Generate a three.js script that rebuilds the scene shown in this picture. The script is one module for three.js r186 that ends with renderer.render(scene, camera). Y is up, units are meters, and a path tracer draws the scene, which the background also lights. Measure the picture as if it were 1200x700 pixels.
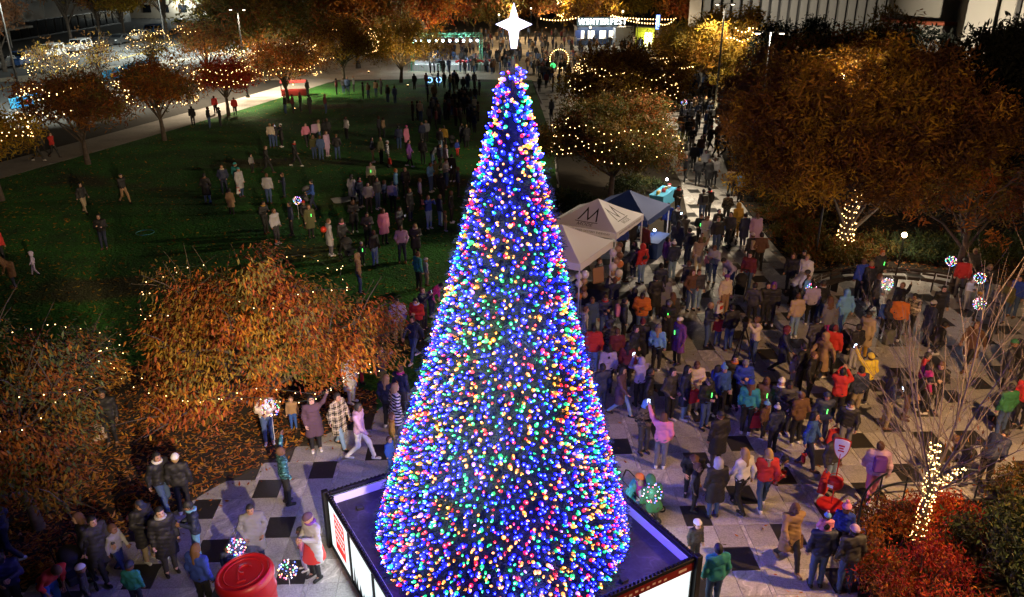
import * as THREE from 'three';
import { mergeGeometries } from 'three/addons/utils/BufferGeometryUtils.js';
import { RoundedBoxGeometry } from 'three/addons/geometries/RoundedBoxGeometry.js';
import { TextGeometry } from 'three/addons/geometries/TextGeometry.js';
import { FontLoader } from 'three/addons/loaders/FontLoader.js';
import { RectAreaLightUniformsLib } from 'three/addons/lights/RectAreaLightUniformsLib.js';

// ------------------------------------------------------------------ camera, sky, exposure
const scene = new THREE.Scene();
const FOCAL = 950, PITCH = THREE.MathUtils.degToRad(22.8), EYE = 12.5;
const camera = new THREE.PerspectiveCamera(2 * Math.atan(350 / FOCAL) * 180 / Math.PI, 1200 / 700, 0.1, 2000);
camera.position.set(0, EYE, 0);
camera.rotation.set(-PITCH, 0, 0);
const renderer = new THREE.WebGLRenderer({ antialias: true });
renderer.toneMapping = THREE.LinearToneMapping;
renderer.toneMappingExposure = 1.0;
renderer.shadowMap.enabled = true;
RectAreaLightUniformsLib.init();
{ // night sky: an even, very dim city glow
  const w = 64, h = 32, d = new Float32Array(w * h * 4);
  for (let y = 0; y < h; y++) for (let x = 0; x < w; x++) {
    const up = Math.max(0, (y / (h - 1) - 0.5) * 2), g = 0.0042 * (1 - 0.5 * up), o = (y * w + x) * 4;
    d[o] = g * 0.95; d[o + 1] = g * 0.95; d[o + 2] = g * 1.25; d[o + 3] = 1;
  }
  const t = new THREE.DataTexture(d, w, h, THREE.RGBAFormat, THREE.FloatType);
  t.mapping = THREE.EquirectangularReflectionMapping; t.magFilter = THREE.LinearFilter; t.needsUpdate = true;
  scene.background = t; scene.environment = t;
}
const moon = new THREE.DirectionalLight(new THREE.Color(0.8, 0.88, 1), 0.012);
moon.position.set(60, 90, 40); moon.target.position.set(0, 0, -50); moon.castShadow = true;
moon.shadow.camera.left = moon.shadow.camera.bottom = -120; moon.shadow.camera.right = moon.shadow.camera.top = 120; moon.shadow.camera.far = 400;
moon.name = 'moon_light'; scene.add(moon, moon.target);

// ------------------------------------------------------------------ helpers
const V = (x, y, z) => new THREE.Vector3(x, y, z);
const rgb = (r, g, b) => new THREE.Color().setRGB(r, g, b);
function rng(seed) { let a = seed >>> 0; return () => { a = (a + 0x6D2B79F5) | 0; let t = Math.imul(a ^ (a >>> 15), 1 | a); t = (t + Math.imul(t ^ (t >>> 7), 61 | t)) ^ t; return ((t ^ (t >>> 14)) >>> 0) / 4294967296; }; }
const lerp = (a, b, t) => a + (b - a) * t, clamp = (x, a, b) => Math.min(b, Math.max(a, x));
function at(px, py, h = 0) { // the point at height h that the photograph's pixel shows
  const u = (px - 600) / FOCAL, v = (py - 350) / FOCAL, c = Math.cos(PITCH), s = Math.sin(PITCH);
  const dy = -v * c - s, dz = -c + v * s, k = (h - EYE) / dy;
  return V(u * k, h, dz * k);
}
function toPx(p) { const c = Math.cos(PITCH), s = Math.sin(PITCH), y = p.y - EYE, z = -p.z * c - y * s, up = y * c - p.z * s; return [600 + FOCAL * p.x / z, 350 - FOCAL * up / z, z]; }
const taken = {};
function numbered(n) { const k = taken[n] = (taken[n] ?? -1) + 1; return k ? n + '_' + String(k).padStart(3, '0') : n; }
function tag(o, label, category, group, kind) { if (label) o.userData.label = label; if (category) o.userData.category = category; if (group) o.userData.group = group; if (kind) o.userData.kind = kind; return o; }
function thing(name, label, category, pos, turn = 0, group) { const g = new THREE.Group(); g.name = numbered(name); if (pos) g.position.copy(pos); g.rotation.y = turn; scene.add(g); return tag(g, label, category, group); }
function part(parent, name, geo, mat) { const m = new THREE.Mesh(geo, mat); m.name = name; m.castShadow = m.receiveShadow = true; parent.add(m); return m; }
function struct(name, geo, mat) { const m = part(scene, numbered(name), geo, mat); m.userData.kind = 'structure'; return m; }
function fix(g) { // ready for merging
  g = g.index ? g.toNonIndexed() : g;
  for (const k of Object.keys(g.attributes)) if (!['position', 'normal', 'uv'].includes(k)) g.deleteAttribute(k);
  if (!g.attributes.normal) g.computeVertexNormals();
  if (!g.attributes.uv) g.setAttribute('uv', new THREE.BufferAttribute(new Float32Array(g.attributes.position.count * 2), 2));
  g.clearGroups(); return g;
}
const merge = (list) => mergeGeometries(list.map(fix));
const box = (w, h, d, x = 0, y = 0, z = 0) => new THREE.BoxGeometry(w, h, d).translate(x, y, z);
const rbox = (w, h, d, r, x = 0, y = 0, z = 0) => new RoundedBoxGeometry(w, h, d, 1, r).translate(x, y, z);
const cyl = (r0, r1, h, n = 12, x = 0, y = 0, z = 0) => new THREE.CylinderGeometry(r0, r1, h, n).translate(x, y, z);
function tube(pts, rad, seg = 6) { // tapered tube through points
  const n = pts.length, pos = [], nor = [], uv = [], idx = [], T = V(), A = V(), B = V(); let prev = null, len = 0;
  for (let i = 0; i < n; i++) {
    T.subVectors(pts[Math.min(n - 1, i + 1)], pts[Math.max(0, i - 1)]).normalize();
    if (!prev) A.set(Math.abs(T.y) > 0.9 ? 1 : 0, Math.abs(T.y) > 0.9 ? 0 : 1, 0); else A.copy(prev);
    A.addScaledVector(T, -A.dot(T)).normalize(); prev = A.clone(); B.crossVectors(T, A);
    if (i) len += pts[i].distanceTo(pts[i - 1]);
    const r = Array.isArray(rad) ? rad[i] : rad;
    for (let k = 0; k <= seg; k++) { const a = k / seg * Math.PI * 2, c = Math.cos(a), s = Math.sin(a), x = A.x * c + B.x * s, y = A.y * c + B.y * s, z = A.z * c + B.z * s; pos.push(pts[i].x + x * r, pts[i].y + y * r, pts[i].z + z * r); nor.push(x, y, z); uv.push(k / seg * 0.5, len); }
  }
  for (let i = 0; i < n - 1; i++) for (let k = 0; k < seg; k++) { const a = i * (seg + 1) + k, b = a + seg + 1; idx.push(a, a + 1, b, b, a + 1, b + 1); }
  const g = new THREE.BufferGeometry(); g.setAttribute('position', new THREE.Float32BufferAttribute(pos, 3)); g.setAttribute('normal', new THREE.Float32BufferAttribute(nor, 3)); g.setAttribute('uv', new THREE.Float32BufferAttribute(uv, 2)); g.setIndex(idx); return g;
}
const bar = (a, b, r = 0.02, seg = 6) => tube([a, b], [r, r], seg);
function instanced(parent, name, geo, mat, mats, cols, kind) { const m = new THREE.InstancedMesh(geo, mat, mats.length); mats.forEach((x, i) => m.setMatrixAt(i, x)); if (cols) cols.forEach((c, i) => m.setColorAt(i, c)); m.name = name; m.castShadow = m.receiveShadow = true; if (kind) m.userData.kind = kind; parent.add(m); return m; }
function inside(x, z, poly) { let c = false; for (let i = 0, j = poly.length - 1; i < poly.length; j = i++) { const [xi, zi] = poly[i], [xj, zj] = poly[j]; if ((zi > z) !== (zj > z) && x < (xj - xi) * (z - zi) / (zj - zi) + xi) c = !c; } return c; }
function sheet(poly, y, depth = 0) { // flat ground polygon [x, z] with its top at y, uv in metres
  const s = new THREE.Shape(poly.map(([x, z]) => new THREE.Vector2(x, -z)));
  const g = depth ? new THREE.ExtrudeGeometry(s, { depth, bevelEnabled: false }) : new THREE.ShapeGeometry(s);
  g.rotateX(-Math.PI / 2).translate(0, y - depth, 0);
  const p = g.attributes.position, uv = new Float32Array(p.count * 2);
  for (let i = 0; i < p.count; i++) { uv[i * 2] = p.getX(i); uv[i * 2 + 1] = p.getZ(i); }
  g.setAttribute('uv', new THREE.BufferAttribute(uv, 2)); return g;
}
// tileable noise
const NOISE = (() => { const r = rng(7), n = 64, a = new Float32Array(n * n); for (let i = 0; i < a.length; i++) a[i] = r(); return (x, y, p) => { p = Math.min(p, n); const xi = Math.floor(x), yi = Math.floor(y); let fx = x - xi, fy = y - yi; fx = fx * fx * (3 - 2 * fx); fy = fy * fy * (3 - 2 * fy); const q = (i, j) => a[(((j % p) + p) % p) * n + (((i % p) + p) % p)]; return lerp(lerp(q(xi, yi), q(xi + 1, yi), fx), lerp(q(xi, yi + 1), q(xi + 1, yi + 1), fx), fy); }; })();
function noiseTex(size, metres, fn, srgb = true) { // fn(u, v) in 0..1 -> [r, g, b] 0..1 linear for colour maps (stored as sRGB)
  const d = new Uint8Array(size * size * 4), enc = (c) => srgb ? (c <= 0.0031308 ? 12.92 * c : 1.055 * Math.pow(c, 1 / 2.4) - 0.055) : c;
  for (let y = 0; y < size; y++) for (let x = 0; x < size; x++) { const c = fn(x / size, y / size), o = (y * size + x) * 4; for (let k = 0; k < 3; k++) d[o + k] = clamp(Math.round(enc(clamp(c[k], 0, 1)) * 255), 0, 255); d[o + 3] = 255; }
  const t = new THREE.DataTexture(d, size, size); t.wrapS = t.wrapT = THREE.RepeatWrapping; t.magFilter = THREE.LinearFilter; t.repeat.set(1 / metres, 1 / metres); if (srgb) t.colorSpace = THREE.SRGBColorSpace; t.needsUpdate = true; return t;
}
const fbm = (u, v, f, o = 4) => { let s = 0, a = 0.5, t = 0; for (let i = 0; i < o; i++) { s += a * NOISE(u * f + i * 0, v * f, f); t += a; a *= 0.5; f *= 2; } return s / t; };
const std = (c, rough = 0.8, extra = {}) => new THREE.MeshStandardMaterial({ color: c, roughness: rough, ...extra });
const glow = (c, e, rough = 0.5) => new THREE.MeshStandardMaterial({ color: c, emissive: e, emissiveIntensity: 1, roughness: rough });
function canvasTex(w, h, draw) { const c = document.createElement('canvas'); c.width = w; c.height = h; const x = c.getContext('2d'); draw(x, w, h); const t = new THREE.CanvasTexture(c); t.colorSpace = THREE.SRGBColorSpace; t.magFilter = THREE.LinearFilter; return t; }

const M = {
  blackMetal: std(rgb(0.012, 0.012, 0.014), 0.45, { metalness: 0.4 }), poleMetal: std(rgb(0.22, 0.22, 0.22), 0.5, { metalness: 0.5 }), darkPole: std(rgb(0.02, 0.022, 0.024), 0.5, { metalness: 0.3 }),
  white: std(rgb(0.75, 0.75, 0.76), 0.7), concrete: std(rgb(0.32, 0.31, 0.29), 0.9), wood: std(rgb(0.25, 0.13, 0.06), 0.7), rubber: std(rgb(0.015, 0.015, 0.015), 0.85), chrome: std(rgb(0.6, 0.6, 0.6), 0.25, { metalness: 0.9 }),
  glassDark: std(rgb(0.01, 0.012, 0.015), 0.08), wire: std(rgb(0.02, 0.03, 0.02), 0.7), warmBulb: glow(rgb(0.9, 0.8, 0.6), rgb(10, 6.0, 2.1)), whiteBulb: glow(rgb(0.9, 0.9, 0.9), rgb(16, 17, 19)), lampHead: glow(rgb(0.9, 0.85, 0.7), rgb(9, 7.5, 5.5)),
};
// ------------------------------------------------------------------ ground
const YAW = 0.043; // the paving runs slightly to the left of the view
struct('ground', new THREE.PlaneGeometry(1600, 1600).rotateX(-Math.PI / 2).translate(0, -0.08, -300), std(rgb(0.018, 0.016, 0.013), 0.95));
const grassMap = noiseTex(1024, 22, (u, v) => { const big = fbm(u, v, 4, 4), mid = fbm(u + 0.37, v + 0.11, 16, 3), fine = NOISE(u * 64 * 3.7, v * 64 * 3.7, 64) * 0.6 + NOISE(v * 64 * 7.3, u * 64 * 7.3, 64) * 0.6, worn = clamp((fbm(u + 0.6, v + 0.2, 5, 4) - 0.6) * 6, 0, 1), k = (0.35 + 0.9 * mid) * (0.4 + 0.85 * fine) * (0.55 + 0.9 * big); return [lerp(0.012 * k + 0.012 * big * k, 0.05 * k, worn), lerp(0.145 * k, 0.06 * k, worn), lerp(0.006 * k, 0.015 * k, worn)]; });
const grassBump = noiseTex(512, 3.2, (u, v) => { const b = NOISE(u * 64, v * 64, 64) * 0.7 + NOISE(v * 32, u * 32, 32) * 0.5; return [b, b, b]; }, false);
const grassMat = new THREE.MeshStandardMaterial({ map: grassMap, bumpMap: grassBump, bumpScale: 0.05, roughness: 1 });
const P2 = (px, py) => { const p = at(px, py); return [p.x, p.z]; };
// lawn edge: the leafy arc beside the paving, up past the lit tree, far edge, path edge
const arc = [[-60, 720], [20, 690], [75, 668], [105, 650], [142, 626], [200, 600], [255, 567], [300, 546], [350, 521], [400, 500], [440, 483], [456, 470]].map((p) => P2(...p));
const lawnPoly = [...arc, [-2.2, -23.6], [-0.6, -26.2], [1.2, -30], [2.4, -36], [3.0, -60], [2.2, -92], [-10, -93.5], [-20, -90], [-23.3, -76], [-27.4, -61.5], [-31.4, -48.5], [-36, -34], [-40, -22], [-40, -11]];
struct('lawn', sheet(lawnPoly, 0.03, 0.1), grassMat);
const bedPoly = [...arc.slice(0, -1).map(([x, z]) => [x + 0.05, z + 0.05]), P2(440, 460), P2(400, 455), P2(330, 440), P2(230, 430), P2(120, 430), P2(30, 470), P2(-60, 520)];
const soilMap = noiseTex(256, 1.5, (u, v) => { const a = fbm(u, v, 8, 4), b = NOISE(u * 64, v * 64, 64); const k = 0.4 + a * 0.8 + b * 0.3; return [0.022 * k, 0.016 * k, 0.009 * k]; });
const soilMat = new THREE.MeshStandardMaterial({ map: soilMap, roughness: 1 });
struct('planting_bed', sheet(bedPoly, 0.04, 0.09), soilMat);
// the bed with the trees between lawn and walkway
struct('planting_bed', sheet([[2.6, -37.5], [8.6, -36.6], [10.2, -48], [11.0, -66], [6, -70], [3.2, -62]], 0.05, 0.1), soilMat);
// right-hand bed under the oak and behind the bench
const rightBed = [P2(935, 320), P2(1000, 318), P2(1060, 318), P2(1120, 322), P2(1215, 345), [26, -27], [34, -40], [34, -75], [19, -75], [15.2, -60], [12.8, -45], [12.4, -37.5]];
struct('planting_bed', sheet(rightBed, 0.06, 0.12), soilMat);
const frontBed = [P2(1005, 700), P2(1008, 650), P2(1018, 615), P2(1045, 594), P2(1090, 588), P2(1150, 592), P2(1215, 600), P2(1240, 720)];
struct('planting_bed', sheet(frontBed, 0.1, 0.2), soilMat);
// asphalt street, path, far plaza
const grain = (f1, f2, lo, hi, tint) => (u, v) => { const k = lo + (hi - lo) * (0.6 * fbm(u, v, f1, 3) + 0.4 * NOISE(u * f2, v * f2, f2)); return tint.map((c) => c * k); };
const asphalt = new THREE.MeshStandardMaterial({ map: noiseTex(256, 6, grain(4, 64, 0.6, 1.4, [0.075, 0.075, 0.075])), roughness: 0.9 });
const concreteMat = new THREE.MeshStandardMaterial({ map: noiseTex(256, 5, grain(4, 64, 0.65, 1.3, [0.3, 0.285, 0.26])), roughness: 0.9 });
const farPave = new THREE.MeshStandardMaterial({ map: noiseTex(256, 7, grain(4, 64, 0.55, 1.35, [0.36, 0.3, 0.22])), roughness: 0.85 });
struct('road', sheet([[-71, -30], [-44, -30], [-42.5, -100], [-41, -330], [-69, -330]], -0.05), asphalt);
for (const dx of [0, 0.35]) struct('road_marking', sheet([[-53.6 + dx, -40], [-53.45 + dx, -40], [-52.3 + dx, -240], [-52.45 + dx, -240]], -0.045), std(rgb(0.55, 0.36, 0.05), 0.8));
struct('pavement', sheet([[-44, -30], [-31.4, -30], [-31.4, -48.5], [-27.4, -61.5], [-23.3, -76], [-19, -93], [-22.5, -94], [-27, -76.5], [-31.2, -61.5], [-34.6, -50], [-42.5, -100], [-43, -60]].slice(0, 0).concat([[-36, -33], [-31.4, -48.5], [-27.4, -61.5], [-23.3, -76], [-19.5, -92], [-23.0, -94], [-26.6, -78], [-31.0, -62.5], [-35.2, -48.5], [-40, -33]]), 0.036, 0.1), concreteMat);
struct('pavement', sheet([[-43.6, -30], [-41, -330], [-36, -330], [-38, -100], [-40, -30]], 0.05, 0.12), concreteMat);
struct('far_plaza', sheet([[-60, -91], [-10, -93.2], [2.2, -92.2], [11, -70], [20, -76], [30, -92], [45, -130], [42, -146], [-40, -146], [-40, -120]], -0.03), farPave);
// paved plaza: each slab its own piece, bevelled joints
const plaza = new THREE.Group(); plaza.name = 'plaza_pavement'; plaza.userData.kind = 'structure'; scene.add(plaza);
part(plaza, 'bedding', sheet([[-16, -6], [30, -6], [30, -46], [17, -80], [2.5, -92], [2, -36], [-16, -36]], -0.03), std(rgb(0.05, 0.046, 0.042), 0.95));
const slabNoise = (seed, tint, lo, hi, vein) => { const r = rng(seed), o = r(); return noiseTex(256, 1.3, (u, v) => { let k = lo + (hi - lo) * (0.35 * fbm(u + o, v, 4, 4) + 0.65 * NOISE(u * 64, v * 64, 64)); if (vein) { const w = fbm(u, v + o, 4, 4), s = Math.sin((u * 3 + v * 2) * Math.PI * 2 + w * 9); k *= 1 + 0.45 * Math.pow(Math.max(0, s), 6) - 0.3 * Math.pow(Math.max(0, -s), 10); } return tint.map((c) => c * k); }); };
const slabMats = [slabNoise(1, [0.37, 0.365, 0.36], 0.6, 1.35), slabNoise(2, [0.3, 0.295, 0.29], 0.6, 1.35), slabNoise(3, [0.42, 0.415, 0.41], 0.6, 1.3), slabNoise(4, [0.46, 0.45, 0.44], 0.7, 1.2, true), slabNoise(5, [0.026, 0.026, 0.027], 0.6, 1.5)].map((m, i) => new THREE.MeshStandardMaterial({ map: m, roughness: i === 4 ? 0.42 : 0.55 }));
const stripMat = slabMats[3];
const TW = 0.635, TD = 0.775, STRIP = 0.1;
function slabGeo(w, d, u0, v0) { // open-bottomed bevelled slab, top at y = 0
  const b = 0.007, x = w / 2 - 0.003, z = d / 2 - 0.003, T = [[-x + b, 0, -z + b], [x - b, 0, -z + b], [x - b, 0, z - b], [-x + b, 0, z - b]], O = [[-x, -0.008, -z], [x, -0.008, -z], [x, -0.008, z], [-x, -0.008, z]], L = O.map(([a, , c]) => [a, -0.03, c]), pos = [], uv = [];
  const q = (a, b2, c, d2) => { for (const p of [a, d2, c, a, c, b2]) { pos.push(...p); uv.push(p[0] + u0, p[2] + v0); } };
  q(...T); for (let i = 0; i < 4; i++) { const j = (i + 1) % 4; q(O[i], O[j], T[j], T[i]); q(L[i], L[j], O[j], O[i]); }
  const g = new THREE.BufferGeometry(); g.setAttribute('position', new THREE.Float32BufferAttribute(pos, 3)); g.setAttribute('uv', new THREE.Float32BufferAttribute(uv, 2)); g.computeVertexNormals(); return g;
}
{
  const r = rng(11), shapes = []; for (let i = 0; i < 6; i++) shapes.push(slabGeo(TW, TD, r() * 9, r() * 9));
  const stripShape = slabGeo(STRIP, TD, 2, 3), cells = [], c = Math.cos(YAW), s = Math.sin(YAW);
  const block = TW * 3 + STRIP;
  for (let j = 0; j < 118; j++) for (let i = -9; i < 19; i++) for (let k = 0; k < 4; k++) {
    const gx = i * block + (k < 3 ? (k + 0.5) * TW : 3 * TW + STRIP / 2) + 0.2, gz = -7 - (j + 0.5) * TD, x = gx * c + gz * s, z = -gx * s + gz * c;
    if (x < -16 || x > 30 || inside(x, z, bedPoly) || (inside(x, z, lawnPoly) && inside(x + 0.5, z + 0.6, lawnPoly) && inside(x + 0.5, z, lawnPoly)) || inside(x, z, rightBed) && inside(x - .5, z, rightBed) || inside(x, z, frontBed) && inside(x - 0.5, z + 0.5, frontBed)) { r(); r(); continue; }
    if (z < -36 && (x < 2.5 || x > 12.5 + (-z - 36) * 0.14)) continue; if (z < -91) continue;
    const [px, py, dz] = toPx(V(x, 0, z)), a = r(), b = r();
    if (px < -60 || px > 1260 || py > 740) continue;
    const dark = k < 3 && (((i * 3 + k) * 2 + j + 500) % 5 === 0 ? a < 0.9 : a < 0.015);
    cells.push({ x, z, dz, geo: k < 3 ? shapes[Math.floor(b * 6)] : stripShape, mat: k === 3 ? stripMat : dark ? slabMats[4] : slabMats[a > 0.9 ? 3 : Math.floor(b * 1000) % 3], strip: k === 3, vis: px > 0 && px < 1200 && py < 700 });
  }
  cells.sort((p, q) => (q.vis - p.vis) || p.dz - q.dz);
  const rest = new Map(); let n = 0;
  for (const q of cells) {
    const y = (Math.sin(q.x * 37.7 + q.z * 19.3)) * 0.0015;
    if (n < 300 && q.vis) { n++; const m = part(plaza, q.strip ? 'paving_strip' : 'paver', q.geo, q.mat); m.position.set(q.x, y, q.z); m.rotation.y = YAW; }
    else { const g = q.geo.clone().rotateY(YAW).translate(q.x, y, q.z); if (!rest.has(q.mat)) rest.set(q.mat, []); rest.get(q.mat).push(g); }
  }
  for (const [mat, list] of rest) { const m = part(plaza, 'paving', merge(list), mat); m.userData.kind = 'stuff'; }
}
// ------------------------------------------------------------------ the platform and the lit tree
const TREE = V(-0.235, 0, -13.95);
const turn30 = Math.PI / 6;
{
  const p = thing('tree_platform', 'square raised platform with glowing poster panels under the tall lit tree', 'platform', TREE, turn30);
  const S = 2.9, H = 1.5, F = 1.2;
  const deckMap = noiseTex(256, 2.2, (u, v) => { const a = fbm(u, v, 4, 5), b = NOISE(u * 64, v * 64, 64), sc = Math.pow(Math.max(0, 1 - Math.abs(fbm(v, u, 6, 3) - 0.5) * 14), 2), k = 0.25 + 2.2 * a * a * a + 0.25 * b + 0.9 * sc * a; return [0.034 * k, 0.03 * k, 0.04 * k]; });
  const deck = new THREE.MeshStandardMaterial({ map: deckMap, roughness: 0.75 });
  { // deck boards: four sheets meeting under the tree
    for (const [x, z] of [[-1, -1], [1, -1], [-1, 1], [1, 1]]) { const g = rbox(S - 0.06, 0.05, S - 0.06, 0.006, x * (S - 0.04) / 2, F - 0.025, z * (S - 0.04) / 2); const pa = g.attributes.position, uv = g.attributes.uv; for (let i = 0; i < pa.count; i++) uv.setXY(i, pa.getX(i) + x, pa.getZ(i)); part(p, 'deck_panel', g, deck); }
    part(p, 'under_frame', box(2 * S - 0.24, 0.08, 2 * S - 0.24, 0, F - 0.1, 0), M.blackMetal);
  }
  { const r = rng(33); for (const [c, m] of [[[0.4, 0.04, 0.16], 'pink'], [[0.02, 0.02, 0.02], 'black'], [[0.02, 0.02, 0.02], 'black']]) { const pts = [], a0 = r() * 6.28; for (let i = 0; i <= 18; i++) { const q = lerp(1.9, 2.66, i / 18) + 0.03 * Math.sin(i * 1.1), a = a0 + i * 0.035; pts.push(V(Math.cos(a) * q, F + 0.012, Math.sin(a) * q)); } part(p, 'power_cable', tube(pts, 0.014, 5), std(rgb(...c), 0.5)); } for (const [x, z] of [[-2.3, -2.3], [2.35, 1.2], [1.4, 2.45], [-2.4, 1.0]]) part(p, 'junction_box', rbox(0.16, 0.07, 0.11, 0.01, x, F + 0.035, z), M.rubber); const m = [], o = new THREE.Object3D(); for (let i = 0; i < 500; i++) { o.position.set((r() - .5) * 5.3, F + 0.005, (r() - .5) * 5.3); o.rotation.set(0, r() * 6, 0); o.updateMatrix(); m.push(o.matrix.clone()); } instanced(p, 'fallen_needles', box(0.05, 0.004, 0.006), std(rgb(0.05, 0.07, 0.04), 0.9), m, null, 'stuff'); }
  const trim = M.blackMetal, inner = std(rgb(0.62, 0.62, 0.66), 0.6);
  const faceTex = [
    canvasTex(256, 256, (x, w, h) => { x.fillStyle = '#f4fbfb'; x.fillRect(0, 0, w, h); x.fillStyle = '#e0241c'; x.fillRect(62, 30, 130, 196); x.fillStyle = '#ffe9e4'; for (let i = 0; i < 6; i++) for (let k = 0; k < 5; k++) if (i !== 2 && i !== 5) x.fillRect(74 + k * 22, 44 + i * 30, 15, 18); x.fillRect(70, 108, 114, 14); }),
    canvasTex(256, 256, (x, w, h) => { x.fillStyle = '#f4fbfb'; x.fillRect(0, 0, w, h); x.fillStyle = '#0d1214'; for (const [a, b, c] of [[6, 120, 34], [36, 80, 30], [70, 60, 40], [110, 44, 40], [150, 70, 34], [186, 96, 34], [216, 130, 36]]) { x.beginPath(); x.moveTo(a, h); x.lineTo(a + c / 2, h - b); x.lineTo(a + c, h); x.fill(); } x.fillRect(0, h - 10, w, 10); }),
    canvasTex(256, 256, (x, w, h) => { x.fillStyle = '#f4fbfb'; x.fillRect(0, 0, w, h); x.strokeStyle = '#0d1214'; x.lineWidth = 9; x.beginPath(); x.arc(110, 130, 44, 0.5, 5.6); x.stroke(); x.beginPath(); x.arc(170, 190, 30, 2, 6.9); x.stroke(); x.fillStyle = '#0d1214'; x.fillRect(0, h - 10, w, 10); }),
    canvasTex(64, 64, (x, w, h) => { x.fillStyle = '#f4fbfb'; x.fillRect(0, 0, w, h); }),
  ];
  const lit = faceTex.map((t) => new THREE.MeshStandardMaterial({ color: 0xffffff, map: t, emissiveMap: t, emissive: rgb(1.0, 1.1, 1.1), roughness: 0.4 }));
  const headMat = new THREE.MeshStandardMaterial({ color: 0xffffff, roughness: 0.6, map: canvasTex(1024, 64, (x, w, h) => { x.fillStyle = '#7d120e'; x.fillRect(0, 0, w, h); x.fillStyle = '#e9d3c8'; x.font = 'bold 40px sans-serif'; x.textAlign = 'center'; x.fillText('MY FIRST', w * 0.5, 46); for (let i = 0; i < 9; i++) x.fillRect(w * 0.66 + i * 26, 20 + (i % 3) * 4, 14, 18); x.fillRect(w * 0.93, 18, 38, 22); }) });
  for (let side = 0; side < 4; side++) { // 0 front-left face, 1 front-right face, 2 back-right, 3 back-left
    const w = new THREE.Group(); w.name = 'wall_side'; w.rotation.y = [-Math.PI / 2, 0, Math.PI / 2, Math.PI][side]; p.add(w);
    // local: face looks to +z at z = S
    part(w, 'top_rail', rbox(2 * S - 0.16, 0.09, 0.1, 0.01, 0, H - 0.045, S - 0.05), trim);
    part(w, 'bottom_rail', rbox(2 * S - 0.16, 0.08, 0.1, 0.01, 0, 0.1, S - 0.05), trim);
    part(w, 'inner_lining', box(2 * S - 0.34, H - F - 0.1, 0.02, 0, (H + F) / 2 - 0.045, S - 0.125), inner);
    const beads = []; for (let i = 0; i < 58; i++) beads.push(new THREE.IcosahedronGeometry(0.034, 0).scale(1, 0.8, 1).translate(-S + 0.12 + i * (2 * S - 0.24) / 57, H + 0.02, S - 0.05));
    part(w, 'rail_bulb_cover', merge(beads), M.blackMetal).userData.kind = 'stuff';
    const n = 4, pw = (2 * S - 0.2) / n, top = side === 1 ? H - 0.3 : H - 0.1;
    if (side === 1) { part(w, 'header_sign', box(2 * S - 0.22, 0.19, 0.03, 0, H - 0.19, S - 0.02), headMat); }
    for (let i = 0; i < n; i++) {
      const x = -S + 0.1 + pw * (i + 0.5), mat = side === 0 ? lit[[1, 2, 1, 0][3 - i] === undefined ? 1 : [0, 1, 2, 1][i]] : lit[3], ph = top - 0.16;
      const pg = new THREE.PlaneGeometry(pw - 0.1, ph).translate(x, 0.15 + ph / 2, S - 0.03);
      part(w, 'lit_sign_panel', pg, mat);
      part(w, 'back_panel', box(pw - 0.02, ph, 0.02, x, 0.15 + ph / 2, S - 0.08), M.blackMetal);
      if (i) part(w, 'mullion', box(0.07, ph, 0.06, x - pw / 2, 0.15 + ph / 2, S - 0.03), trim);
    }
    part(w, 'corner_post', rbox(0.14, H + 0.04, 0.14, 0.015, S - 0.01, (H + 0.04) / 2, S - 0.01), trim);
    const a = new THREE.RectAreaLight(rgb(0.9, 1, 1), side < 2 ? 2.4 : 0.8, 2 * S - 0.5, 1.1); a.position.set(0, 0.7, S + 0.03); a.rotation.y = Math.PI; a.name = 'panel_light'; w.add(a);
  }
}
const treeR = (h) => { const k = [[1.2, 2.54], [1.6, 2.54], [2.4, 2.33], [4.25, 1.8], [6.64, 1.11], [8.9, 0.55], [10.2, 0.25], [11.1, 0.05]]; for (let i = 1; i < k.length; i++) if (h <= k[i][0]) return lerp(k[i - 1][1], k[i][1], (h - k[i - 1][0]) / (k[i][0] - k[i - 1][0])); return 0.06; };
const treeX = (h) => (h / 11.4) * 0.263, xmas = thing('christmas_tree', 'tall cone-shaped Christmas tree covered in multicoloured bulbs with a white star', 'christmas tree', TREE);
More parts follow.
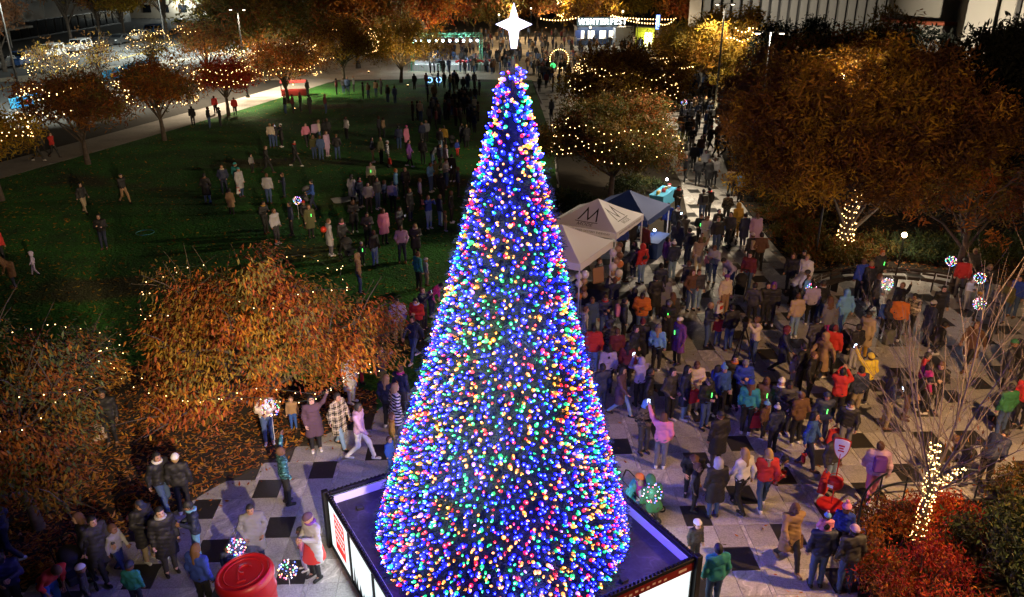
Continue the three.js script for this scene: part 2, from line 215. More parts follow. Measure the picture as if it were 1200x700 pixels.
{
  const r = rng(21), up = V(0, 1, 0), tmp = new THREE.Object3D();
  part(xmas, 'trunk', tube([V(0, 1.15, 0), V(0.13, 6, 0), V(treeX(10.9), 10.95, 0)], [0.16, 0.1, 0.04], 8), std(rgb(0.05, 0.035, 0.02), 0.9));
  { // dark inner body of the crown
    const pts = []; for (let i = 0; i <= 24; i++) { const h = lerp(1.28, 11.0, i / 24); pts.push(new THREE.Vector2(Math.max(0.02, Math.min(treeR(h) * 0.6, treeR(h) - 0.2)), h)); }
    const g = new THREE.LatheGeometry([new THREE.Vector2(0.02, 1.3), ...pts], 40), a = g.attributes.position; for (let i = 0; i < a.count; i++) a.setX(i, a.getX(i) + treeX(a.getY(i))); g.computeVertexNormals();
    part(xmas, 'inner_crown', g, std(rgb(0.025, 0.065, 0.04), 1));
  }
  // sprigs of needles
  const needles = []; for (let i = 0; i < 16; i++) { const t = i / 16, a = i * 2.4, L = 0.11 - 0.03 * t, q = new THREE.PlaneGeometry(0.011, L).translate(0, L / 2, 0).rotateX(0.85).rotateY(a).translate(0, t * 0.26, 0); needles.push(q); } needles.push(tube([V(0, -0.1, 0), V(0, 0.3, 0)], [0.008, 0.003], 3));
  const sprig = merge(needles), mats = [], cols = [];
  for (let i = 0; i < 14000; i++) {
    const u = 1 - Math.sqrt(r()), h = 1.25 + u * 9.7, a = r() * Math.PI * 2, R = Math.max(0.02, treeR(h) * (h > 9 ? 0.7 : 1) - 0.22 + r() * 0.16);
    tmp.position.set(treeX(h) + Math.cos(a) * R, h, Math.sin(a) * R);
    const d = V(Math.cos(a) + (r() - .5) * .9, 0.05 + (r() - 0.5) * 0.9, Math.sin(a) + (r() - .5) * .9).normalize(); tmp.quaternion.setFromUnitVectors(up, d); tmp.scale.setScalar((0.55 + r() * 0.55) * (h > 9 ? 0.7 : 1)); tmp.updateMatrix(); mats.push(tmp.matrix.clone());
    const k = 0.6 + r() * 0.8; cols.push(rgb(0.025 * k, 0.065 * k, 0.04 * k));
  }
  instanced(xmas, 'needles', sprig, std(rgb(1, 1, 1), 0.7, { side: THREE.DoubleSide }), mats, cols, 'stuff');
  // bulbs: a coloured body with a bright tip
  const body = new THREE.LatheGeometry([[0.01, -0.03], [0.022, -0.022], [0.03, 0.0], [0.027, 0.022], [0.012, 0.038]].map((p) => new THREE.Vector2(...p)), 7);
  const tip = new THREE.LatheGeometry([[0.012, 0.038], [0.012, 0.048], [0.007, 0.057], [0.001, 0.06]].map((p) => new THREE.Vector2(...p)), 7);
  const gg = mergeGeometries([body, tip], true);
  const kinds = [[0.46, [0.02, 0.06, 22], [1.0, 1.4, 46]], [0.19, [0.0, 1.5, 0.32], [0.9, 15, 4.5]], [0.19, [2.8, 0.85, 0.0], [17, 6.2, 0.8]], [0.14, [2.4, 0.015, 0.02], [17, 1.0, 0.8]], [0.02, [1.6, 0.6, 4], [6, 4.5, 22]]];
  const bm = kinds.map(([, b, t]) => [glow(rgb(0.1, 0.1, 0.1), rgb(...b)), glow(rgb(0.3, 0.3, 0.3), rgb(...t))]);
  const all = []; const N = 6400, DEEP = 500, TOP = 160;
  for (let i = 0; i < N + DEEP + TOP; i++) {
    const deep = i >= N && i < N + DEEP, u = i < N ? 1 - Math.sqrt(1 - (i + 0.5) / N * 0.9985) : deep ? 1 - Math.sqrt(1 - r() * 0.97) : 0.72 + r() * 0.27, h = 1.3 + u * 9.62 + (r() - 0.5) * 0.08, a = i * 2.399963 + (deep || i >= N ? r() * 6.28 : (r() - 0.5) * 0.14 / Math.max(0.3, treeR(h))), R = deep ? Math.max(0.05, treeR(h) - 0.07 - r() * 0.1) : treeR(h) + r() * 0.08;
    const d = V(Math.cos(a) + (r() - .5) * 1.1, 0.35 + (r() - 0.5) * 1.2, Math.sin(a) + (r() - .5) * 1.1).normalize();
    tmp.position.set(treeX(h) + Math.cos(a) * R, h, Math.sin(a) * R); tmp.quaternion.setFromUnitVectors(up, d); tmp.scale.setScalar(0.7 + r() * r() * 0.9); tmp.updateMatrix();
    let k = 0, c = r(); while (c > kinds[k][0] && k < kinds.length - 1) { c -= kinds[k][0]; k++; }
    const w = tmp.position.clone().add(TREE), [px, py, dz] = toPx(w), front = V(Math.cos(a), 0.25, Math.sin(a)).dot(V(0, EYE, 0).sub(w).normalize());
    all.push({ m: tmp.matrix.clone(), k, key: front < 0.15 || py > 700 ? 1e3 : dz - front });
  }
  all.sort((a, b) => a.key - b.key);
  all.slice(0, 300).forEach((b) => { const m = part(xmas, 'light_bulb', gg, bm[b.k]); m.applyMatrix4(b.m); });
  kinds.forEach((_, k) => instanced(xmas, 'light_bulb_mass', gg, bm[k], all.slice(300).filter((b) => b.k === k).map((b) => b.m), null, 'stuff'));
  // strings looping between the bulbs
  const wires = []; for (let s = 0; s < 46; s++) { let h = 1.6 + r() * 8.6, a = r() * 6.28; const pts = [], n = 14, da = (0.5 + r() * 0.9) / treeR(h) / n * 1.6, sag = 0.1 + r() * 0.35, slope = (r() - 0.3) * 0.05; for (let i = 0; i <= n; i++) { const t = i / n, hh = h + i * slope - sag * Math.sin(t * Math.PI), R = treeR(clamp(hh, 1.3, 10.8)) + 0.04; pts.push(V(treeX(hh) + Math.cos(a + i * da) * R, hh, Math.sin(a + i * da) * R)); } wires.push(tube(pts, 0.006, 4)); }
  part(xmas, 'light_wire', merge(wires), std(rgb(0.03, 0.16, 0.09), 0.5)).userData.kind = 'stuff';
  // star: four-pointed, with a frame and a glowing skin
  const star = new THREE.Group(); star.name = 'star'; star.position.set(treeX(11.5), 11.5, 0); xmas.add(star);
  const sh = new THREE.Shape(), pt = [[0, 0.31], [0.055, 0.08], [0.27, 0], [0.07, -0.08], [0.03, -0.36], [-0.03, -0.36], [-0.07, -0.08], [-0.27, 0], [-0.055, 0.08]]; sh.moveTo(...pt[0]); pt.slice(1).forEach((q) => sh.lineTo(...q));
  const sg = new THREE.ExtrudeGeometry(sh, { depth: 0.06, bevelEnabled: true, bevelSize: 0.02, bevelThickness: 0.05, bevelSegments: 1 }).translate(0, 0, -0.03);
  part(star, 'star_light', sg, glow(rgb(0.9, 0.9, 0.9), rgb(1.8, 1.8, 2.5)));
  for (const s of [-1, 1]) part(star, 'frame', merge([bar(V(-0.25, 0, s * 0.085), V(0.25, 0, s * 0.085), 0.011, 4), bar(V(0, -0.34, s * 0.085), V(0, 0.29, s * 0.085), 0.011, 4), new THREE.SphereGeometry(0.034, 8, 6).translate(0, 0, s * 0.088)]), std(rgb(0.12, 0.12, 0.14), 0.4));
  const sl = new THREE.PointLight(rgb(0.9, 0.92, 1), 6); sl.position.set(0, 0, 0.35); sl.shadow.radius = 8; sl.castShadow = true; sl.name = 'star_glow'; star.add(sl);
  // light of the bulbs: lamps just in front of the lit skin, all round
  for (let ring = 0; ring < 4; ring++) for (let i = 0; i < 6; i++) { const h = [2.2, 4.2, 6.4, 8.6][ring], a = (i + ring * 0.5) / 6 * Math.PI * 2 + 0.3, R = treeR(h) + 0.55; const l = new THREE.PointLight(rgb(0.22, 0.15, 1), [5, 4, 3, 1.4][ring]); l.position.set(treeX(h) + Math.cos(a) * R, h, Math.sin(a) * R); l.shadow.radius = 12; l.castShadow = true; l.name = 'bulb_light'; xmas.add(l); }
}
// ------------------------------------------------------------------ trees
const leafGeo = (() => { const g = new THREE.BufferGeometry(); g.setAttribute('position', new THREE.Float32BufferAttribute([0, 0, 0, 0.16, 0.35, 0.05, 0, 0.45, -0.03, -0.16, 0.35, 0.05, 0.1, 0.75, 0.02, -0.1, 0.75, 0.02, 0, 1, -0.12], 3)); g.setIndex([0, 1, 2, 0, 2, 3, 2, 1, 4, 2, 5, 3, 2, 4, 6, 2, 6, 5]); g.computeVertexNormals(); g.setAttribute('uv', new THREE.Float32BufferAttribute(new Float32Array(14), 2)); return g; })();
const clumpGeo = (n, seed, wide = 0.5) => { const r = rng(seed), l = []; for (let i = 0; i < n; i++) { const s = 0.45 + r() * 0.35; l.push(leafGeo.clone().scale(s * wide * 2, s, s).rotateX(r() * 3 - 0.6).rotateZ(r() * 6.28).rotateY(r() * 6.28).translate((r() - .5) * 0.9, (r() - .5) * 0.9, (r() - .5) * 0.9)); } return merge(l); };
const clumps = [clumpGeo(7, 3), clumpGeo(7, 4)], sparseClump = clumpGeo(5, 9, 0.4);
const leafMat = new THREE.MeshPhysicalMaterial({ color: 0xffffff, roughness: 0.85, specularIntensity: 0.35, side: THREE.DoubleSide, transmission: 0.4, thickness: 0 });
const barkMap = noiseTex(128, 0.8, (u, v) => { const k = 0.5 + fbm(u, v, 8, 3); return [0.075 * k, 0.058 * k, 0.045 * k]; });
const barkMat = new THREE.MeshStandardMaterial({ map: barkMap, roughness: 0.95 });
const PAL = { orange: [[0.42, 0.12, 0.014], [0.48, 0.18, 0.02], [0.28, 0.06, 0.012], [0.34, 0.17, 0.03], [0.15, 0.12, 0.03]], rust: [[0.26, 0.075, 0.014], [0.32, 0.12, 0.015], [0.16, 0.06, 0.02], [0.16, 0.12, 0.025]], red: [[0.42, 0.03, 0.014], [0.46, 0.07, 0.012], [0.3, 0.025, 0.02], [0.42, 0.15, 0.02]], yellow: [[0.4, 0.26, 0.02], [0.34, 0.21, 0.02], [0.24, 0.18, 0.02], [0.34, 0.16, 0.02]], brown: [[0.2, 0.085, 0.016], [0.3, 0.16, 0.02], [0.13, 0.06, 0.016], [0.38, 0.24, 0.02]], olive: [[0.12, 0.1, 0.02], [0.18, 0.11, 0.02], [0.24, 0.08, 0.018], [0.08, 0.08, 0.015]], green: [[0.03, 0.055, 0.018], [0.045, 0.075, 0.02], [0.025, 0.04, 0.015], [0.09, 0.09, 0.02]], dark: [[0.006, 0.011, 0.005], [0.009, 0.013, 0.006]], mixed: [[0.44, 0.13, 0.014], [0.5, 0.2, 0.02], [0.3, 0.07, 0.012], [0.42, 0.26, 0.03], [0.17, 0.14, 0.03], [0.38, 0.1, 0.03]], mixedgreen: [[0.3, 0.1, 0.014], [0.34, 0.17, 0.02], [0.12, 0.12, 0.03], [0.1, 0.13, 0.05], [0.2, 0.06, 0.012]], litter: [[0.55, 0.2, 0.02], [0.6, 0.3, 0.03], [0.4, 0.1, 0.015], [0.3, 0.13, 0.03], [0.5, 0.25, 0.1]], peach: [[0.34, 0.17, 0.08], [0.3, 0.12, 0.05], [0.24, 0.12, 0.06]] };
function growTree(o) { // o: name,label,group, pos, h, rx, ry, cy (crown centre height), pal, n leaves, leaf size, mode, seed, bare
  const r = rng(o.seed), g = thing(o.name, o.label, 'tree', V(o.pos.x, o.base ?? 0.03, o.pos.z), 0, o.group), wood = [], tr = o.trunk ?? 0.05 + o.h * 0.018;
  const fork = Math.max(0.5, (o.cy - o.ry) * 0.75 + 0.25), lean = V((r() - .5) * 0.5, 0, (r() - .5) * 0.5);
  part(g, 'trunk', tube([V(0, -0.05, 0), V(lean.x * 0.2, fork * 0.5, lean.z * 0.2), V(lean.x * 0.5, fork, lean.z * 0.5), V(lean.x, o.cy, lean.z)], [tr * 1.35, tr, tr * 0.85, tr * 0.4], 8), barkMat);
  const top = V(lean.x * 0.5, fork, lean.z * 0.5), centres = [], nc = o.clusters ?? 70;
  for (let i = 0; i < nc; i++) { // cluster centres through an uneven dome
    const a = r() * 6.283, t = Math.pow(r(), 0.6), e = Math.asin(lerp(o.mode === 'droop' ? -0.8 : -0.55, 1, r())), wob = 0.8 + 0.35 * Math.sin(a * 3 + o.seed) * Math.cos(e * 2 + o.seed * 2) + (r() - .5) * 0.2, q = (0.45 + 0.55 * t) * wob;
    centres.push(V(lean.x + Math.cos(a) * Math.cos(e) * o.rx * q, o.cy + Math.sin(e) * o.ry * q, lean.z + Math.sin(a) * Math.cos(e) * (o.rz ?? o.rx) * q));
  }
  const nb = o.branches ?? 22;
  for (let i = 0; i < nb; i++) {
    const c = centres[i % nc].clone(); if (o.twigs) c.sub(V(lean.x, o.cy, lean.z)).multiplyScalar(1.05 + 0.25 * r()).add(V(lean.x, o.cy, lean.z));
    const s = V(lerp(lean.x * .5, lean.x, r()), lerp(fork * 0.85, o.cy, r() * 0.7), lerp(lean.z * .5, lean.z, r())), m = s.clone().lerp(c, 0.5).add(V((r() - .5) * 0.3, o.ry * 0.12, (r() - .5) * 0.3));
    wood.push(tube([s, s.clone().lerp(m, .5), m, c], [tr * 0.5, tr * 0.38, tr * 0.26, tr * 0.08], 5));
    for (let k = 0; k < (o.twigs ?? 2); k++) { const e = c.clone().add(V(r() - .5, r() * 0.8 - 0.1, r() - .5).multiplyScalar(o.rx * 0.4)), b = m.clone().lerp(c, 0.3 + r() * 0.5); wood.push(tube([b, b.clone().lerp(e, .5).add(V(0, 0.08, 0)), e], [tr * 0.16, tr * 0.1, tr * 0.03], 4)); }
  }
  part(g, 'branches', merge(wood), barkMat);
  if (o.n) {
    const tmp = new THREE.Object3D(), mats = [], cols = [], pal = PAL[o.pal], cr = o.cr ?? o.rx * 0.3, tint = centres.map(() => [r(), 0.65 + r() * 0.7]);
    for (let i = 0; i < o.n; i++) {
      const ci = Math.floor(r() * nc), c = centres[ci], d = V(r() + r() + r() - 1.5, (r() + r() + r() - 1.5) * 0.75, r() + r() + r() - 1.5).multiplyScalar(cr * 0.9);
      tmp.position.copy(c).add(d);
      if (o.mode === 'droop') { tmp.rotation.set(Math.PI * (0.5 + r() * 0.45), Math.atan2(tmp.position.x - lean.x, tmp.position.z - lean.z) + (r() - .5) * 2.6, (r() - .5) * 0.9, 'YXZ'); } else tmp.rotation.set(r() * 6.28, r() * 6.28, r() * 6.28);
      tmp.scale.setScalar(o.leaf * (0.7 + r() * 0.6)); tmp.updateMatrix(); mats.push(tmp.matrix.clone());
      const pi = r() < 0.6 ? Math.floor(tint[ci][0] * pal.length) : Math.floor(r() * pal.length), k = tint[ci][1] * (0.7 + r() * 0.6), p = pal[pi % pal.length]; cols.push(rgb(p[0] * k, p[1] * k, p[2] * k));
    }
    instanced(g, 'crown', o.mode === 'droop' ? leafGeo : o.sparse ? sparseClump : clumps[o.seed % 2], leafMat, mats, cols, 'stuff');
  }
  g.userData.centre = undefined; delete g.userData.centre;
  if (o.lights) lightString(o, r, lean);
  return g;
}
const dotGeo = new THREE.IcosahedronGeometry(1, 0);
function lightString(o, r, lean) { // warm bulbs in swags over the crown
  const g = thing('light_string', o.lightLabel, 'string lights', V(o.pos.x, 0.03, o.pos.z), 0, 'strings of warm bulbs draped over trees'), pts = [], wires = [];
  for (let s = 0; s < o.lights; s++) {
    const n = 26, a0 = r() * 6.28, da = (1.6 + r() * 1.8) / n * (r() < .5 ? -1 : 1), e0 = -0.5 + r() * 1.3, de = (r() - .5) * 0.9 / n, line = [];
    for (let i = 0; i <= n; i++) { const a = a0 + i * da, e = e0 + i * de - 0.16 * Math.sin(i / n * Math.PI * 3) ** 2, q = 0.93 + 0.04 * Math.sin(i); line.push(V(lean.x + Math.cos(a) * Math.cos(e) * o.rx * q, o.cy + Math.sin(e) * o.ry * q, lean.z + Math.sin(a) * Math.cos(e) * (o.rz ?? o.rx) * q)); }
    wires.push(tube(line, 0.008, 3)); const c = new THREE.CatmullRomCurve3(line), L = c.getLength(), m = Math.round(L / (o.lightGap ?? 0.3)); for (let i = 0; i < m; i++) pts.push(c.getPointAt(i / m).add(V((r() - .5) * 0.06, -0.03, (r() - .5) * 0.06)));
  }
  part(g, 'wire', merge(wires), M.wire);
  const b = o.bulb ?? 0.035; instanced(g, 'bulbs', dotGeo, M.warmBulb, pts.map((p) => new THREE.Matrix4().makeScale(b, b, b).setPosition(p)), null, 'stuff');
}
function trunkLights(pos, path, label, count, seed, R = 0.16, bulb = 0.02) {
  const r = rng(seed), g = thing('light_string', label, 'string lights', V(pos.x, 0.03, pos.z), 0, 'strings of warm bulbs wound round trunks'), pts = [], c = new THREE.CatmullRomCurve3(path), line = [];
  for (let i = 0; i < count; i++) { const t = i / count, p = c.getPointAt(t), a = t * count * 0.55, rr = R * (1.1 - 0.4 * t); p.x += Math.cos(a) * rr; p.z += Math.sin(a) * rr; line.push(p); pts.push(p.clone().add(V((r() - .5) * 0.07, (r() - .5) * 0.07, (r() - .5) * 0.07))); }
  part(g, 'wire', tube(line, 0.006, 3), M.wire);
  instanced(g, 'bulbs', dotGeo, M.warmBulb, pts.map((p) => new THREE.Matrix4().makeScale(bulb, bulb, bulb).setPosition(p)), null, 'stuff');
  return g;
}
const fallG = 'autumn trees around the lawn';
growTree({ name: 'cherry_tree', label: 'big orange-leaved tree with drooping leaves left of the tall lit tree', group: fallG, pos: V(-7.0, 0, -19.9), h: 5.7, rx: 3.9, rz: 3.2, ry: 2.15, cy: 3.2, pal: 'mixed', n: 29000, leaf: 0.15, mode: 'droop', seed: 5, clusters: 130, branches: 46, twigs: 3, cr: 0.64, trunk: 0.13, lights: 4, lightGap: 0.45, bulb: 0.012, lightLabel: 'string of small warm bulbs draped over the big orange tree' });
growTree({ name: 'cherry_tree', label: 'orange and olive drooping tree cut by the left picture edge', group: fallG, pos: V(-11.2, 0, -15.6), h: 5.6, rx: 3.0, rz: 2.9, ry: 2.3, cy: 3.2, pal: 'mixedgreen', n: 20000, leaf: 0.145, mode: 'droop', seed: 8, clusters: 110, branches: 36, twigs: 4, cr: 0.55, trunk: 0.12, lights: 4, lightGap: 0.42, bulb: 0.012, lightLabel: 'string of small warm bulbs draped over the tree at the left edge' });
const pathTree = (px, py, rx, ry, cy, h, pal, seed, n, lights, what, leaf = 0.42) => growTree({ name: 'park_tree', label: what, group: 'trees along the lawn path', pos: at(px, py), h, rx, ry, cy, pal, n, leaf, seed, sparse: true, lights, bulb: 0.028, lightGap: 0.46, lightLabel: ('warm bulbs draped over the ' + what).split(' ').slice(0, 15).join(' ') });
pathTree(103, 193, 3.5, 2.1, 3.9, 6, 'rust', 31, 2600, 7, 'rust brown tree standing beside the path with the mulch ring');
pathTree(193, 165, 3.4, 2.1, 3.9, 6, 'orange', 32, 2300, 6, 'orange rust tree standing where the path bends by the lawn');
pathTree(2, 236, 2.4, 1.7, 3.6, 5.2, 'yellow', 33, 1300, 6, 'thin yellow tree standing at the lower end of the path');
pathTree(268, 136, 2.6, 1.6, 3.3, 5, 'red', 34, 1500, 6, 'reddish small tree standing behind the three walkers');
pathTree(338, 121, 4.2, 2.2, 3.8, 6, 'rust', 35, 2400, 9, 'wide rust tree standing above the lawn with thick lights');
pathTree(470, 97, 4.4, 2.6, 4.0, 6.6, 'yellow', 36, 2400, 8, 'golden tree standing beside the stage truss');
pathTree(404, 104, 4.0, 2.4, 4.4, 6.8, 'brown', 37, 2200, 6, 'brown tree standing between the golden and the rust trees');
pathTree(120, 112, 2.6, 2.2, 3.7, 6, 'brown', 38, 260, 6, 'nearly bare tree standing by the blue barriers');
pathTree(72, 118, 2.5, 2.0, 3.7, 6, 'brown', 39, 240, 5, 'nearly bare tree standing left of the blue barriers');
pathTree(182, 96, 2.6, 2.2, 3.7, 6, 'brown', 40, 330, 6, 'sparse brown tree standing right of the blue barriers');
pathTree(245, 100, 3.4, 2.6, 4.4, 7, 'rust', 41, 1500, 3, 'dim rust tree standing under the double lamp');
const farTree = (px, py, rx, ry, cy, h, pal, seed, n, what, leaf = 0.85, lights = 0) => growTree({ name: 'far_tree', label: what, group: 'trees far behind the lawn', pos: at(px, py), h, rx, ry, cy, pal, n, leaf, seed, clusters: 60, lights, bulb: 0.07, lightGap: 0.5, lightLabel: 'bulbs on the ' + what.split(' behind')[0] });
farTree(318, 92, 7.5, 4.6, 6.2, 11, 'olive', 51, 2200, 'tall olive and gold tree behind the wide rust tree');
farTree(420, 80, 7.5, 5.4, 6.6, 12, 'rust', 52, 2200, 'tall dark orange tree behind the brown park tree');
farTree(372, 72, 6, 5, 6.5, 11, 'yellow', 53, 1500, 'tall yellowish tree between the two tall orange ones');
farTree(500, 62, 6.5, 4.6, 6.4, 10, 'orange', 54, 1500, 'orange tree behind the left end of the stage truss');
farTree(548, 30, 5, 3.6, 5.6, 9, 'orange', 55, 900, 'bright orange tree far behind the star');
farTree(640, 26, 6, 5, 7, 12, 'brown', 56, 700, 'thin brown tree far behind the star to its right', 0.8, 3);
farTree(146, 44, 4.6, 3.4, 6.2, 9, 'yellow', 57, 1200, 'yellow street tree behind the parked white cars');
farTree(118, 46, 5.6, 5, 8, 12, 'dark', 58, 420, 'dark bare street tree behind the silver car');
farTree(84, 52, 5.2, 4.6, 8, 12, 'rust', 59, 330, 'russet street tree before the grey building');
farTree(6, 84, 3.6, 3.2, 6.4, 9, 'peach', 60, 420, 'pale orange street tree at the top left corner');
farTree(196, 44, 6, 4, 7.6, 11, 'rust', 61, 450, 'russet tree behind the far white cars');
farTree(270, 48, 9, 6, 7, 13, 'brown', 62, 1600, 'wide brown tree behind the double lamp');
farTree(700, 14, 9, 6, 7.5, 14, 'brown', 63, 900, 'wide brown tree behind the lit letters');
farTree(790, 12, 9, 6, 8, 14, 'rust', 64, 900, 'rust tree behind the market huts');
[[-44, -158], [-33, -170], [-23, -156], [-13, -172], [-4, -154], [5, -166], [14, -152], [24, -168], [33, -154], [43, -160], [-54, -168], [0, -186], [-28, -190], [22, -188]].forEach(([x, z], i) => growTree({ name: 'skyline_tree', label: ['russet', 'brown', 'gold', 'dark orange', 'olive', 'tawny', 'copper', 'umber', 'amber', 'ochre', 'bronze', 'sandy', 'chestnut', 'dun'][i] + ' tree in the farthest row behind the market', group: 'farthest row of trees', pos: V(x, 0, z), h: 9, rx: 6.5, ry: 3.8, cy: 4.7, pal: ['rust', 'brown', 'yellow', 'orange', 'olive'][i % 5], n: 900, leaf: 1.1, seed: 500 + i, clusters: 40, branches: 12, lights: i % 3 === 0 ? 3 : 0, bulb: 0.075, lightGap: 0.7, lightLabel: 'warm bulbs on the ' + ['russet', '', '', 'dark orange', '', '', 'copper', '', '', 'ochre', '', '', 'chestnut', ''][i] + ' tree in the farthest row' }));
// right side
const rg = 'trees on the right of the lit tree';
growTree({ name: 'elm_tree', label: 'wide russet tree with light swags behind the white canopy', group: rg, pos: V(5.4, 0, -43.2), h: 5.6, rx: 3.8, ry: 1.9, cy: 3.5, pal: 'olive', n: 9000, leaf: 0.26, seed: 71, clusters: 80, cr: 1.1, lights: 7, lightGap: 0.4, bulb: 0.022, lightLabel: 'warm bulbs swagged over the russet tree behind the white canopy' });
growTree({ name: 'elm_tree', label: 'tall olive brown tree with light swags beyond the russet tree', group: rg, pos: V(7.6, 0, -55.5), h: 7.4, rx: 3.9, ry: 2.9, cy: 4.5, pal: 'brown', n: 9000, leaf: 0.3, seed: 72, clusters: 80, cr: 1.3, lights: 9, lightGap: 0.46, bulb: 0.024, lightLabel: 'warm bulbs swagged over the tall olive brown tree' });
growTree({ name: 'gold_tree', label: 'golden lit tree at the end of the walkway', group: rg, pos: V(18, 0, -74), h: 8, rx: 4.2, ry: 3.4, cy: 4.8, pal: 'yellow', n: 3400, leaf: 0.5, seed: 73, clusters: 60, lights: 4, bulb: 0.05, lightLabel: 'warm bulbs on the golden tree at the walkway end' });
growTree({ name: 'gold_tree', label: 'small gold tree beside the market counter', group: rg, pos: at(795, 92), h: 6, rx: 3.4, ry: 2, cy: 3.4, pal: 'yellow', n: 1500, leaf: 0.5, seed: 74 });
growTree({ name: 'oak_tree', label: 'huge brown and gold oak filling the upper right', group: rg, pos: V(15.0, 0, -34.6), h: 10, rx: 5.3, rz: 4.9, ry: 4.6, cy: 5.2, pal: 'brown', n: 24000, leaf: 0.31, seed: 75, clusters: 190, branches: 40, cr: 1.15, trunk: 0.2 });
growTree({ name: 'oak_tree', label: 'peach coloured tree left of the huge oak', group: rg, pos: V(14.9, 0, -50), h: 8, rx: 2.3, ry: 2.7, cy: 4.6, pal: 'peach', n: 2600, leaf: 0.36, seed: 76, clusters: 60 });
growTree({ name: 'oak_tree', label: 'dim gold tree behind the huge oak', group: rg, pos: V(20.5, 0, -50), h: 10, rx: 5, ry: 4, cy: 5.6, pal: 'olive', n: 4200, leaf: 0.42, seed: 77, clusters: 80 });
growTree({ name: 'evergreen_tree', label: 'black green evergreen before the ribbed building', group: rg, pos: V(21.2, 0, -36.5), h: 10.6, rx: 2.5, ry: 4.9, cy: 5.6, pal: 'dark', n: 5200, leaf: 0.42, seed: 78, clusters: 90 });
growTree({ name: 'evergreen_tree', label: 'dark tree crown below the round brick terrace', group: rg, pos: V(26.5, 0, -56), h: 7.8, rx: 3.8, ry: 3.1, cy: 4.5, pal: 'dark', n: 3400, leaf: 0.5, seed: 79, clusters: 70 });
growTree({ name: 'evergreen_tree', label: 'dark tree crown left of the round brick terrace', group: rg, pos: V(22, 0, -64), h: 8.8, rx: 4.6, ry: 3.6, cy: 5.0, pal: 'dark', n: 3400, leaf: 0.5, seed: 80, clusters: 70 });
growTree({ name: 'sapling_tree', label: 'thin tree with few orange leaves behind the bench', group: rg, pos: V(17.8, 0, -30.3), h: 5.5, rx: 2.2, ry: 1.9, cy: 3.9, pal: 'rust', n: 520, leaf: 0.26, seed: 81, clusters: 40, branches: 18 });
growTree({ name: 'sapling_tree', label: 'bare tree at the right edge with a light-wound trunk', group: rg, pos: V(20.3, 0, -28.6), h: 6.5, rx: 2.6, ry: 2.4, cy: 4.4, pal: 'rust', n: 220, leaf: 0.24, seed: 82, clusters: 40, branches: 26, twigs: 4 });
trunkLights(V(20.3, 0, -28.6), [V(0, 0.2, 0), V(0, 1.4, 0), V(0.1, 2.6, 0)], 'warm bulbs wound round the trunk at the right edge', 110, 301, 0.16, 0.016);
trunkLights(V(15.0, 0, -34.6), [V(0, 0.3, 0), V(0, 1.6, 0), V(0.1, 3.2, 0.1)], 'warm bulbs wound round the huge oak trunk', 130, 302, 0.36, 0.024);
// bare young tree in the front bed, its trunk wound with bulbs
{
  const pos = at(1070, 646), r = rng(88), g = thing('young_tree', 'bare purple-grey young tree in front bed with many upright branches', 'tree', V(pos.x, 0.1, pos.z), 0, rg), W = [];
  const trunk = [V(0, -0.05, 0), V(0.03, 0.6, 0), V(0.05, 1.25, -0.02), V(0.07, 1.7, 0)];
  part(g, 'trunk', tube(trunk, [0.1, 0.085, 0.075, 0.06], 8), barkMat);
  const grow = (s, dir, len, rad, depth) => { const pts = [s.clone()], rs = [rad]; const d = dir.clone(); for (let i = 1; i <= 6; i++) { d.add(V((r() - .5) * 0.16, 0.05, (r() - .5) * 0.16)).normalize(); pts.push(pts[i - 1].clone().addScaledVector(d, len / 6)); rs.push(rad * (1 - i / 6 * 0.75)); } W.push(tube(pts, rs, 5)); if (depth > 0) for (let k = 0; k < 4 + depth * 2; k++) { const i = 1 + Math.floor(r() * 5), e = d.clone().add(V((r() - .5) * 1.7, (r() - .5) * 0.5, (r() - .5) * 1.7)).normalize(); grow(pts[i], e, len * (0.35 + r() * 0.25), rs[i] * 0.6, depth - 1); } };
  for (const [a, t, L, q] of [[0.2, 0.12, 5.0, 0.036], [1.3, 0.35, 4.2, 0.03], [2.4, 0.5, 3.8, 0.028], [3.3, 0.55, 3.4, 0.026], [4.2, 0.42, 4.0, 0.03], [5.2, 0.6, 3.4, 0.026], [6.0, 0.75, 3.0, 0.024], [0.8, 0.85, 2.8, 0.022], [2.9, 0.95, 2.6, 0.022]]) grow(trunk[2].clone().lerp(trunk[3], r()), V(Math.cos(a) * t, 1, Math.sin(a) * t).normalize(), L, q, 2);
  part(g, 'branches', merge(W), std(rgb(0.16, 0.13, 0.12), 0.8));
  const tmp = new THREE.Object3D(), mats = [], cols = []; for (let i = 0; i < 60; i++) { tmp.position.set(0.5 + (r() - .3) * 2.6, 1.6 + r() * 1.8, (r() - .5) * 2.2); tmp.rotation.set(2.6 + r() * .8, r() * 6, 0); tmp.scale.setScalar(0.13); tmp.updateMatrix(); mats.push(tmp.matrix.clone()); cols.push(rgb(0.3, 0.09 + r() * .05, 0.02)); }
  instanced(g, 'leaves', leafGeo, leafMat, mats, cols, 'stuff');
  trunkLights(pos, [V(0, 0.3, 0), V(0.03, 0.65, 0), V(0.05, 1.3, 0), V(0.02, 2.0, 0), V(-0.06, 2.9, 0)], 'warm bulbs wound round the bare young tree in the front bed', 190, 303, 0.13, 0.013);
  trunkLights(pos, [V(0.07, 1.5, 0), V(0.35, 1.85, -0.05), V(0.75, 2.15, -0.1)], 'warm bulbs along the side branch of the bare young tree', 60, 304, 0.1, 0.013);
}
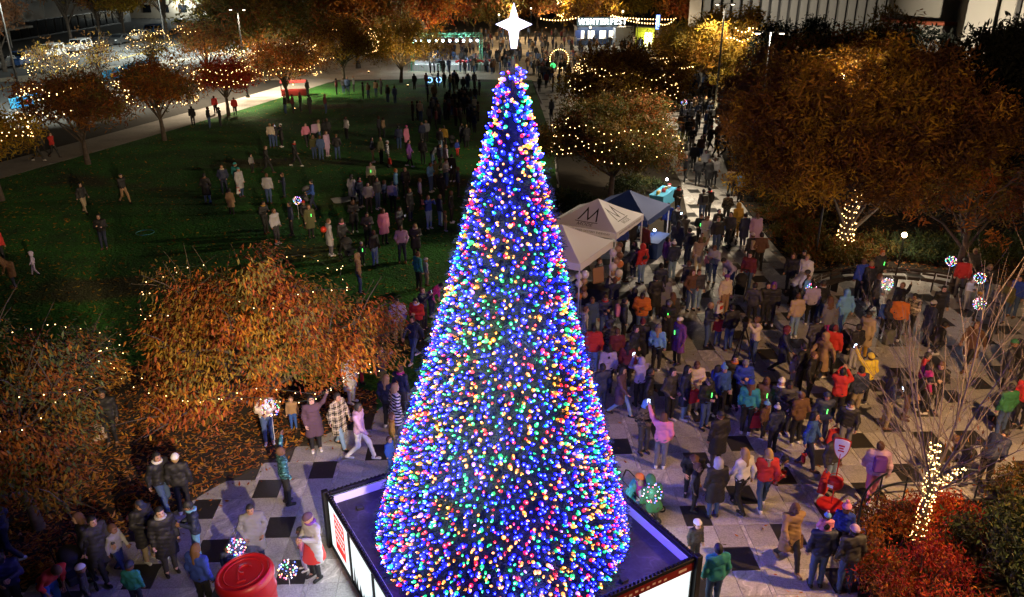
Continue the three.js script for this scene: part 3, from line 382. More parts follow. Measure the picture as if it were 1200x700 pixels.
// shrubs
function shrub(name, label, pos, rx, ry, rz, pal, n, leaf, seed, base = 0.08) {
  const r = rng(seed), g = thing(name, label, 'shrub', V(pos.x, base, pos.z), 0, 'shrubs in the planting beds'), tmp = new THREE.Object3D(), mats = [], cols = [], W = [], lobes = [];
  for (let i = 0; i < 26; i++) { const a = r() * 6.28, q = Math.sqrt(r()); lobes.push(V(Math.cos(a) * rx * q, ry * (0.35 + 0.65 * Math.sqrt(1 - q * q * 0.9) * (0.75 + r() * .4)), Math.sin(a) * rz * q)); }
  for (const c of lobes) W.push(tube([V(c.x * .2, -0.05, c.z * .2), c.clone().multiplyScalar(0.6), c], [0.025, 0.016, 0.006], 4));
  part(g, 'stems', merge(W), barkMat);
  const ps = PAL[pal], tn = lobes.map(() => [r(), 0.7 + r() * .6]);
  for (let i = 0; i < n; i++) { const k = Math.floor(r() * lobes.length), c = lobes[k]; tmp.position.set(c.x + (r() + r() - 1) * rx * 0.36, c.y * (0.55 + 0.5 * r()) + (r() - .5) * 0.15, c.z + (r() + r() - 1) * rz * 0.36); if (tmp.position.y < 0.02) tmp.position.y = 0.05; tmp.rotation.set(r() * 6.3, r() * 6.3, r() * 6.3); tmp.scale.setScalar(leaf * (0.7 + r() * .6)); tmp.updateMatrix(); mats.push(tmp.matrix.clone()); const p = ps[Math.floor((r() < .55 ? tn[k][0] : r()) * ps.length)], m = tn[k][1] * (0.7 + r() * .6); cols.push(rgb(p[0] * m, p[1] * m, p[2] * m)); }
  instanced(g, 'foliage', leaf > 0.2 ? clumps[0] : leafGeo, leafMat, mats, cols, 'stuff'); return g;
}
shrub('red_shrub', 'bright red shrub right of the light-wound young tree', at(1098, 640), 1.0, 1.15, 0.9, 'red', 3400, 0.1, 91);
shrub('red_shrub', 'orange red shrub left of the light-wound young tree', at(1040, 640), 0.85, 1.0, 0.8, 'orange', 2800, 0.1, 92);
shrub('red_shrub', 'crimson shrub at the bottom of the front bed', at(1075, 706), 1.3, 1.1, 0.9, 'red', 3600, 0.1, 93);
shrub('red_shrub', 'rust shrub low in the front bed by the rails', at(1030, 690), 0.7, 0.8, 0.7, 'rust', 1900, 0.1, 94);
shrub('green_shrub', 'large green shrub at the lower right corner', at(1190, 690), 1.3, 1.75, 1.3, 'green', 5200, 0.14, 95);
shrub('green_shrub', 'yellow green shrub behind the large green one', at(1196, 612), 1.0, 1.3, 0.8, 'olive', 2400, 0.11, 96);
[[965, 306, 1.3, 0.8], [992, 302, 1.2, 0.7], [1020, 300, 1.4, 0.9], [1050, 300, 1.3, 0.8], [1085, 302, 1.5, 0.9], [1130, 306, 1.6, 1.0], [1165, 306, 1.4, 1.1], [1195, 312, 1.3, 1.2]].forEach(([x, y, a, b], i) => shrub('bed_shrub', ['low olive shrub under the huge oak trunk', 'low shrub second from the huge oak trunk', 'low shrub left end of the curved bench', 'low shrub behind the curved bench middle', 'dark shrub behind the curved bench lamp', 'dark shrub behind the thin orange tree', 'dark shrub right of the thin orange tree', 'dark shrub beside the wound trunk at right edge'][i], at(x, y), a, b, a * 0.8, i < 3 ? 'olive' : 'green', 420, 0.26, 400 + i));
shrub('bed_shrub', 'dark shrub below the big russet tree', at(665, 250), 1.4, 1.1, 1.0, 'green', 600, 0.26, 421); shrub('bed_shrub', 'dark low shrub beside the blue canopy', at(745, 228), 1.5, 0.9, 1.0, 'green', 500, 0.26, 422);
[[884, 236, 1.2, 0.9], [896, 262, 1.1, 0.8], [912, 286, 1.2, 0.9], [930, 300, 1.1, 0.8], [905, 246, 1.4, 1.1], [930, 268, 1.4, 1.0]].forEach(([x, y, a, b], i) => shrub('bed_shrub', ['low brown shrub at the walkway edge, farthest', 'low brown shrub at the walkway edge, second', 'low brown shrub at the walkway edge, third', 'low brown shrub nearest the oak bed corner', 'brown shrub one row in from the walkway, far', 'brown shrub one row in from the walkway, near'][i], V(at(x, y).x + 0.9, 0, at(x, y).z), a, b, a, 'olive', 420, 0.26, 440 + i));
// fallen leaves
{
  const r = rng(99), tmp = new THREE.Object3D(), lay = (name, label, n, place, y, size, pal) => { const mats = [], cols = []; for (let i = 0; i < n; i++) { const p = place(); if (!p) continue; tmp.position.set(p[0], y + r() * 0.012, p[1]); tmp.rotation.set(Math.PI / 2 + (r() - .5) * 1.1, (r() - .5) * 0.9, r() * 6.28, 'YXZ'); tmp.rotation.y = r() * 6.28; tmp.scale.setScalar(size * (0.7 + r() * .6)); tmp.updateMatrix(); mats.push(tmp.matrix.clone()); const q = PAL[pal][Math.floor(r() * PAL[pal].length)], k = 0.6 + r() * .8; cols.push(rgb(q[0] * k, q[1] * k, q[2] * k)); } const o = instanced(scene, name, leafGeo, leafMat, mats, cols, 'stuff'); o.userData.label = label; o.userData.category = 'leaves'; };
  lay('fallen_leaves', 'thick layer of fallen orange leaves under the left trees', 16000, () => { const p = at(-30 + r() * 490, 430 + r() * 270); return inside(p.x, p.z, bedPoly) ? [p.x, p.z] : null; }, 0.05, 0.15, 'litter');
  lay('lawn_leaves', 'scattered yellow leaves on the lawn', 6500, () => { const p = at(-20 + Math.pow(r(), 1.4) * 640, 110 + Math.pow(r(), 1.6) * 330); return inside(p.x, p.z, lawnPoly) && !inside(p.x, p.z, bedPoly) ? [p.x, p.z] : null; }, 0.045, 0.19, 'yellow');
  lay('plaza_leaves', 'loose brown leaves on the paving', 1500, () => { const k = r(); const p = k < 0.45 ? at(130 + r() * 340, 470 + r() * 190) : k < 0.85 ? at(860 + r() * 330, 285 + r() * 130) : at(680 + r() * 520, 300 + r() * 400); return !inside(p.x, p.z, lawnPoly) && (k > 0.45 || inside(p.x - 1.1 * r(), p.z - 1.1 * r(), lawnPoly)) ? [p.x, p.z] : null; }, 0.012, 0.12, 'orange');
  lay('bed_leaves', 'fallen brown leaves in the bed under the oak', 6000, () => { const p = at(860 + r() * 350, 200 + r() * 145); return inside(p.x, p.z, rightBed) ? [p.x, p.z] : null; }, 0.075, 0.16, 'orange');
}
// ------------------------------------------------------------------ people
function nets(f, lo, hi, h) { // surface nets
  const nx = Math.ceil((hi[0] - lo[0]) / h) + 1, ny = Math.ceil((hi[1] - lo[1]) / h) + 1, nz = Math.ceil((hi[2] - lo[2]) / h) + 1, val = new Float32Array(nx * ny * nz), id = (i, j, k) => (k * ny + j) * nx + i;
  for (let k = 0; k < nz; k++) for (let j = 0; j < ny; j++) for (let i = 0; i < nx; i++) val[id(i, j, k)] = f(lo[0] + i * h, lo[1] + j * h, lo[2] + k * h);
  const vid = new Int32Array(nx * ny * nz).fill(-1), pos = [], idx = [];
  for (let k = 0; k < nz - 1; k++) for (let j = 0; j < ny - 1; j++) for (let i = 0; i < nx - 1; i++) {
    let c = 0, x = 0, y = 0, z = 0, mask = 0; const v = []; for (let q = 0; q < 8; q++) { v[q] = val[id(i + (q & 1), j + ((q >> 1) & 1), k + (q >> 2))]; if (v[q] < 0) mask |= 1 << q; }
    if (mask === 0 || mask === 255) continue;
    for (let a = 0; a < 8; a++) for (const b of [a | 1, a | 2, a | 4]) { if (b === a || (v[a] < 0) === (v[b] < 0)) continue; const t = v[a] / (v[a] - v[b]); x += (a & 1) + t * ((b & 1) - (a & 1)); y += ((a >> 1) & 1) + t * (((b >> 1) & 1) - ((a >> 1) & 1)); z += (a >> 2) + t * ((b >> 2) - (a >> 2)); c++; }
    vid[id(i, j, k)] = pos.length / 3; pos.push(lo[0] + (i + x / c) * h, lo[1] + (j + y / c) * h, lo[2] + (k + z / c) * h);
  }
  const quad = (a, b, c, d, flip) => { if (a < 0 || b < 0 || c < 0 || d < 0) return; if (flip) idx.push(a, c, b, a, d, c); else idx.push(a, b, c, a, c, d); };
  for (let k = 1; k < nz - 1; k++) for (let j = 1; j < ny - 1; j++) for (let i = 1; i < nx - 1; i++) {
    const s = val[id(i, j, k)] < 0;
    if (s !== val[id(i + 1, j, k)] < 0) quad(vid[id(i, j - 1, k - 1)], vid[id(i, j, k - 1)], vid[id(i, j, k)], vid[id(i, j - 1, k)], !s);
    if (s !== val[id(i, j + 1, k)] < 0) quad(vid[id(i - 1, j, k - 1)], vid[id(i - 1, j, k)], vid[id(i, j, k)], vid[id(i, j, k - 1)], !s);
    if (s !== val[id(i, j, k + 1)] < 0) quad(vid[id(i - 1, j - 1, k)], vid[id(i, j - 1, k)], vid[id(i, j, k)], vid[id(i - 1, j, k)], !s);
  }
  const g = new THREE.BufferGeometry(); g.setAttribute('position', new THREE.Float32BufferAttribute(pos, 3)); g.setIndex(idx); g.computeVertexNormals(); return g;
}
const smin = (a, b, k) => { const h = Math.max(k - Math.abs(a - b), 0) / k; return Math.min(a, b) - h * h * k * 0.25; };
// a bone is [ax, ay, az, bx, by, bz, ra, rb]
const bone = (a, b, ra, rb = ra) => [a.x, a.y, a.z, b.x, b.y, b.z, ra, rb];
function field(bones, k = 0.04, flat = 1) { return (x, y, z) => { let d = 9; for (const b of bones) { const ex = b[3] - b[0], ey = b[4] - b[1], ez = b[5] - b[2], px = x - b[0], py = y - b[1], pz = z - b[2], t = clamp((px * ex + py * ey + pz * ez) / (ex * ex + ey * ey + ez * ez + 1e-9), 0, 1), qx = px - ex * t, qy = py - ey * t, qz = (pz - ez * t) * flat; d = smin(d, Math.sqrt(qx * qx + qy * qy + qz * qz) - (b[6] + (b[7] - b[6]) * t), k); } return d; }; }
function bounds(bones, m = 0.06) { const lo = [9, 9, 9], hi = [-9, -9, -9]; for (const b of bones) for (const o of [0, 3]) for (let i = 0; i < 3; i++) { const R = Math.max(b[6], b[7]) + m; lo[i] = Math.min(lo[i], b[o + i] - R); hi[i] = Math.max(hi[i], b[o + i] + R); } return [lo, hi]; }
// joints of a 1.72 m figure that faces +z; sides: 0 is -x, 1 is +x
const POSES = {
  stand: { el: [[-0.245, 1.11, -0.03], [0.245, 1.11, -0.03]], wr: [[-0.255, 0.87, 0.05], [0.255, 0.87, 0.05]] },
  pockets: { el: [[-0.275, 1.1, -0.06], [0.275, 1.1, -0.06]], wr: [[-0.19, 0.94, 0.13], [0.19, 0.94, 0.13]], foot: [[-0.13, 0.02], [0.12, 0.0]] },
  phone: { el: [[-0.25, 1.12, 0.0], [0.25, 1.12, 0.03]], wr: [[-0.11, 1.1, 0.25], [0.09, 1.2, 0.28]], nod: 0.35 },
  photo: { el: [[-0.22, 1.3, 0.24], [0.22, 1.3, 0.24]], wr: [[-0.07, 1.5, 0.36], [0.08, 1.52, 0.36]], nod: -0.25 },
  wave: { el: [[-0.245, 1.11, -0.03], [0.3, 1.52, 0.06]], wr: [[-0.22, 0.9, 0.1], [0.4, 1.78, 0.14]], nod: -0.25 },
  crossed: { el: [[-0.26, 1.12, 0.03], [0.26, 1.12, 0.03]], wr: [[0.05, 1.13, 0.2], [-0.05, 1.18, 0.2]] },
  walk: { el: [[-0.25, 1.13, 0.12], [0.25, 1.12, -0.16]], wr: [[-0.22, 0.95, 0.28], [0.27, 0.9, -0.2]], foot: [[-0.09, -0.34], [0.09, 0.32]], knee: [[-0.095, 0.47, -0.04], [0.095, 0.49, 0.2]], lift: [0.07, 0] },
  stroll: { el: [[-0.25, 1.12, -0.1], [0.25, 1.12, 0.06]], wr: [[-0.26, 0.89, -0.08], [0.22, 0.92, 0.2]], foot: [[-0.09, 0.2], [0.09, -0.22]], knee: [[-0.095, 0.48, 0.12], [0.095, 0.47, 0.0]], lift: [0, 0.03] },
  push: { el: [[-0.25, 1.1, 0.02], [0.25, 1.1, 0.02]], wr: [[-0.22, 1.0, 0.3], [0.22, 1.0, 0.3]], foot: [[-0.09, -0.18], [0.09, 0.2]], knee: [[-0.095, 0.48, 0.0], [0.095, 0.48, 0.14]] },
  bend: { el: [[-0.24, 1.1, 0.06], [0.24, 1.1, 0.06]], wr: [[-0.16, 0.98, 0.28], [0.16, 0.98, 0.28]], lean: 0.75, nod: 0.3 },
  crouch: { el: [[-0.25, 1.12, 0.05], [0.25, 1.12, 0.05]], wr: [[-0.12, 1.02, 0.28], [0.12, 1.02, 0.28]], drop: 0.46, knee: [[-0.14, 0.5, 0.3], [0.14, 0.5, 0.3]], foot: [[-0.12, 0.02], [0.12, 0.02]], lean: 0.35 },
  sit: { el: [[-0.24, 1.12, 0.04], [0.24, 1.12, 0.04]], wr: [[-0.12, 1.0, 0.26], [0.12, 1.0, 0.26]], drop: 0.42, knee: [[-0.12, 0.48, 0.38], [0.12, 0.48, 0.38]], foot: [[-0.12, 0.4], [0.12, 0.4]] },
  astride: { el: [[-0.24, 1.12, 0.1], [0.24, 1.12, 0.1]], wr: [[-0.12, 1.02, 0.28], [0.12, 1.02, 0.28]], drop: 0.5, knee: [[-0.17, 0.42, 0.26], [0.17, 0.42, 0.26]], foot: [[-0.17, 0.24], [0.17, 0.24]] },
};
const cacheP = {};
function figure(poseName, child, fine) { // -> geometry makers for one pose
  const key = poseName + child + fine; if (cacheP[key]) return cacheP[key];
  const p = POSES[poseName], drop = p.drop ?? 0, hs = child ? 1.3 : 1, J = {}, v = (a) => V(a[0], a[1], a[2]), cell = fine ? 0.026 : 0.045;
  const up = (q) => { q = q.clone(); q.y -= drop; if (p.lean) { q.y -= 0.9 - drop; q.applyAxisAngle(V(1, 0, 0), p.lean); q.y += 0.9 - drop; } return q; };
  J.hip = [V(-0.09, 0.9 - drop, 0), V(0.09, 0.9 - drop, 0)];
  const ft = p.foot ?? [[-0.1, 0.02], [0.1, 0.0]];
  J.ank = [0, 1].map((s) => V(ft[s][0], 0.09 + (p.lift?.[s] ?? 0), ft[s][1]));
  J.kn = [0, 1].map((s) => p.knee ? v(p.knee[s]) : V((ft[s][0] * 0.5 + J.hip[s].x * 0.5), 0.48, ft[s][1] * 0.5 + 0.03));
  J.sh = [up(V(-0.185, 1.39, -0.01)), up(V(0.185, 1.39, -0.01))]; J.el = p.el.map((e) => up(v(e))); J.wr = p.wr.map((e) => up(v(e)));
  const U = (x, y, z) => up(V(x, y, z)), neck = U(0, 1.43, -0.01), hc0 = V(0, 1.585 + (hs - 1) * 0.1, 0.02);
  const torso = (e) => [bone(U(-0.085, 1.32, 0), U(0.085, 1.32, 0), 0.105 + e), bone(U(-0.06, 1.16, 0.0), U(0.06, 1.16, 0.0), 0.1 + e), bone(U(-0.07, 1.02, 0), U(0.07, 1.02, 0), 0.1 + e), bone(V(-0.075, 0.93 - drop, -0.01), V(0.075, 0.93 - drop, -0.01), 0.11 + e), bone(U(-0.06, 1.38, -0.01), J.sh[0], 0.07 + e * .7, 0.06 + e * .7), bone(U(0.06, 1.38, -0.01), J.sh[1], 0.07 + e * .7, 0.06 + e * .7)];
  const arms = (e, end = 1) => [0, 1].flatMap((s) => [bone(J.sh[s], J.el[s], 0.052 + e, 0.043 + e), bone(J.el[s], J.el[s].clone().lerp(J.wr[s], end), 0.042 + e, 0.03 + e)]);
  const legs = (e) => [0, 1].flatMap((s) => [bone(J.hip[s], J.kn[s], 0.082 + e, 0.056 + e), bone(J.kn[s], J.ank[s], 0.054 + e, 0.04 + e)]);
  const nod = p.nod ?? 0.05, headQ = (q) => { q.sub(V(0, 1.5, 0)).applyAxisAngle(V(1, 0, 0), nod); q.y += 1.5; return up(q); };
  const hinv = (x, y, z) => { const q = V(x, y, z); if (p.lean) { q.y -= 0.9 - drop; q.applyAxisAngle(V(1, 0, 0), -p.lean); q.y += 0.9 - drop; } q.y += drop; q.y -= 1.5; q.applyAxisAngle(V(1, 0, 0), -nod); q.y += 1.5; q.sub(hc0).multiplyScalar(1 / hs); return q; };
  const ell = (q, rx, ry, rz) => { const k0 = Math.hypot(q.x / rx, q.y / ry, q.z / rz), k1 = Math.hypot(q.x / rx / rx, q.y / ry / ry, q.z / rz / rz); return k0 * (k0 - 1) / (k1 + 1e-6); };
  const cap = (q, a, b, r) => { const e = V(b[0] - a[0], b[1] - a[1], b[2] - a[2]), w = V(q.x - a[0], q.y - a[1], q.z - a[2]), t = clamp(w.dot(e) / e.lengthSq(), 0, 1); return w.addScaledVector(e, -t).length() - r; };
  const headD = (q) => { let d = ell(q, 0.077, 0.112, 0.097); d = smin(d, cap(q, [-0.025, -0.075, 0.045], [0.025, -0.075, 0.045], 0.036), 0.04); d = smin(d, cap(q, [0, 0.01, 0.085], [0, -0.03, 0.108], 0.013), 0.015); for (const s of [-1, 1]) { d = smin(d, cap(q, [s * 0.078, 0.015, 0], [s * 0.082, -0.025, -0.005], 0.013), 0.012); d = Math.max(d, -(Math.hypot(q.x - s * 0.032, q.y - 0.012, q.z - 0.105) - 0.017)); } return d; };
  const hc = headQ(hc0.clone()), hb = (r) => [[hc.x - r, hc.y - r, hc.z - r], [hc.x + r, hc.y + r, hc.z + r]];
  const hcell = fine ? 0.013 * hs : 0.03 * hs;
  const headPart = (fn, r = 0.2) => nets((x, y, z) => fn(hinv(x, y, z)) * hs, ...hb(r * hs), hcell);
  const hands = () => [0, 1].map((s) => { const w = J.wr[s], d = w.clone().sub(J.el[s]).normalize(), side = s ? 1 : -1, n = V(-side * 0.8, 0, 0.6).addScaledVector(d, -V(-side * 0.8, 0, 0.6).dot(d)).normalize(), l = V().crossVectors(d, n).multiplyScalar(-side), P = (a, b, c) => w.clone().addScaledVector(d, a).addScaledVector(l, b).addScaledVector(n, c), B = [bone(P(-0.03, 0, 0), P(0.02, 0, 0), 0.027, 0.026), bone(P(0.03, -0.018, 0), P(0.075, -0.022, 0), 0.017), bone(P(0.03, 0.018, 0), P(0.075, 0.024, 0), 0.017)]; [-0.033, -0.011, 0.011, 0.033].forEach((o, i) => { const L = [0.032, 0.038, 0.036, 0.028][i]; B.push(bone(P(0.08, o, 0), P(0.08 + L, o * 1.1, 0.01), 0.0095), bone(P(0.08 + L, o * 1.1, 0.01), P(0.08 + L * 1.6, o * 1.1, 0.036), 0.0085)); }); B.push(bone(P(0.025, -0.03, 0.004), P(0.055, -0.056, 0.016), 0.011), bone(P(0.055, -0.056, 0.016), P(0.085, -0.054, 0.034), 0.0095)); return nets(field(B, 0.008), ...bounds(B, 0.02), 0.0085); });
  const wrap = (g, soft) => { const a = g.attributes.position, uv = new Float32Array(a.count * 2); for (let i = 0; i < a.count; i++) { uv[i * 2] = a.getX(i) + a.getZ(i) * 0.8; uv[i * 2 + 1] = a.getY(i); } g.setAttribute('uv', new THREE.BufferAttribute(uv, 2)); return g; };
  const geo = {}, make = (n, f) => () => geo[n] ??= f();
  const out = { J, hc, hs };
  out.body = make('body', () => {
    const B = [...torso(-0.012), ...arms(-0.004), ...legs(-0.006), bone(neck, headQ(V(0, 1.53, 0.0)), 0.052, 0.05), ...[0, 1].map((s) => bone(J.ank[s], J.ank[s].clone().add(V(0, -0.045, 0.1)), 0.036, 0.03))];
    const list = [nets(field(B, 0.05), ...bounds(B), fine ? 0.032 : 0.05), headPart(headD, 0.17)]; if (fine) list.push(...hands()); else for (const s of [0, 1]) { const d = J.wr[s].clone().sub(J.el[s]).normalize(); list.push(new THREE.IcosahedronGeometry(0.045, 0).translate(J.wr[s].x + d.x * 0.05, J.wr[s].y + d.y * 0.05, J.wr[s].z + d.z * 0.05)); }
    const g = merge(list), a = g.attributes.position, c = new Float32Array(a.count * 3).fill(1);
    for (let i = 0; i < a.count; i++) { const q = hinv(a.getX(i), a.getY(i), a.getZ(i)); if (q.z > 0.05 && Math.abs(q.y) < 0.12) { const e = Math.min(Math.hypot(q.x - 0.032, q.y - 0.012), Math.hypot(q.x + 0.032, q.y - 0.012)); const m = Math.hypot(q.x / 2.4, q.y + 0.062); if (e < 0.014) c.fill(0.12, i * 3, i * 3 + 3); else if (m < 0.011) { c[i * 3 + 1] = 0.55; c[i * 3 + 2] = 0.55; } } }
    g.setAttribute('color', new THREE.BufferAttribute(c, 3)); return g;
  });
  const top = (e, hem, o = {}) => { const B = [...torso(e), ...arms(e * 0.85, 0.97)]; if (o.hood) B.push(bone(U(-0.06, 1.43, -0.085), U(0.06, 1.43, -0.085), 0.05), bone(U(-0.075, 1.44, 0.03), U(-0.07, 1.44, -0.06), 0.033), bone(U(0.075, 1.44, 0.03), U(0.07, 1.44, -0.06), 0.033)); else B.push(bone(U(-0.05, 1.43, -0.03), U(0.05, 1.43, -0.03), 0.05)); if (o.skirt) { const y = hem - drop * 0.6, zz = p.drop ? 0.15 : 0; B.push(bone(V(-0.07, 0.95 - drop, 0), V(-0.1, y, zz), 0.12 + e, 0.13 + e), bone(V(0.07, 0.95 - drop, 0), V(0.1, y, zz), 0.12 + e, 0.13 + e)); } const f = field(B, 0.05, 1.08), hy = hem - drop * (o.skirt ? 0.6 : 1), q = (x, y, z) => { let d = f(x, y, z); if (o.quilt) d += 0.007 * Math.cos(y * 78); else d += 0.008 * Math.sin(x * 31 + y * 17 + 1) * Math.sin(z * 29 - y * 41) + 0.004 * Math.sin(y * 63 + x * 20); return Math.max(d, hy - y); }; const [lo, hi] = bounds(B); lo[1] = Math.max(lo[1], hy - 0.05); return wrap(nets(q, lo, hi, o.quilt && fine ? 0.02 : cell)); };
  out.jacket = make('jacket', () => top(0.022, 0.8)); out.hoodie = make('hoodie', () => top(0.02, 0.84, { hood: 1 })); out.sweater = make('sweater', () => top(0.014, 0.86)); out.puffer = make('puffer', () => top(0.042, 0.8, { quilt: 1, hood: 1 })); out.coat = make('coat', () => top(0.022, 0.5, { skirt: 1 }));
  out.legs = make('legs', () => { const B = [...legs(0.012), bone(V(-0.075, 0.93 - drop, -0.01), V(0.075, 0.93 - drop, -0.01), 0.118)], f = field(B, 0.045); const [lo, hi] = bounds(B); return wrap(nets((x, y, z) => Math.max(f(x, y, z) + 0.006 * Math.sin(y * 47 + x * 30) * Math.sin(z * 35 + y * 12), y - (1.0 - drop)), lo, hi, cell * 0.95)); });
  out.shoes = make('shoes', () => { const B = [0, 1].flatMap((s) => { const a = J.ank[s]; return [bone(V(a.x, a.y - 0.045, a.z - 0.05), V(a.x * 1.15, a.y - 0.05, a.z + 0.14), 0.045, 0.04), bone(a, V(a.x, a.y - 0.03, a.z - 0.02), 0.045)]; }), f = field(B, 0.02); const [lo, hi] = bounds(B), fl = 0.003; lo[1] = -0.03; return nets((x, y, z) => Math.max(f(x, y, z), fl - y), lo, hi, fine ? 0.02 : 0.035); });
  const shell = (q, e) => ell(V(q.x, q.y, q.z + 0.008), 0.077 + e, 0.114 + e, 0.098 + e);
  const face = (q, y0, z0) => Math.min(z0 - q.z, 0.9) === 0.9 ? 9 : Math.max(-(q.z - z0), -(y0 - q.y)) ; // negative inside the open face area
  out.hair = make('hair', () => headPart((q) => Math.max(shell(q, 0.014), -Math.max(-(q.z - 0.03 - q.y * 0.25), q.y - 0.06), -(q.y + 0.07)), 0.19));
  out.longhair = make('longhair', () => headPart((q) => Math.max(Math.min(shell(q, 0.018), smin(cap(q, [-0.055, -0.02, -0.045], [-0.085, -0.26, -0.05], 0.05), smin(cap(q, [0.055, -0.02, -0.045], [0.085, -0.26, -0.05], 0.05), cap(q, [0, 0, -0.06], [0, -0.28, -0.075], 0.06), 0.03), 0.03)), -Math.max(-(q.z - 0.035 - Math.max(0, q.y) * 0.3), q.y - 0.065)), 0.36));
  out.beanie = make('beanie', () => headPart((q) => Math.max(ell(V(q.x, q.y - 0.02, q.z + 0.008), 0.094, 0.118, 0.112) - (q.y < 0.07 && q.y > 0.02 ? 0.008 : 0), 0.028 - q.y - Math.max(0, -q.z) * 0.3), 0.2));
  out.pompom = make('pompom', () => headPart((q) => Math.hypot(q.x, q.y - 0.165, q.z + 0.015) - 0.042, 0.24));
  out.cap = make('cap', () => headPart((q) => Math.min(Math.max(ell(V(q.x, q.y - 0.01, q.z + 0.006), 0.09, 0.118, 0.11), 0.045 - q.y), Math.max(Math.abs(q.y - 0.055 + (q.z - 0.1) * 0.25) - 0.01, Math.hypot(q.x / 1.05, q.z - 0.1) - 0.085, 0.06 - q.z)), 0.24));
  out.hoodup = make('hoodup', () => headPart((q) => Math.max(smin(ell(V(q.x, q.y - 0.005, q.z + 0.02), 0.113, 0.145, 0.135), cap(q, [-0.06, -0.13, -0.03], [0.06, -0.13, -0.03], 0.07), 0.06), -Math.max(ell(V(q.x, q.y + 0.015, q.z - 0.13), 0.075, 0.105, 0.12), 0.02 - q.z)), 0.25));
  out.santa = make('santa', () => headPart((q) => smin(Math.max(ell(V(q.x, q.y - 0.03, q.z + 0.01), 0.092, 0.11, 0.105), 0.045 - q.y), cap(q, [0.01, 0.12, -0.03], [0.07, 0.2, -0.1], 0.035), 0.05), 0.28));
  out.band = make('band', () => headPart((q) => Math.max(Math.abs(ell(V(q.x, q.y - 0.04, q.z + 0.01), 0.1, 0.14, 0.115)) - 0.02, Math.abs(q.y - 0.055) - 0.024), 0.2));
  return cacheP[key] = out;
}
const COL = { black: [0.014, 0.014, 0.016], charcoal: [0.04, 0.04, 0.045], navy: [0.018, 0.026, 0.065], blue: [0.03, 0.09, 0.36], royal: [0.02, 0.05, 0.32], 'light blue': [0.14, 0.34, 0.6], teal: [0.03, 0.26, 0.26], grey: [0.16, 0.16, 0.18], 'light grey': [0.38, 0.38, 0.4], white: [0.68, 0.68, 0.68], cream: [0.58, 0.5, 0.38], beige: [0.42, 0.32, 0.22], tan: [0.3, 0.19, 0.1], brown: [0.12, 0.06, 0.03], maroon: [0.13, 0.02, 0.03], red: [0.5, 0.03, 0.025], orange: [0.55, 0.15, 0.02], mustard: [0.42, 0.24, 0.03], yellow: [0.65, 0.5, 0.05], pink: [0.65, 0.22, 0.34], magenta: [0.5, 0.03, 0.26], purple: [0.16, 0.05, 0.26], lavender: [0.38, 0.34, 0.52], lilac: [0.45, 0.3, 0.45], olive: [0.1, 0.1, 0.04], green: [0.03, 0.16, 0.06], khaki: [0.3, 0.24, 0.16], denim: [0.05, 0.09, 0.2], 'light denim': [0.2, 0.32, 0.48], plum: [0.09, 0.05, 0.08], blonde: [0.36, 0.24, 0.1] };
const cloth = {};
const pat = { plaid: () => canvasTex(64, 64, (x) => { x.fillStyle = '#8f8577'; x.fillRect(0, 0, 64, 64); x.fillStyle = '#2a2723'; x.fillRect(0, 8, 64, 10); x.fillRect(12, 0, 10, 64); x.fillStyle = '#d9cfbf'; x.fillRect(0, 40, 64, 5); x.fillRect(44, 0, 5, 64); }), striped: () => canvasTex(32, 64, (x) => { x.fillStyle = '#d5d5d8'; x.fillRect(0, 0, 32, 64); x.fillStyle = '#222733'; x.fillRect(0, 0, 32, 34); }), camo: () => canvasTex(64, 64, (x) => { const r = rng(5); x.fillStyle = '#4a4436'; x.fillRect(0, 0, 64, 64); for (let i = 0; i < 60; i++) { x.fillStyle = ['#26241c', '#6d6449', '#15140f'][i % 3]; x.fillRect(r() * 64, r() * 64, 6 + r() * 8, 3 + r() * 5); } }), patterned: () => canvasTex(64, 64, (x) => { const r = rng(6); x.fillStyle = '#28606a'; x.fillRect(0, 0, 64, 64); for (let i = 0; i < 120; i++) { x.fillStyle = ['#0f2b33', '#7fb6bb', '#163c46'][i % 3]; x.fillRect(r() * 64, r() * 64, 3 + r() * 4, 2 + r() * 4); } }) };
function clothMat(c) { if (!cloth[c]) { if (pat[c]) { const t = pat[c](); t.wrapS = t.wrapT = THREE.RepeatWrapping; const s = c === 'striped' ? 0.09 : c === 'plaid' ? 0.2 : 0.4; t.repeat.set(1 / s, 1 / s); cloth[c] = new THREE.MeshStandardMaterial({ map: t, roughness: 0.85 }); } else cloth[c] = std(rgb(...COL[c]), ['black', 'navy', 'charcoal'].includes(c) ? 0.62 : 0.85); } return cloth[c]; }
const skins = [[0.5, 0.3, 0.22], [0.42, 0.24, 0.16], [0.28, 0.15, 0.09], [0.14, 0.07, 0.04], [0.55, 0.35, 0.27]].map((c) => new THREE.MeshStandardMaterial({ color: rgb(...c), roughness: 0.6, vertexColors: true }));
const TOPN = { j: 'jacket', h: 'hoodie', s: 'sweater', p: 'puffer', c: 'coat', H: 'hoodie', P: 'puffer', C: 'coat' }, TOPW = { j: 'jacket', h: 'hoodie', s: 'sweater', p: 'puffer jacket', c: 'coat', H: 'hood-up jacket', P: 'hood-up puffer', C: 'hood-up coat' };
const POSEN = { st: 'stand', pk: 'pockets', ph: 'phone', fo: 'photo', wv: 'wave', cr: 'crossed', wk: 'walk', sr: 'stroll', pu: 'push', be: 'bend', cu: 'crouch', si: 'sit', as: 'astride' };
const POSEW = { ph: 'looking at hands', fo: 'holding up a phone', wv: 'with one arm raised', cr: 'with folded arms', wk: 'striding', sr: 'walking', pu: 'pushing', be: 'bending forward', cu: 'crouching' };
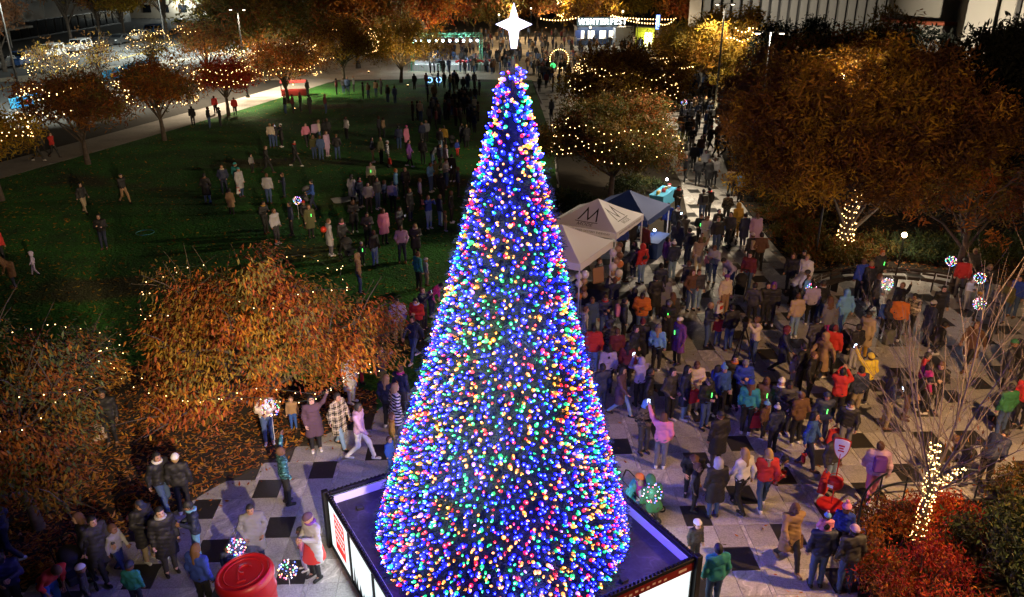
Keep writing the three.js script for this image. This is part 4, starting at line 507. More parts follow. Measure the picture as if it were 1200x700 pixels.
function zone(x, y) {
  if (y < 112) return x < 480 ? 'before the string-lit trees' : x < 650 ? 'in front of the stage' : 'at the far market';
  if (x < 300 && y < 345) return x < 75 && y > 280 ? 'at the dark lawn edge' : y < 192 ? 'beside the lawn path' : 'on the open lawn';
  if (x < 480 && y < 205) return y < 140 ? 'on the upper lawn' : 'on the middle lawn';
  if (x < 600 && y < 205) return 'on the lawn behind the lit tree';
  if (x < 400 && y < 310) return 'above the orange tree';
  if (x < 600 && y < 320) return 'on the lawn left of the lit tree';
  if (x < 600 && y < 545 && x > 395) return 'left of the lit tree';
  if (x < 600) return x > 345 ? 'by the glowing platform' : x > 225 && y > 600 ? 'beside the red drum' : y > 535 && x < 225 ? 'on the leafy paving' : 'below the orange tree';
  if (y < 232) return y < 160 ? 'far up the walkway' : 'on the walkway by the tables';
  if (y < 345) return x < 765 ? 'at the white canopies' : x < 815 ? 'beside the blue canopy' : x < 905 ? 'in the crowd beyond the canopies' : x < 980 ? 'at the oak bed' : 'near the curved bench';
  if (x > 985 && y < 412) return 'near the curved bench';
  if (x > 1030) return y < 470 ? 'beyond the bare young tree' : 'behind the bare young tree';
  if (y > 555) return x < 800 ? 'at the platform wall' : x < 905 ? 'right of the platform' : 'by the red kettle';
  if (x < 730) return 'at the right flank of the lit tree';
  if (x < 805) return y < 440 ? 'in the crowd right of the tree' : 'near the raised pink arm';
  if (x < 900) return y < 415 ? 'beside the video tripod' : 'in the middle of the plaza';
  return y < 450 ? 'on the right plaza' : 'above the red kettle';
}
const persons = [];
function person(x, y, ps, face, top, tcol, lcol, head, o = {}) {
  const scale = o.k ?? 1, child = scale < 0.85, pos = o.pos ?? at(x, y, 0), r = rng(Math.round(x * 131 + y * 977)), tall = 1.72 * scale;
  const onLawn = inside(pos.x, pos.z, lawnPoly); if (!o.pos) pos.y = onLawn ? 0.035 : 0.002;
  const pxh = FOCAL * tall / toPx(pos)[2], fine = pxh > 46, f = figure(POSEN[ps], child, fine), s = scale * (child ? 1 : 0.97 + r() * 0.07);
  const a = face === '*' ? Math.atan2(TREE.x - pos.x, TREE.z - pos.z) + (r() - .5) * 0.8 : face * Math.PI / 180;
  const g = thing('person', '', 'person', pos, a, o.group ?? (pos.y > 0 && onLawn ? 'visitors on the lawn' : 'visitors on the paving')); g.scale.setScalar(s);
  part(g, 'body', f.body(), skins[Math.floor(r() * 5)]);
  part(g, TOPN[top], f[TOPN[top]](), clothMat(tcol)); part(g, 'trousers', f.legs(), clothMat(lcol)); part(g, 'shoes', f.shoes(), clothMat(o.shoe ?? (r() < 0.35 ? 'white' : r() < 0.6 ? 'black' : 'brown')));
  const [kind, hcol] = head.split(':');
  const hairC = ['black', 'brown', 'black', 'blonde', 'brown'][Math.floor(r() * 5)];
  if (top === 'H' || top === 'P' || top === 'C') part(g, 'hood', f.hoodup(), clothMat(o.hood ?? tcol));
  else if (kind === 's') part(g, 'hair', f.hair(), clothMat(hcol)); else if (kind === 'l') part(g, 'hair', f.longhair(), clothMat(hcol));
  else { part(g, 'hair', (o.long ? f.longhair : f.hair)(), clothMat(hairC)); if (kind === 'b' || kind === 'p') { const b = part(g, 'beanie', f.beanie(), clothMat(hcol)); if (kind === 'p') part(b, 'pompom', f.pompom(), clothMat(o.pom ?? hcol)); } else if (kind === 'c') part(g, 'cap', f.cap(), clothMat(hcol)); else if (kind === 'x') { part(g, 'santa_hat', f.santa(), clothMat('red')); part(g, 'fur_band', f.band(), clothMat('white')); } else if (kind === 'n') part(g, 'headband', f.band(), clothMat(hcol)); }
  if (o.pack) part(g, 'backpack', rbox(0.3, 0.42, 0.17, 0.05, 0, 1.22, -0.21), clothMat(o.pack));
  if (o.sling) part(g, 'sling_bag', merge([rbox(0.22, 0.15, 0.08, 0.03, 0.02, 1.18, -0.16), tube([V(-0.14, 1.46, -0.02), V(0, 1.3, -0.155), V(0.15, 1.05, -0.13)], 0.018, 4)]), clothMat(o.sling));
  if (o.scarf) part(g, 'scarf', new THREE.TorusGeometry(0.085, 0.042, 8, 14).scale(1, 1, 0.9).rotateX(Math.PI / 2).translate(0, 1.46, 0.0), clothMat(o.scarf));
  if (o.skirt) part(g, 'skirt', cyl(0.17, 0.25, 0.4, 14, 0, 0.74, 0), clothMat(o.skirt));
  const w = (j, off) => { const q = f.J.wr[j].clone(), d = q.clone().sub(f.J.el[j]).normalize(); return q.addScaledVector(d, 0.08).add(off ?? V(0, 0, 0)).multiplyScalar(s).applyAxisAngle(V(0, 1, 0), a).add(pos); };
  const hatW = { b: 'beanie', p: 'pompom beanie', c: 'cap', n: 'headband' }, isDup = (n) => n;
  const rec = { g, x, px: toPx(pos)[0], adult: !child, top: (tcol === 'patterned' ? 'patterned teal' : tcol.replace('royal', 'royal blue')) + ' ' + TOPW[top], low: (lcol.includes('denim') ? lcol.replace('denim', 'blue jeans').replace('light blue', 'light blue') : lcol + ' ' + (o.legw ?? 'trousers')), head: kind === 's' ? hcol.replace('blonde', 'fair').replace('maroon', 'auburn').replace('tan', 'thin').replace('orange', 'ginger') + ' hair' : kind === 'l' ? 'long ' + hcol.replace('blonde', 'fair') + ' hair' : kind === 'x' ? 'santa hat' : kind === '-' ? '' : hcol.replace('royal', 'royal blue') + ' ' + hatW[kind], pose: POSEW[ps] ?? '', zone: o.zone ?? zone(x, y), extra: o.say ?? (o.pack ? o.pack + ' backpack' : o.scarf ? o.scarf + ' scarf' : ''), far: pxh < 24 };
  persons.push(rec);
  const near = rec.top + (rec.head ? ' and ' + rec.head : '');
  if (o.phone) { const q = thing('phone', '', 'phone', w(1, V(0, 0.03, 0.03)), a, 'phones held up in the crowd'); q.rotation.set(-0.3, a, 0, 'YXZ'); part(q, 'case', rbox(0.08, 0.155, 0.012, 0.005), M.blackMetal); part(q, 'screen', box(0.07, 0.14, 0.004, 0, 0, -0.0075), glow(rgb(0.5, 0.5, 0.5), rgb(3.5, 4.5, 6))); q.userData.label = ('lit phone held by person in ' + near + ' ' + rec.zone).split(' ').slice(0, 16).join(' '); }
  if (o.tote) { const c = o.tote.split(':'), q = thing('tote_bag', '', 'bag', w(o.toteHand ?? 0, V(0, -0.2, 0.02)).add(V(0, -0.16, 0)), a + 0.4, 'bags carried by visitors'); const big = +(c[1] ?? 1); part(q, 'bag_body', new THREE.CylinderGeometry(0.2 * big, 0.25 * big, 0.36 * big, 4, 1).rotateY(Math.PI / 4).scale(1, 1, 0.45), clothMat(c[0])); for (const sz of [-1, 1]) part(q, 'handle', new THREE.TorusGeometry(0.09 * big, 0.012, 5, 10, Math.PI).translate(0, 0.18 * big, sz * 0.05), clothMat(c[2] ?? c[0])); if (c[3]) part(q, 'print', box(0.2 * big, 0.14 * big, 0.004, 0, 0.02, 0.074 * big + 0.012).rotateX(-0.06), clothMat(c[3])); q.userData.label = (c[0] + ' tote bag carried by person in ' + rec.top + ' and ' + rec.low + ' ' + rec.zone).split(' ').slice(0, 16).join(' '); }
  if (o.glow) { const q = thing('glow_stick', ('green glow stick on person in ' + rec.top + ' ' + rec.zone).split(' ').slice(0, 16).join(' '), 'glow stick', pos.clone().add(V(Math.sin(a) * 0.2 * s, 1.2 * s, Math.cos(a) * 0.2 * s)), a, 'glow sticks worn in the crowd'); part(q, 'lit_tube', tube([V(0, -0.07, 0), V(0, 0.07, 0.01)], 0.014, 6), glow(rgb(0.1, 0.4, 0.1), rgb(0.3, 3, 0.4))); }
  return { g, pos, a, s, f, w };
}
function labelPeople() {
  const wc = (t) => t.split(' ').length, all = persons.map((p) => { const opts = [], who = p.adult ? 'person' : 'child'; const base = `${who} in ${p.top}`; opts.push(base + ' ' + p.zone, `${base} and ${p.low} ${p.zone}`); if (p.head) opts.push(`${base} with ${p.head} ${p.zone}`, `${base} and ${p.low} with ${p.head} ${p.zone}`); if (p.pose) opts.push(`${base} ${p.pose} ${p.zone}`); if (p.extra) opts.unshift(`${base} with ${p.extra} ${p.zone}`); if (p.pose && p.head) opts.push(`${who} with ${p.head} in ${p.top} ${p.pose} ${p.zone}`); return opts.filter((t) => wc(t) <= 16); });
  // take the shortest wording that no other figure's options share
  const count = {}; all.forEach((o) => new Set(o).forEach((t) => count[t] = (count[t] ?? 0) + 1));
  const left = new Map();
  persons.forEach((p, i) => { const t = all[i].find((q) => count[q] === 1); if (t) p.g.userData.label = t; else { const k = p.top + p.zone + p.adult; if (!left.has(k)) left.set(k, []); left.get(k).push(p); } });
  const ord = ['first', 'second', 'third', 'fourth', 'fifth', 'sixth', 'seventh', 'eighth', 'ninth', 'tenth'];
  for (const l of left.values()) { l.sort((a, b) => a.px - b.px); const far = l.every((p) => p.far); l.forEach((p, i) => { const who = p.adult ? 'person' : 'child'; if (l.length > 2 && far) { p.g.userData.label = `small distant ${who} in ${p.top} ${p.zone}`; p.g.userData.group = `distant visitors in ${p.top} ${p.zone}`; } else p.g.userData.label = l.length === 1 ? `${who} in ${p.top} and ${p.low} ${p.zone}`.split(' ').slice(0, 16).join(' ') : `${ord[i] ?? 'next'} from left ${who} in ${p.top} ${p.zone}`; }); }
}
// ------------------------------------------------------------------ who stands where (pixel of the feet, pose, facing, clothes)
const crowd = [
  // paving, left and bottom
  [424, 539, 'wk', 80, 'h', 'lilac', 'white', 's:black', { shoe: 'white' }], [337, 591, 'wv', 120, 'j', 'patterned', 'black', 's:brown', { shoe: 'black' }], [400, 525, 'sr', 60, 'c', 'plaid', 'light denim', 's:black', {}], [371, 528, 'wv', 20, 'c', 'plum', 'black', 'l:black', {}], [316, 521, 'ph', 20, 's', 'cream', 'denim', 'l:brown', { sling: 'red' }], [412, 473, 'st', 60, 'c', 'light grey', 'light grey', 's:brown', {}], [345, 505, 'st', 10, 'j', 'tan', 'blue', 's:brown', { k: 0.62 }],
  [449, 463, 'fo', 60, 'j', 'navy', 'olive', 's:black', {}], [456, 501, 'st', 160, 'j', 'navy', 'black', 'l:blonde', {}], [472, 487, 'st', 150, 'j', 'navy', 'charcoal', 's:brown', { scarf: 'magenta' }], [466, 514, 'st', 120, 'c', 'striped', 'grey', 'l:blonde', {}], [461, 530, 'st', 100, 'j', 'mustard', 'olive', 's:brown', { k: 0.7 }], [458, 552, 'st', 60, 'j', 'blue', 'blue', 's:brown', { k: 0.6 }],
  [196, 602, 'sr', 60, 'j', 'black', 'denim', 's:black', { scarf: 'white', say: 'white fur collar' }], [217, 602, 'st', 195, 'j', 'black', 'black', 'b:white', {}], [176, 657, 'ph', 60, 'c', 'black', 'khaki', 'c:navy', {}], [193, 655, 'st', -20, 'j', 'beige', 'teal', 's:brown', { k: 0.68, say: 'fur collar' }], [201, 671, 'st', 40, 'c', 'black', 'charcoal', 's:black', { scarf: 'light grey' }], [235, 658, 'ph', -60, 'j', 'navy', 'light blue', 'b:black', { scarf: 'light blue' }], [303, 664, 'pk', 20, 'c', 'grey', 'navy', 's:black', {}], [273, 684, 'st', 30, 'j', 'navy', 'navy', 's:black', { k: 0.6 }],
  [110, 678, 'st', -60, 'c', 'black', 'black', 'l:brown', { sling: 'orange', say: 'brown shoulder bag' }], [124, 680, 'sr', 60, 'c', 'charcoal', 'black', 's:black', {}], [143, 672, 'sr', 80, 'j', 'light grey', 'denim', 's:brown', { k: 0.75 }], [66, 722, 'be', 60, 's', 'red', 'blue', 's:brown', {}], [163, 716, 'st', 180, 'j', 'teal', 'navy', 'b:navy', { k: 0.72 }], [106, 716, 'st', 120, 'j', 'charcoal', 'navy', 'b:white', { k: 0.68 }], [22, 726, 'ph', 30, 'j', 'navy', 'black', 'c:black', {}], [14, 660, 'sr', -60, 'j', 'navy', 'navy', 's:black', {}], [242, 716, 'st', 160, 'j', 'royal', 'black', 'l:brown', {}],
  [371, 677, 'ph', -40, 'c', 'light grey', 'black', 'b:plum', { scarf: 'purple', skirt: 'red', shoe: 'black' }], [358, 668, 'st', -60, 'j', 'pink', 'lavender', 's:black', { k: 0.66 }], [133, 522, 'st', 10, 'j', 'black', 'black', 's:black', { tote: 'beige' }],
  // lawn, near the tree
  [468, 403, 'pk', 20, 'p', 'lavender', 'khaki', 's:black', { }], [490, 402, 'ph', -20, 'j', 'red', 'black', 's:black', { scarf: 'white' }], [486, 424, 'wk', -30, 'h', 'navy', 'denim', 's:black', { phone: 1 }], [497, 388, 'fo', 60, 'h', 'navy', 'black', 's:brown', { phone: 1 }], [506, 372, 'be', 60, 'j', 'magenta', 'navy', 's:black', {}], [491, 341, 'st', 130, 'j', 'teal', 'black', 's:brown', {}], [500, 336, 'st', 120, 'j', 'light grey', 'khaki', 'b:light grey', { k: 0.7 }], [472, 309, 'pk', 10, 's', 'lilac', 'navy', 's:black', {}], [488, 304, 'ph', 10, 'c', 'black', 'black', 'l:blonde', { scarf: 'cream', say: 'cream fur hood' }], [440, 313, 'st', 50, 'j', 'black', 'light denim', 's:brown', {}], [422, 345, 'st', 100, 'H', 'tan', 'denim', '-', {}], [421, 452, 'st', 40, 'j', 'red', 'red', 'x', {}],
  [451, 287, 'st', 40, 'c', 'pink', 'black', 'l:brown', {}], [469, 281, 'ph', 60, 'j', 'charcoal', 'black', 's:black', { phone: 1 }], [432, 290, 'ph', 20, 'j', 'charcoal', 'black', 's:black', {}], [416, 273, 'ph', 20, 'c', 'black', 'black', 'l:brown', {}], [388, 301, 'st', 120, 'c', 'light grey', 'grey', 's:brown', {}], [403, 300, 'pu', 60, 'j', 'black', 'black', 'l:black', { scarf: 'pink' }], [425, 312, 'st', 30, 'j', 'black', 'black', 'b:light grey', { k: 0.62, glow: 1 }],
  [503, 269, 'fo', 40, 's', 'royal', 'light denim', 's:brown', { say: 'yellow hem stripes' }], [516, 267, 'st', 120, 'j', 'navy', 'light denim', 's:brown', {}], [522, 272, 'st', 120, 'j', 'tan', 'tan', 's:brown', { k: 0.6 }], [529, 262, 'st', 80, 'j', 'black', 'black', 's:brown', {}], [481, 260, 'st', 60, 'c', 'black', 'navy', 's:brown', {}], [476, 232, 'pk', 30, 'j', 'black', 'black', 's:tan', {}], [493, 246, 'st', 100, 's', 'lavender', 'black', 's:brown', { tote: 'pink:0.6' }], [518, 240, 'st', 150, 'j', 'black', 'black', 's:black', {}], [505, 226, 'ph', 60, 's', 'light blue', 'denim', 's:brown', {}], [511, 222, 'wv', 30, 'j', 'olive', 'black', 's:black', {}], [523, 221, 'ph', 60, 's', 'beige', 'denim', 's:brown', { phone: 1 }], [530, 214, 'st', 160, 'c', 'black', 'black', 's:black', {}], [537, 232, 'st', 100, 'j', 'navy', 'black', 's:brown', {}],
  [414, 242, 'st', 150, 'c', 'light grey', 'black', 'l:black', {}], [423, 244, 'st', 60, 'j', 'navy', 'navy', 's:black', { scarf: 'red' }], [436, 224, 'st', 10, 's', 'cream', 'charcoal', 'l:brown', { glow: 1 }], [433, 251, 'pk', 20, 'h', 'light grey', 'charcoal', 's:black', {}], [443, 246, 'st', 50, 'j', 'charcoal', 'denim', 's:black', {}], [451, 241, 'ph', 60, 'j', 'navy', 'black', 's:brown', { phone: 1, k: 0.8 }], [461, 250, 'st', 170, 's', 'lavender', 'black', 's:black', {}], [465, 234, 'st', 90, 'j', 'light blue', 'denim', 's:orange', {}],
  [368, 248, 'pu', -70, 's', 'blue', 'navy', 's:black', {}], [316, 240, 'st', 180, 'h', 'light grey', 'denim', 's:brown', {}], [334, 232, 'ph', -60, 'j', 'navy', 'navy', 'c:black', { k: 0.82 }], [312, 275, 'ph', 60, 'j', 'black', 'black', 's:black', { scarf: 'mustard' }], [325, 287, 'st', 60, 'h', 'light grey', 'charcoal', 's:brown', {}], [343, 277, 'st', -60, 'j', 'navy', 'black', 's:black', {}], [365, 280, 'st', 40, 'c', 'olive', 'black', 's:brown', { glow: 1 }], [358, 268, 'st', 60, 'j', 'black', 'black', 'b:red', { k: 0.8 }],
  // lawn, left and middle
  [147, 239, 'wk', 60, 'j', 'black', 'tan', 'c:navy', {}], [100, 251, 'sr', 70, 'j', 'black', 'khaki', 's:black', {}], [123, 293, 'cr', 10, 'j', 'black', 'navy', 's:black', {}], [244, 240, 'pk', 180, 'c', 'black', 'light denim', 's:black', { scarf: 'brown' }], [264, 229, 'pk', 20, 'j', 'navy', 'navy', 's:brown', { scarf: 'cream' }], [283, 232, 'st', 60, 'c', 'light grey', 'denim', 'b:teal', { tote: 'white:0.8:red:red' }], [272, 252, 'st', 180, 'c', 'tan', 'black', 's:black', { k: 0.8 }], [279, 226, 'st', 150, 'j', 'teal', 'black', 'b:teal', {}], [296, 203, 'st', 60, 'j', 'light grey', 'black', 's:black', { k: 0.68 }], [18, 338, 'be', -60, 'c', 'brown', 'navy', 's:brown', {}], [42, 324, 'sr', -60, 'H', 'lavender', 'lavender', '-', { k: 0.62 }], [3, 312, 'st', 60, 'j', 'red', 'black', 's:black', {}],
  [227, 148, 'wk', 100, 'j', 'black', 'denim', 's:black', { glow: 1 }], [246, 151, 'st', 180, 'c', 'black', 'black', 's:black', {}], [259, 149, 'st', 170, 'j', 'black', 'black', 's:black', {}], [276, 136, 'st', 60, 'j', 'red', 'black', 's:black', { k: 0.6 }], [253, 134, 'st', 60, 'j', 'red', 'black', 's:black', { k: 0.55 }], [45, 189, 'wk', 90, 'j', 'black', 'black', 's:black', {}], [52, 184, 'wk', -90, 'j', 'charcoal', 'black', 's:black', {}], [64, 185, 'wk', 80, 'j', 'red', 'black', 's:brown', {}],
  [319, 174, 'st', 190, 's', 'cream', 'denim', 's:blonde', {}], [323, 173, 'st', 170, 'j', 'charcoal', 'denim', 's:brown', {}], [331, 173, 'fo', -60, 'c', 'black', 'black', 'b:white', { phone: 1 }], [314, 204, 'wk', 90, 'j', 'black', 'black', 's:brown', {}], [347, 196, 'wk', 80, 'j', 'black', 'black', 's:black', { scarf: 'red' }], [360, 173, 'sr', 40, 'j', 'pink', 'black', 's:black', {}], [370, 170, 'st', 120, 'j', 'lilac', 'denim', 'b:light blue', {}], [375, 168, 'st', 200, 'j', 'cream', 'black', 's:brown', {}], [381, 167, 'st', 200, 'j', 'black', 'black', 'b:light grey', {}], [385, 166, 'st', 160, 'j', 'charcoal', 'black', 's:blonde', {}], [369, 188, 'st', 30, 'j', 'olive', 'denim', 'l:blonde', {}], [377, 189, 'st', 200, 'j', 'denim', 'denim', 's:brown', {}], [384, 184, 'st', 60, 'c', 'lilac', 'lilac', 'l:brown', {}], [396, 188, 'pk', 180, 'j', 'black', 'denim', 's:brown', {}], [407, 165, 'sr', -60, 's', 'white', 'black', 's:brown', { shoe: 'white' }], [445, 164, 'st', 200, 'c', 'charcoal', 'black', 's:brown', { scarf: 'brown' }], [450, 163, 'st', 160, 'c', 'tan', 'black', 'l:brown', {}], [437, 191, 'pk', 90, 'j', 'navy', 'khaki', 's:black', {}], [447, 192, 'st', 60, 'j', 'olive', 'black', 's:blonde', {}], [455, 197, 'st', 100, 'j', 'striped', 'charcoal', 'b:light grey', { tote: 'red:0.9' }], [468, 176, 'st', 190, 'j', 'navy', 'denim', 's:black', {}], [477, 175, 'st', 60, 'c', 'pink', 'black', 'b:magenta', {}],
  [335, 134, 'st', 60, 'j', 'black', 'black', 's:black', {}], [344, 134, 'st', 60, 'j', 'maroon', 'black', 's:black', {}], [353, 132, 'st', 180, 'j', 'black', 'light grey', 's:black', {}], [364, 135, 'st', 90, 'j', 'charcoal', 'charcoal', 's:black', {}], [382, 134, 'cr', 30, 'j', 'maroon', 'black', 's:black', { scarf: 'teal' }],
  [484, 143, 'st', 60, 'j', 'black', 'khaki', 's:brown', {}], [490, 142, 'st', 180, 'j', 'charcoal', 'black', 's:black', {}], [493, 143, 'st', 30, 'j', 'beige', 'khaki', 's:blonde', { k: 0.62, glow: 1 }], [506, 140, 'pk', 180, 'j', 'navy', 'denim', 's:black', {}], [522, 142, 'cr', 30, 'j', 'charcoal', 'denim', 's:brown', {}], [527, 129, 'st', 90, 'j', 'black', 'black', 's:black', {}], [533, 129, 'st', 120, 'j', 'charcoal', 'black', 's:brown', {}], [543, 135, 'st', 120, 'j', 'navy', 'black', 's:brown', {}], [548, 134, 'st', 30, 'j', 'navy', 'navy', 's:black', { scarf: 'red' }], [556, 135, 'st', 30, 's', 'cream', 'black', 's:brown', {}], [540, 153, 'sr', 60, 'j', 'black', 'black', 's:blonde', {}], [556, 157, 'st', 160, 'c', 'navy', 'black', 's:black', {}], [547, 174, 'st', 200, 'c', 'black', 'black', 's:blonde', {}], [495, 169, 'st', 60, 'j', 'navy', 'black', 's:brown', {}], [500, 168, 'st', 120, 'j', 'grey', 'charcoal', 's:blonde', {}], [516, 179, 'st', 150, 'j', 'charcoal', 'light denim', 's:brown', {}], [521, 176, 'st', 160, 'j', 'mustard', 'black', 's:black', {}], [536, 184, 'st', 40, 'j', 'royal', 'red', 's:brown', { k: 0.66 }], [541, 173, 'pu', 60, 'j', 'charcoal', 'black', 's:black', {}], [480, 196, 'sr', 90, 'c', 'purple', 'black', 's:black', {}], [496, 193, 'st', 170, 'j', 'black', 'black', 's:black', {}], [507, 196, 'be', 60, 'j', 'grey', 'denim', 's:black', {}], [523, 202, 'st', 120, 'j', 'lavender', 'charcoal', 's:brown', {}], [516, 200, 'st', 60, 'j', 'navy', 'black', 's:black', {}],
  // paving right of the tree
  [751, 333, 'st', 215, 'H', 'red', 'light denim', '-', { sling: 'black' }], [728, 305, 'st', 200, 's', 'royal', 'black', 's:black', {}], [718, 376, 'fo', 200, 'h', 'navy', 'khaki', 's:brown', {}], [779, 321, 'st', 60, 'p', 'purple', 'black', 's:black', { }], [787, 328, 'st', 200, 'j', 'navy', 'light denim', 'p:white', {}], [805, 312, 'pk', 220, 'j', 'navy', 'navy', 's:black', { pack: 'black' }], [817, 323, 'wv', -30, 's', 'beige', 'cream', 'l:brown', {}], [834, 332, 'ph', -40, 'j', 'light grey', 'denim', 's:brown', { say: 'dark vest' }], [828, 322, 'st', 30, 'j', 'pink', 'denim', 'n:red', { k: 0.6 }], [825, 294, 'ph', 20, 'c', 'light grey', 'black', 'l:brown', { phone: 1 }], [819, 291, 'ph', -20, 'j', 'black', 'black', 's:black', { glow: 1 }], [821, 300, 'st', 0, 'j', 'olive', 'black', 's:brown', { k: 0.62 }], [793, 254, 'ph', 20, 'j', 'black', 'black', 's:black', { scarf: 'red' }], [822, 258, 'st', 190, 'j', 'charcoal', 'denim', 's:black', { pack: 'black' }], [829, 256, 'st', 200, 'j', 'black', 'black', 's:black', { scarf: 'red' }], [781, 277, 'st', 190, 'j', 'royal', 'black', 's:black', {}], [791, 282, 'st', 20, 'c', 'black', 'black', 'c:blue', { scarf: 'white' }], [800, 292, 'fo', 190, 'j', 'charcoal', 'black', 's:black', { phone: 1 }], [792, 303, 'st', 160, 'c', 'navy', 'black', 'l:black', {}], [839, 284, 'st', 20, 'j', 'black', 'black', 's:black', {}], [804, 352, 'st', 200, 'j', 'charcoal', 'black', 's:brown', {}], [808, 364, 'pk', 20, 's', 'brown', 'denim', 'l:brown', {}], [815, 363, 'st', 10, 'j', 'charcoal', 'light denim', 's:brown', {}], [772, 356, 'st', 190, 'j', 'navy', 'black', 's:black', {}], [741, 300, 'st', 20, 'j', 'black', 'black', 's:black', {}], [755, 306, 'st', 120, 'j', 'maroon', 'black', 's:black', {}], [700, 350, 'st', 60, 'j', 'charcoal', 'black', 's:brown', {}], [731, 330, 'be', 90, 'j', 'navy', 'black', 's:black', {}], [742, 326, 'st', -60, 'j', 'charcoal', 'navy', 'l:black', {}],
  [692, 399, 'st', 20, 'j', 'denim', 'denim', 's:brown', { sling: 'white' }], [707, 396, 'ph', 10, 'j', 'navy', 'denim', 's:brown', { scarf: 'red', say: 'red shirt' }], [684, 412, 'st', 90, 'h', 'light grey', 'grey', 's:brown', {}], [729, 401, 'st', 90, 'p', 'navy', 'black', 's:black', { pack: 'pink' }], [741, 389, 'wk', 130, 'H', 'black', 'black', '-', {}], [750, 395, 'ph', -10, 'p', 'orange', 'denim', 's:black', {}], [766, 373, 'pk', 190, 'c', 'black', 'black', 's:black', {}], [776, 372, 'st', 180, 'c', 'grey', 'black', 'l:black', {}], [768, 435, 'st', 160, 's', 'light blue', 'black', 'b:grey', { long: 1, shoe: 'white' }], [750, 430, 'st', 170, 'c', 'black', 'black', 's:maroon', {}], [793, 427, 'st', -60, 'c', 'purple', 'black', 'b:white', { glow: 1 }], [781, 403, 'ph', -20, 'c', 'black', 'black', 'b:grey', { glow: 1 }], [785, 396, 'st', 200, 'c', 'charcoal', 'black', 'l:brown', {}], [694, 438, 'st', 180, 'p', 'red', 'light denim', 's:black', {}], [712, 432, 'st', 200, 'j', 'camo', 'navy', 's:black', { zone: 'with a child on the shoulders' }], [721, 440, 'st', 190, 's', 'maroon', 'black', 's:brown', {}], [733, 456, 'st', 170, 's', 'maroon', 'black', 'l:black', {}], [741, 438, 'st', 60, 'j', 'navy', 'black', 's:black', {}], [711, 461, 'st', 180, 'h', 'lavender', 'black', 'l:black', {}], [748, 476, 'fo', 200, 'H', 'lavender', 'black', '-', { phone: 1 }], [827, 406, 'ph', 60, 'j', 'navy', 'denim', 's:blonde', {}], [840, 406, 'st', 180, 'j', 'red', 'denim', 's:black', { k: 0.7 }], [853, 411, 'st', 200, 'j', 'black', 'denim', 's:black', {}],
  [726, 488, 'wk', 60, 'c', 'plum', 'light denim', 'l:black', {}], [704, 486, 'st', 200, 'j', 'navy', 'navy', 's:black', {}], [758, 492, 'sr', 90, 'j', 'black', 'navy', 's:black', { scarf: 'black', say: 'short beard' }], [783, 494, 'pk', 40, 'j', 'charcoal', 'black', 's:black', {}], [800, 491, 'st', 60, 'c', 'navy', 'light denim', 'l:black', {}], [811, 484, 'ph', 0, 's', 'cream', 'grey', 's:brown', { tote: 'red' }], [824, 502, 'ph', 30, 'h', 'black', 'denim', 'c:black', { glow: 1 }], [842, 488, 'st', 20, 'j', 'blue', 'black', 'p:light blue', {}], [835, 487, 'st', 100, 'j', 'royal', 'black', 'l:black', {}], [855, 477, 'st', 0, 'j', 'black', 'black', 's:black', { scarf: 'orange' }], [867, 480, 'ph', -10, 'j', 'royal', 'black', 'b:grey', {}], [753, 531, 'ph', 20, 'H', 'camo', 'charcoal', '-', { hood: 'light blue', say: 'bright blue hood' }], [773, 549, 'wv', 165, 'h', 'pink', 'grey', 'l:brown', { phone: 1, shoe: 'white' }], [838, 549, 'st', 200, 'c', 'black', 'charcoal', 'b:black', {}], [808, 580, 'be', -10, 'j', 'black', 'black', 'l:brown', {}], [812, 598, 'st', 60, 'j', 'charcoal', 'black', 's:brown', { k: 0.78, shoe: 'black' }], [835, 606, 'st', 190, 'C', 'black', 'denim', '-', { hood: 'light grey', say: 'white hood' }], [865, 598, 'sr', -150, 's', 'white', 'black', 'l:blonde', {}], [892, 596, 'sr', 180, 'j', 'red', 'denim', 'l:blonde', { scarf: 'plaid', shoe: 'white' }], [735, 600, 'cu', 60, 'j', 'teal', 'denim', 'b:orange', {}], [765, 614, 'cu', 200, 'H', 'green', 'charcoal', '-', {}], [812, 662, 'st', 20, 's', 'charcoal', 'black', 'b:white', { k: 0.7 }], [834, 714, 'st', 190, 'j', 'teal', 'denim', 's:black', {}], [748, 606, 'st', 100, 'j', 'light grey', 'denim', 's:blonde', { k: 0.6 }],
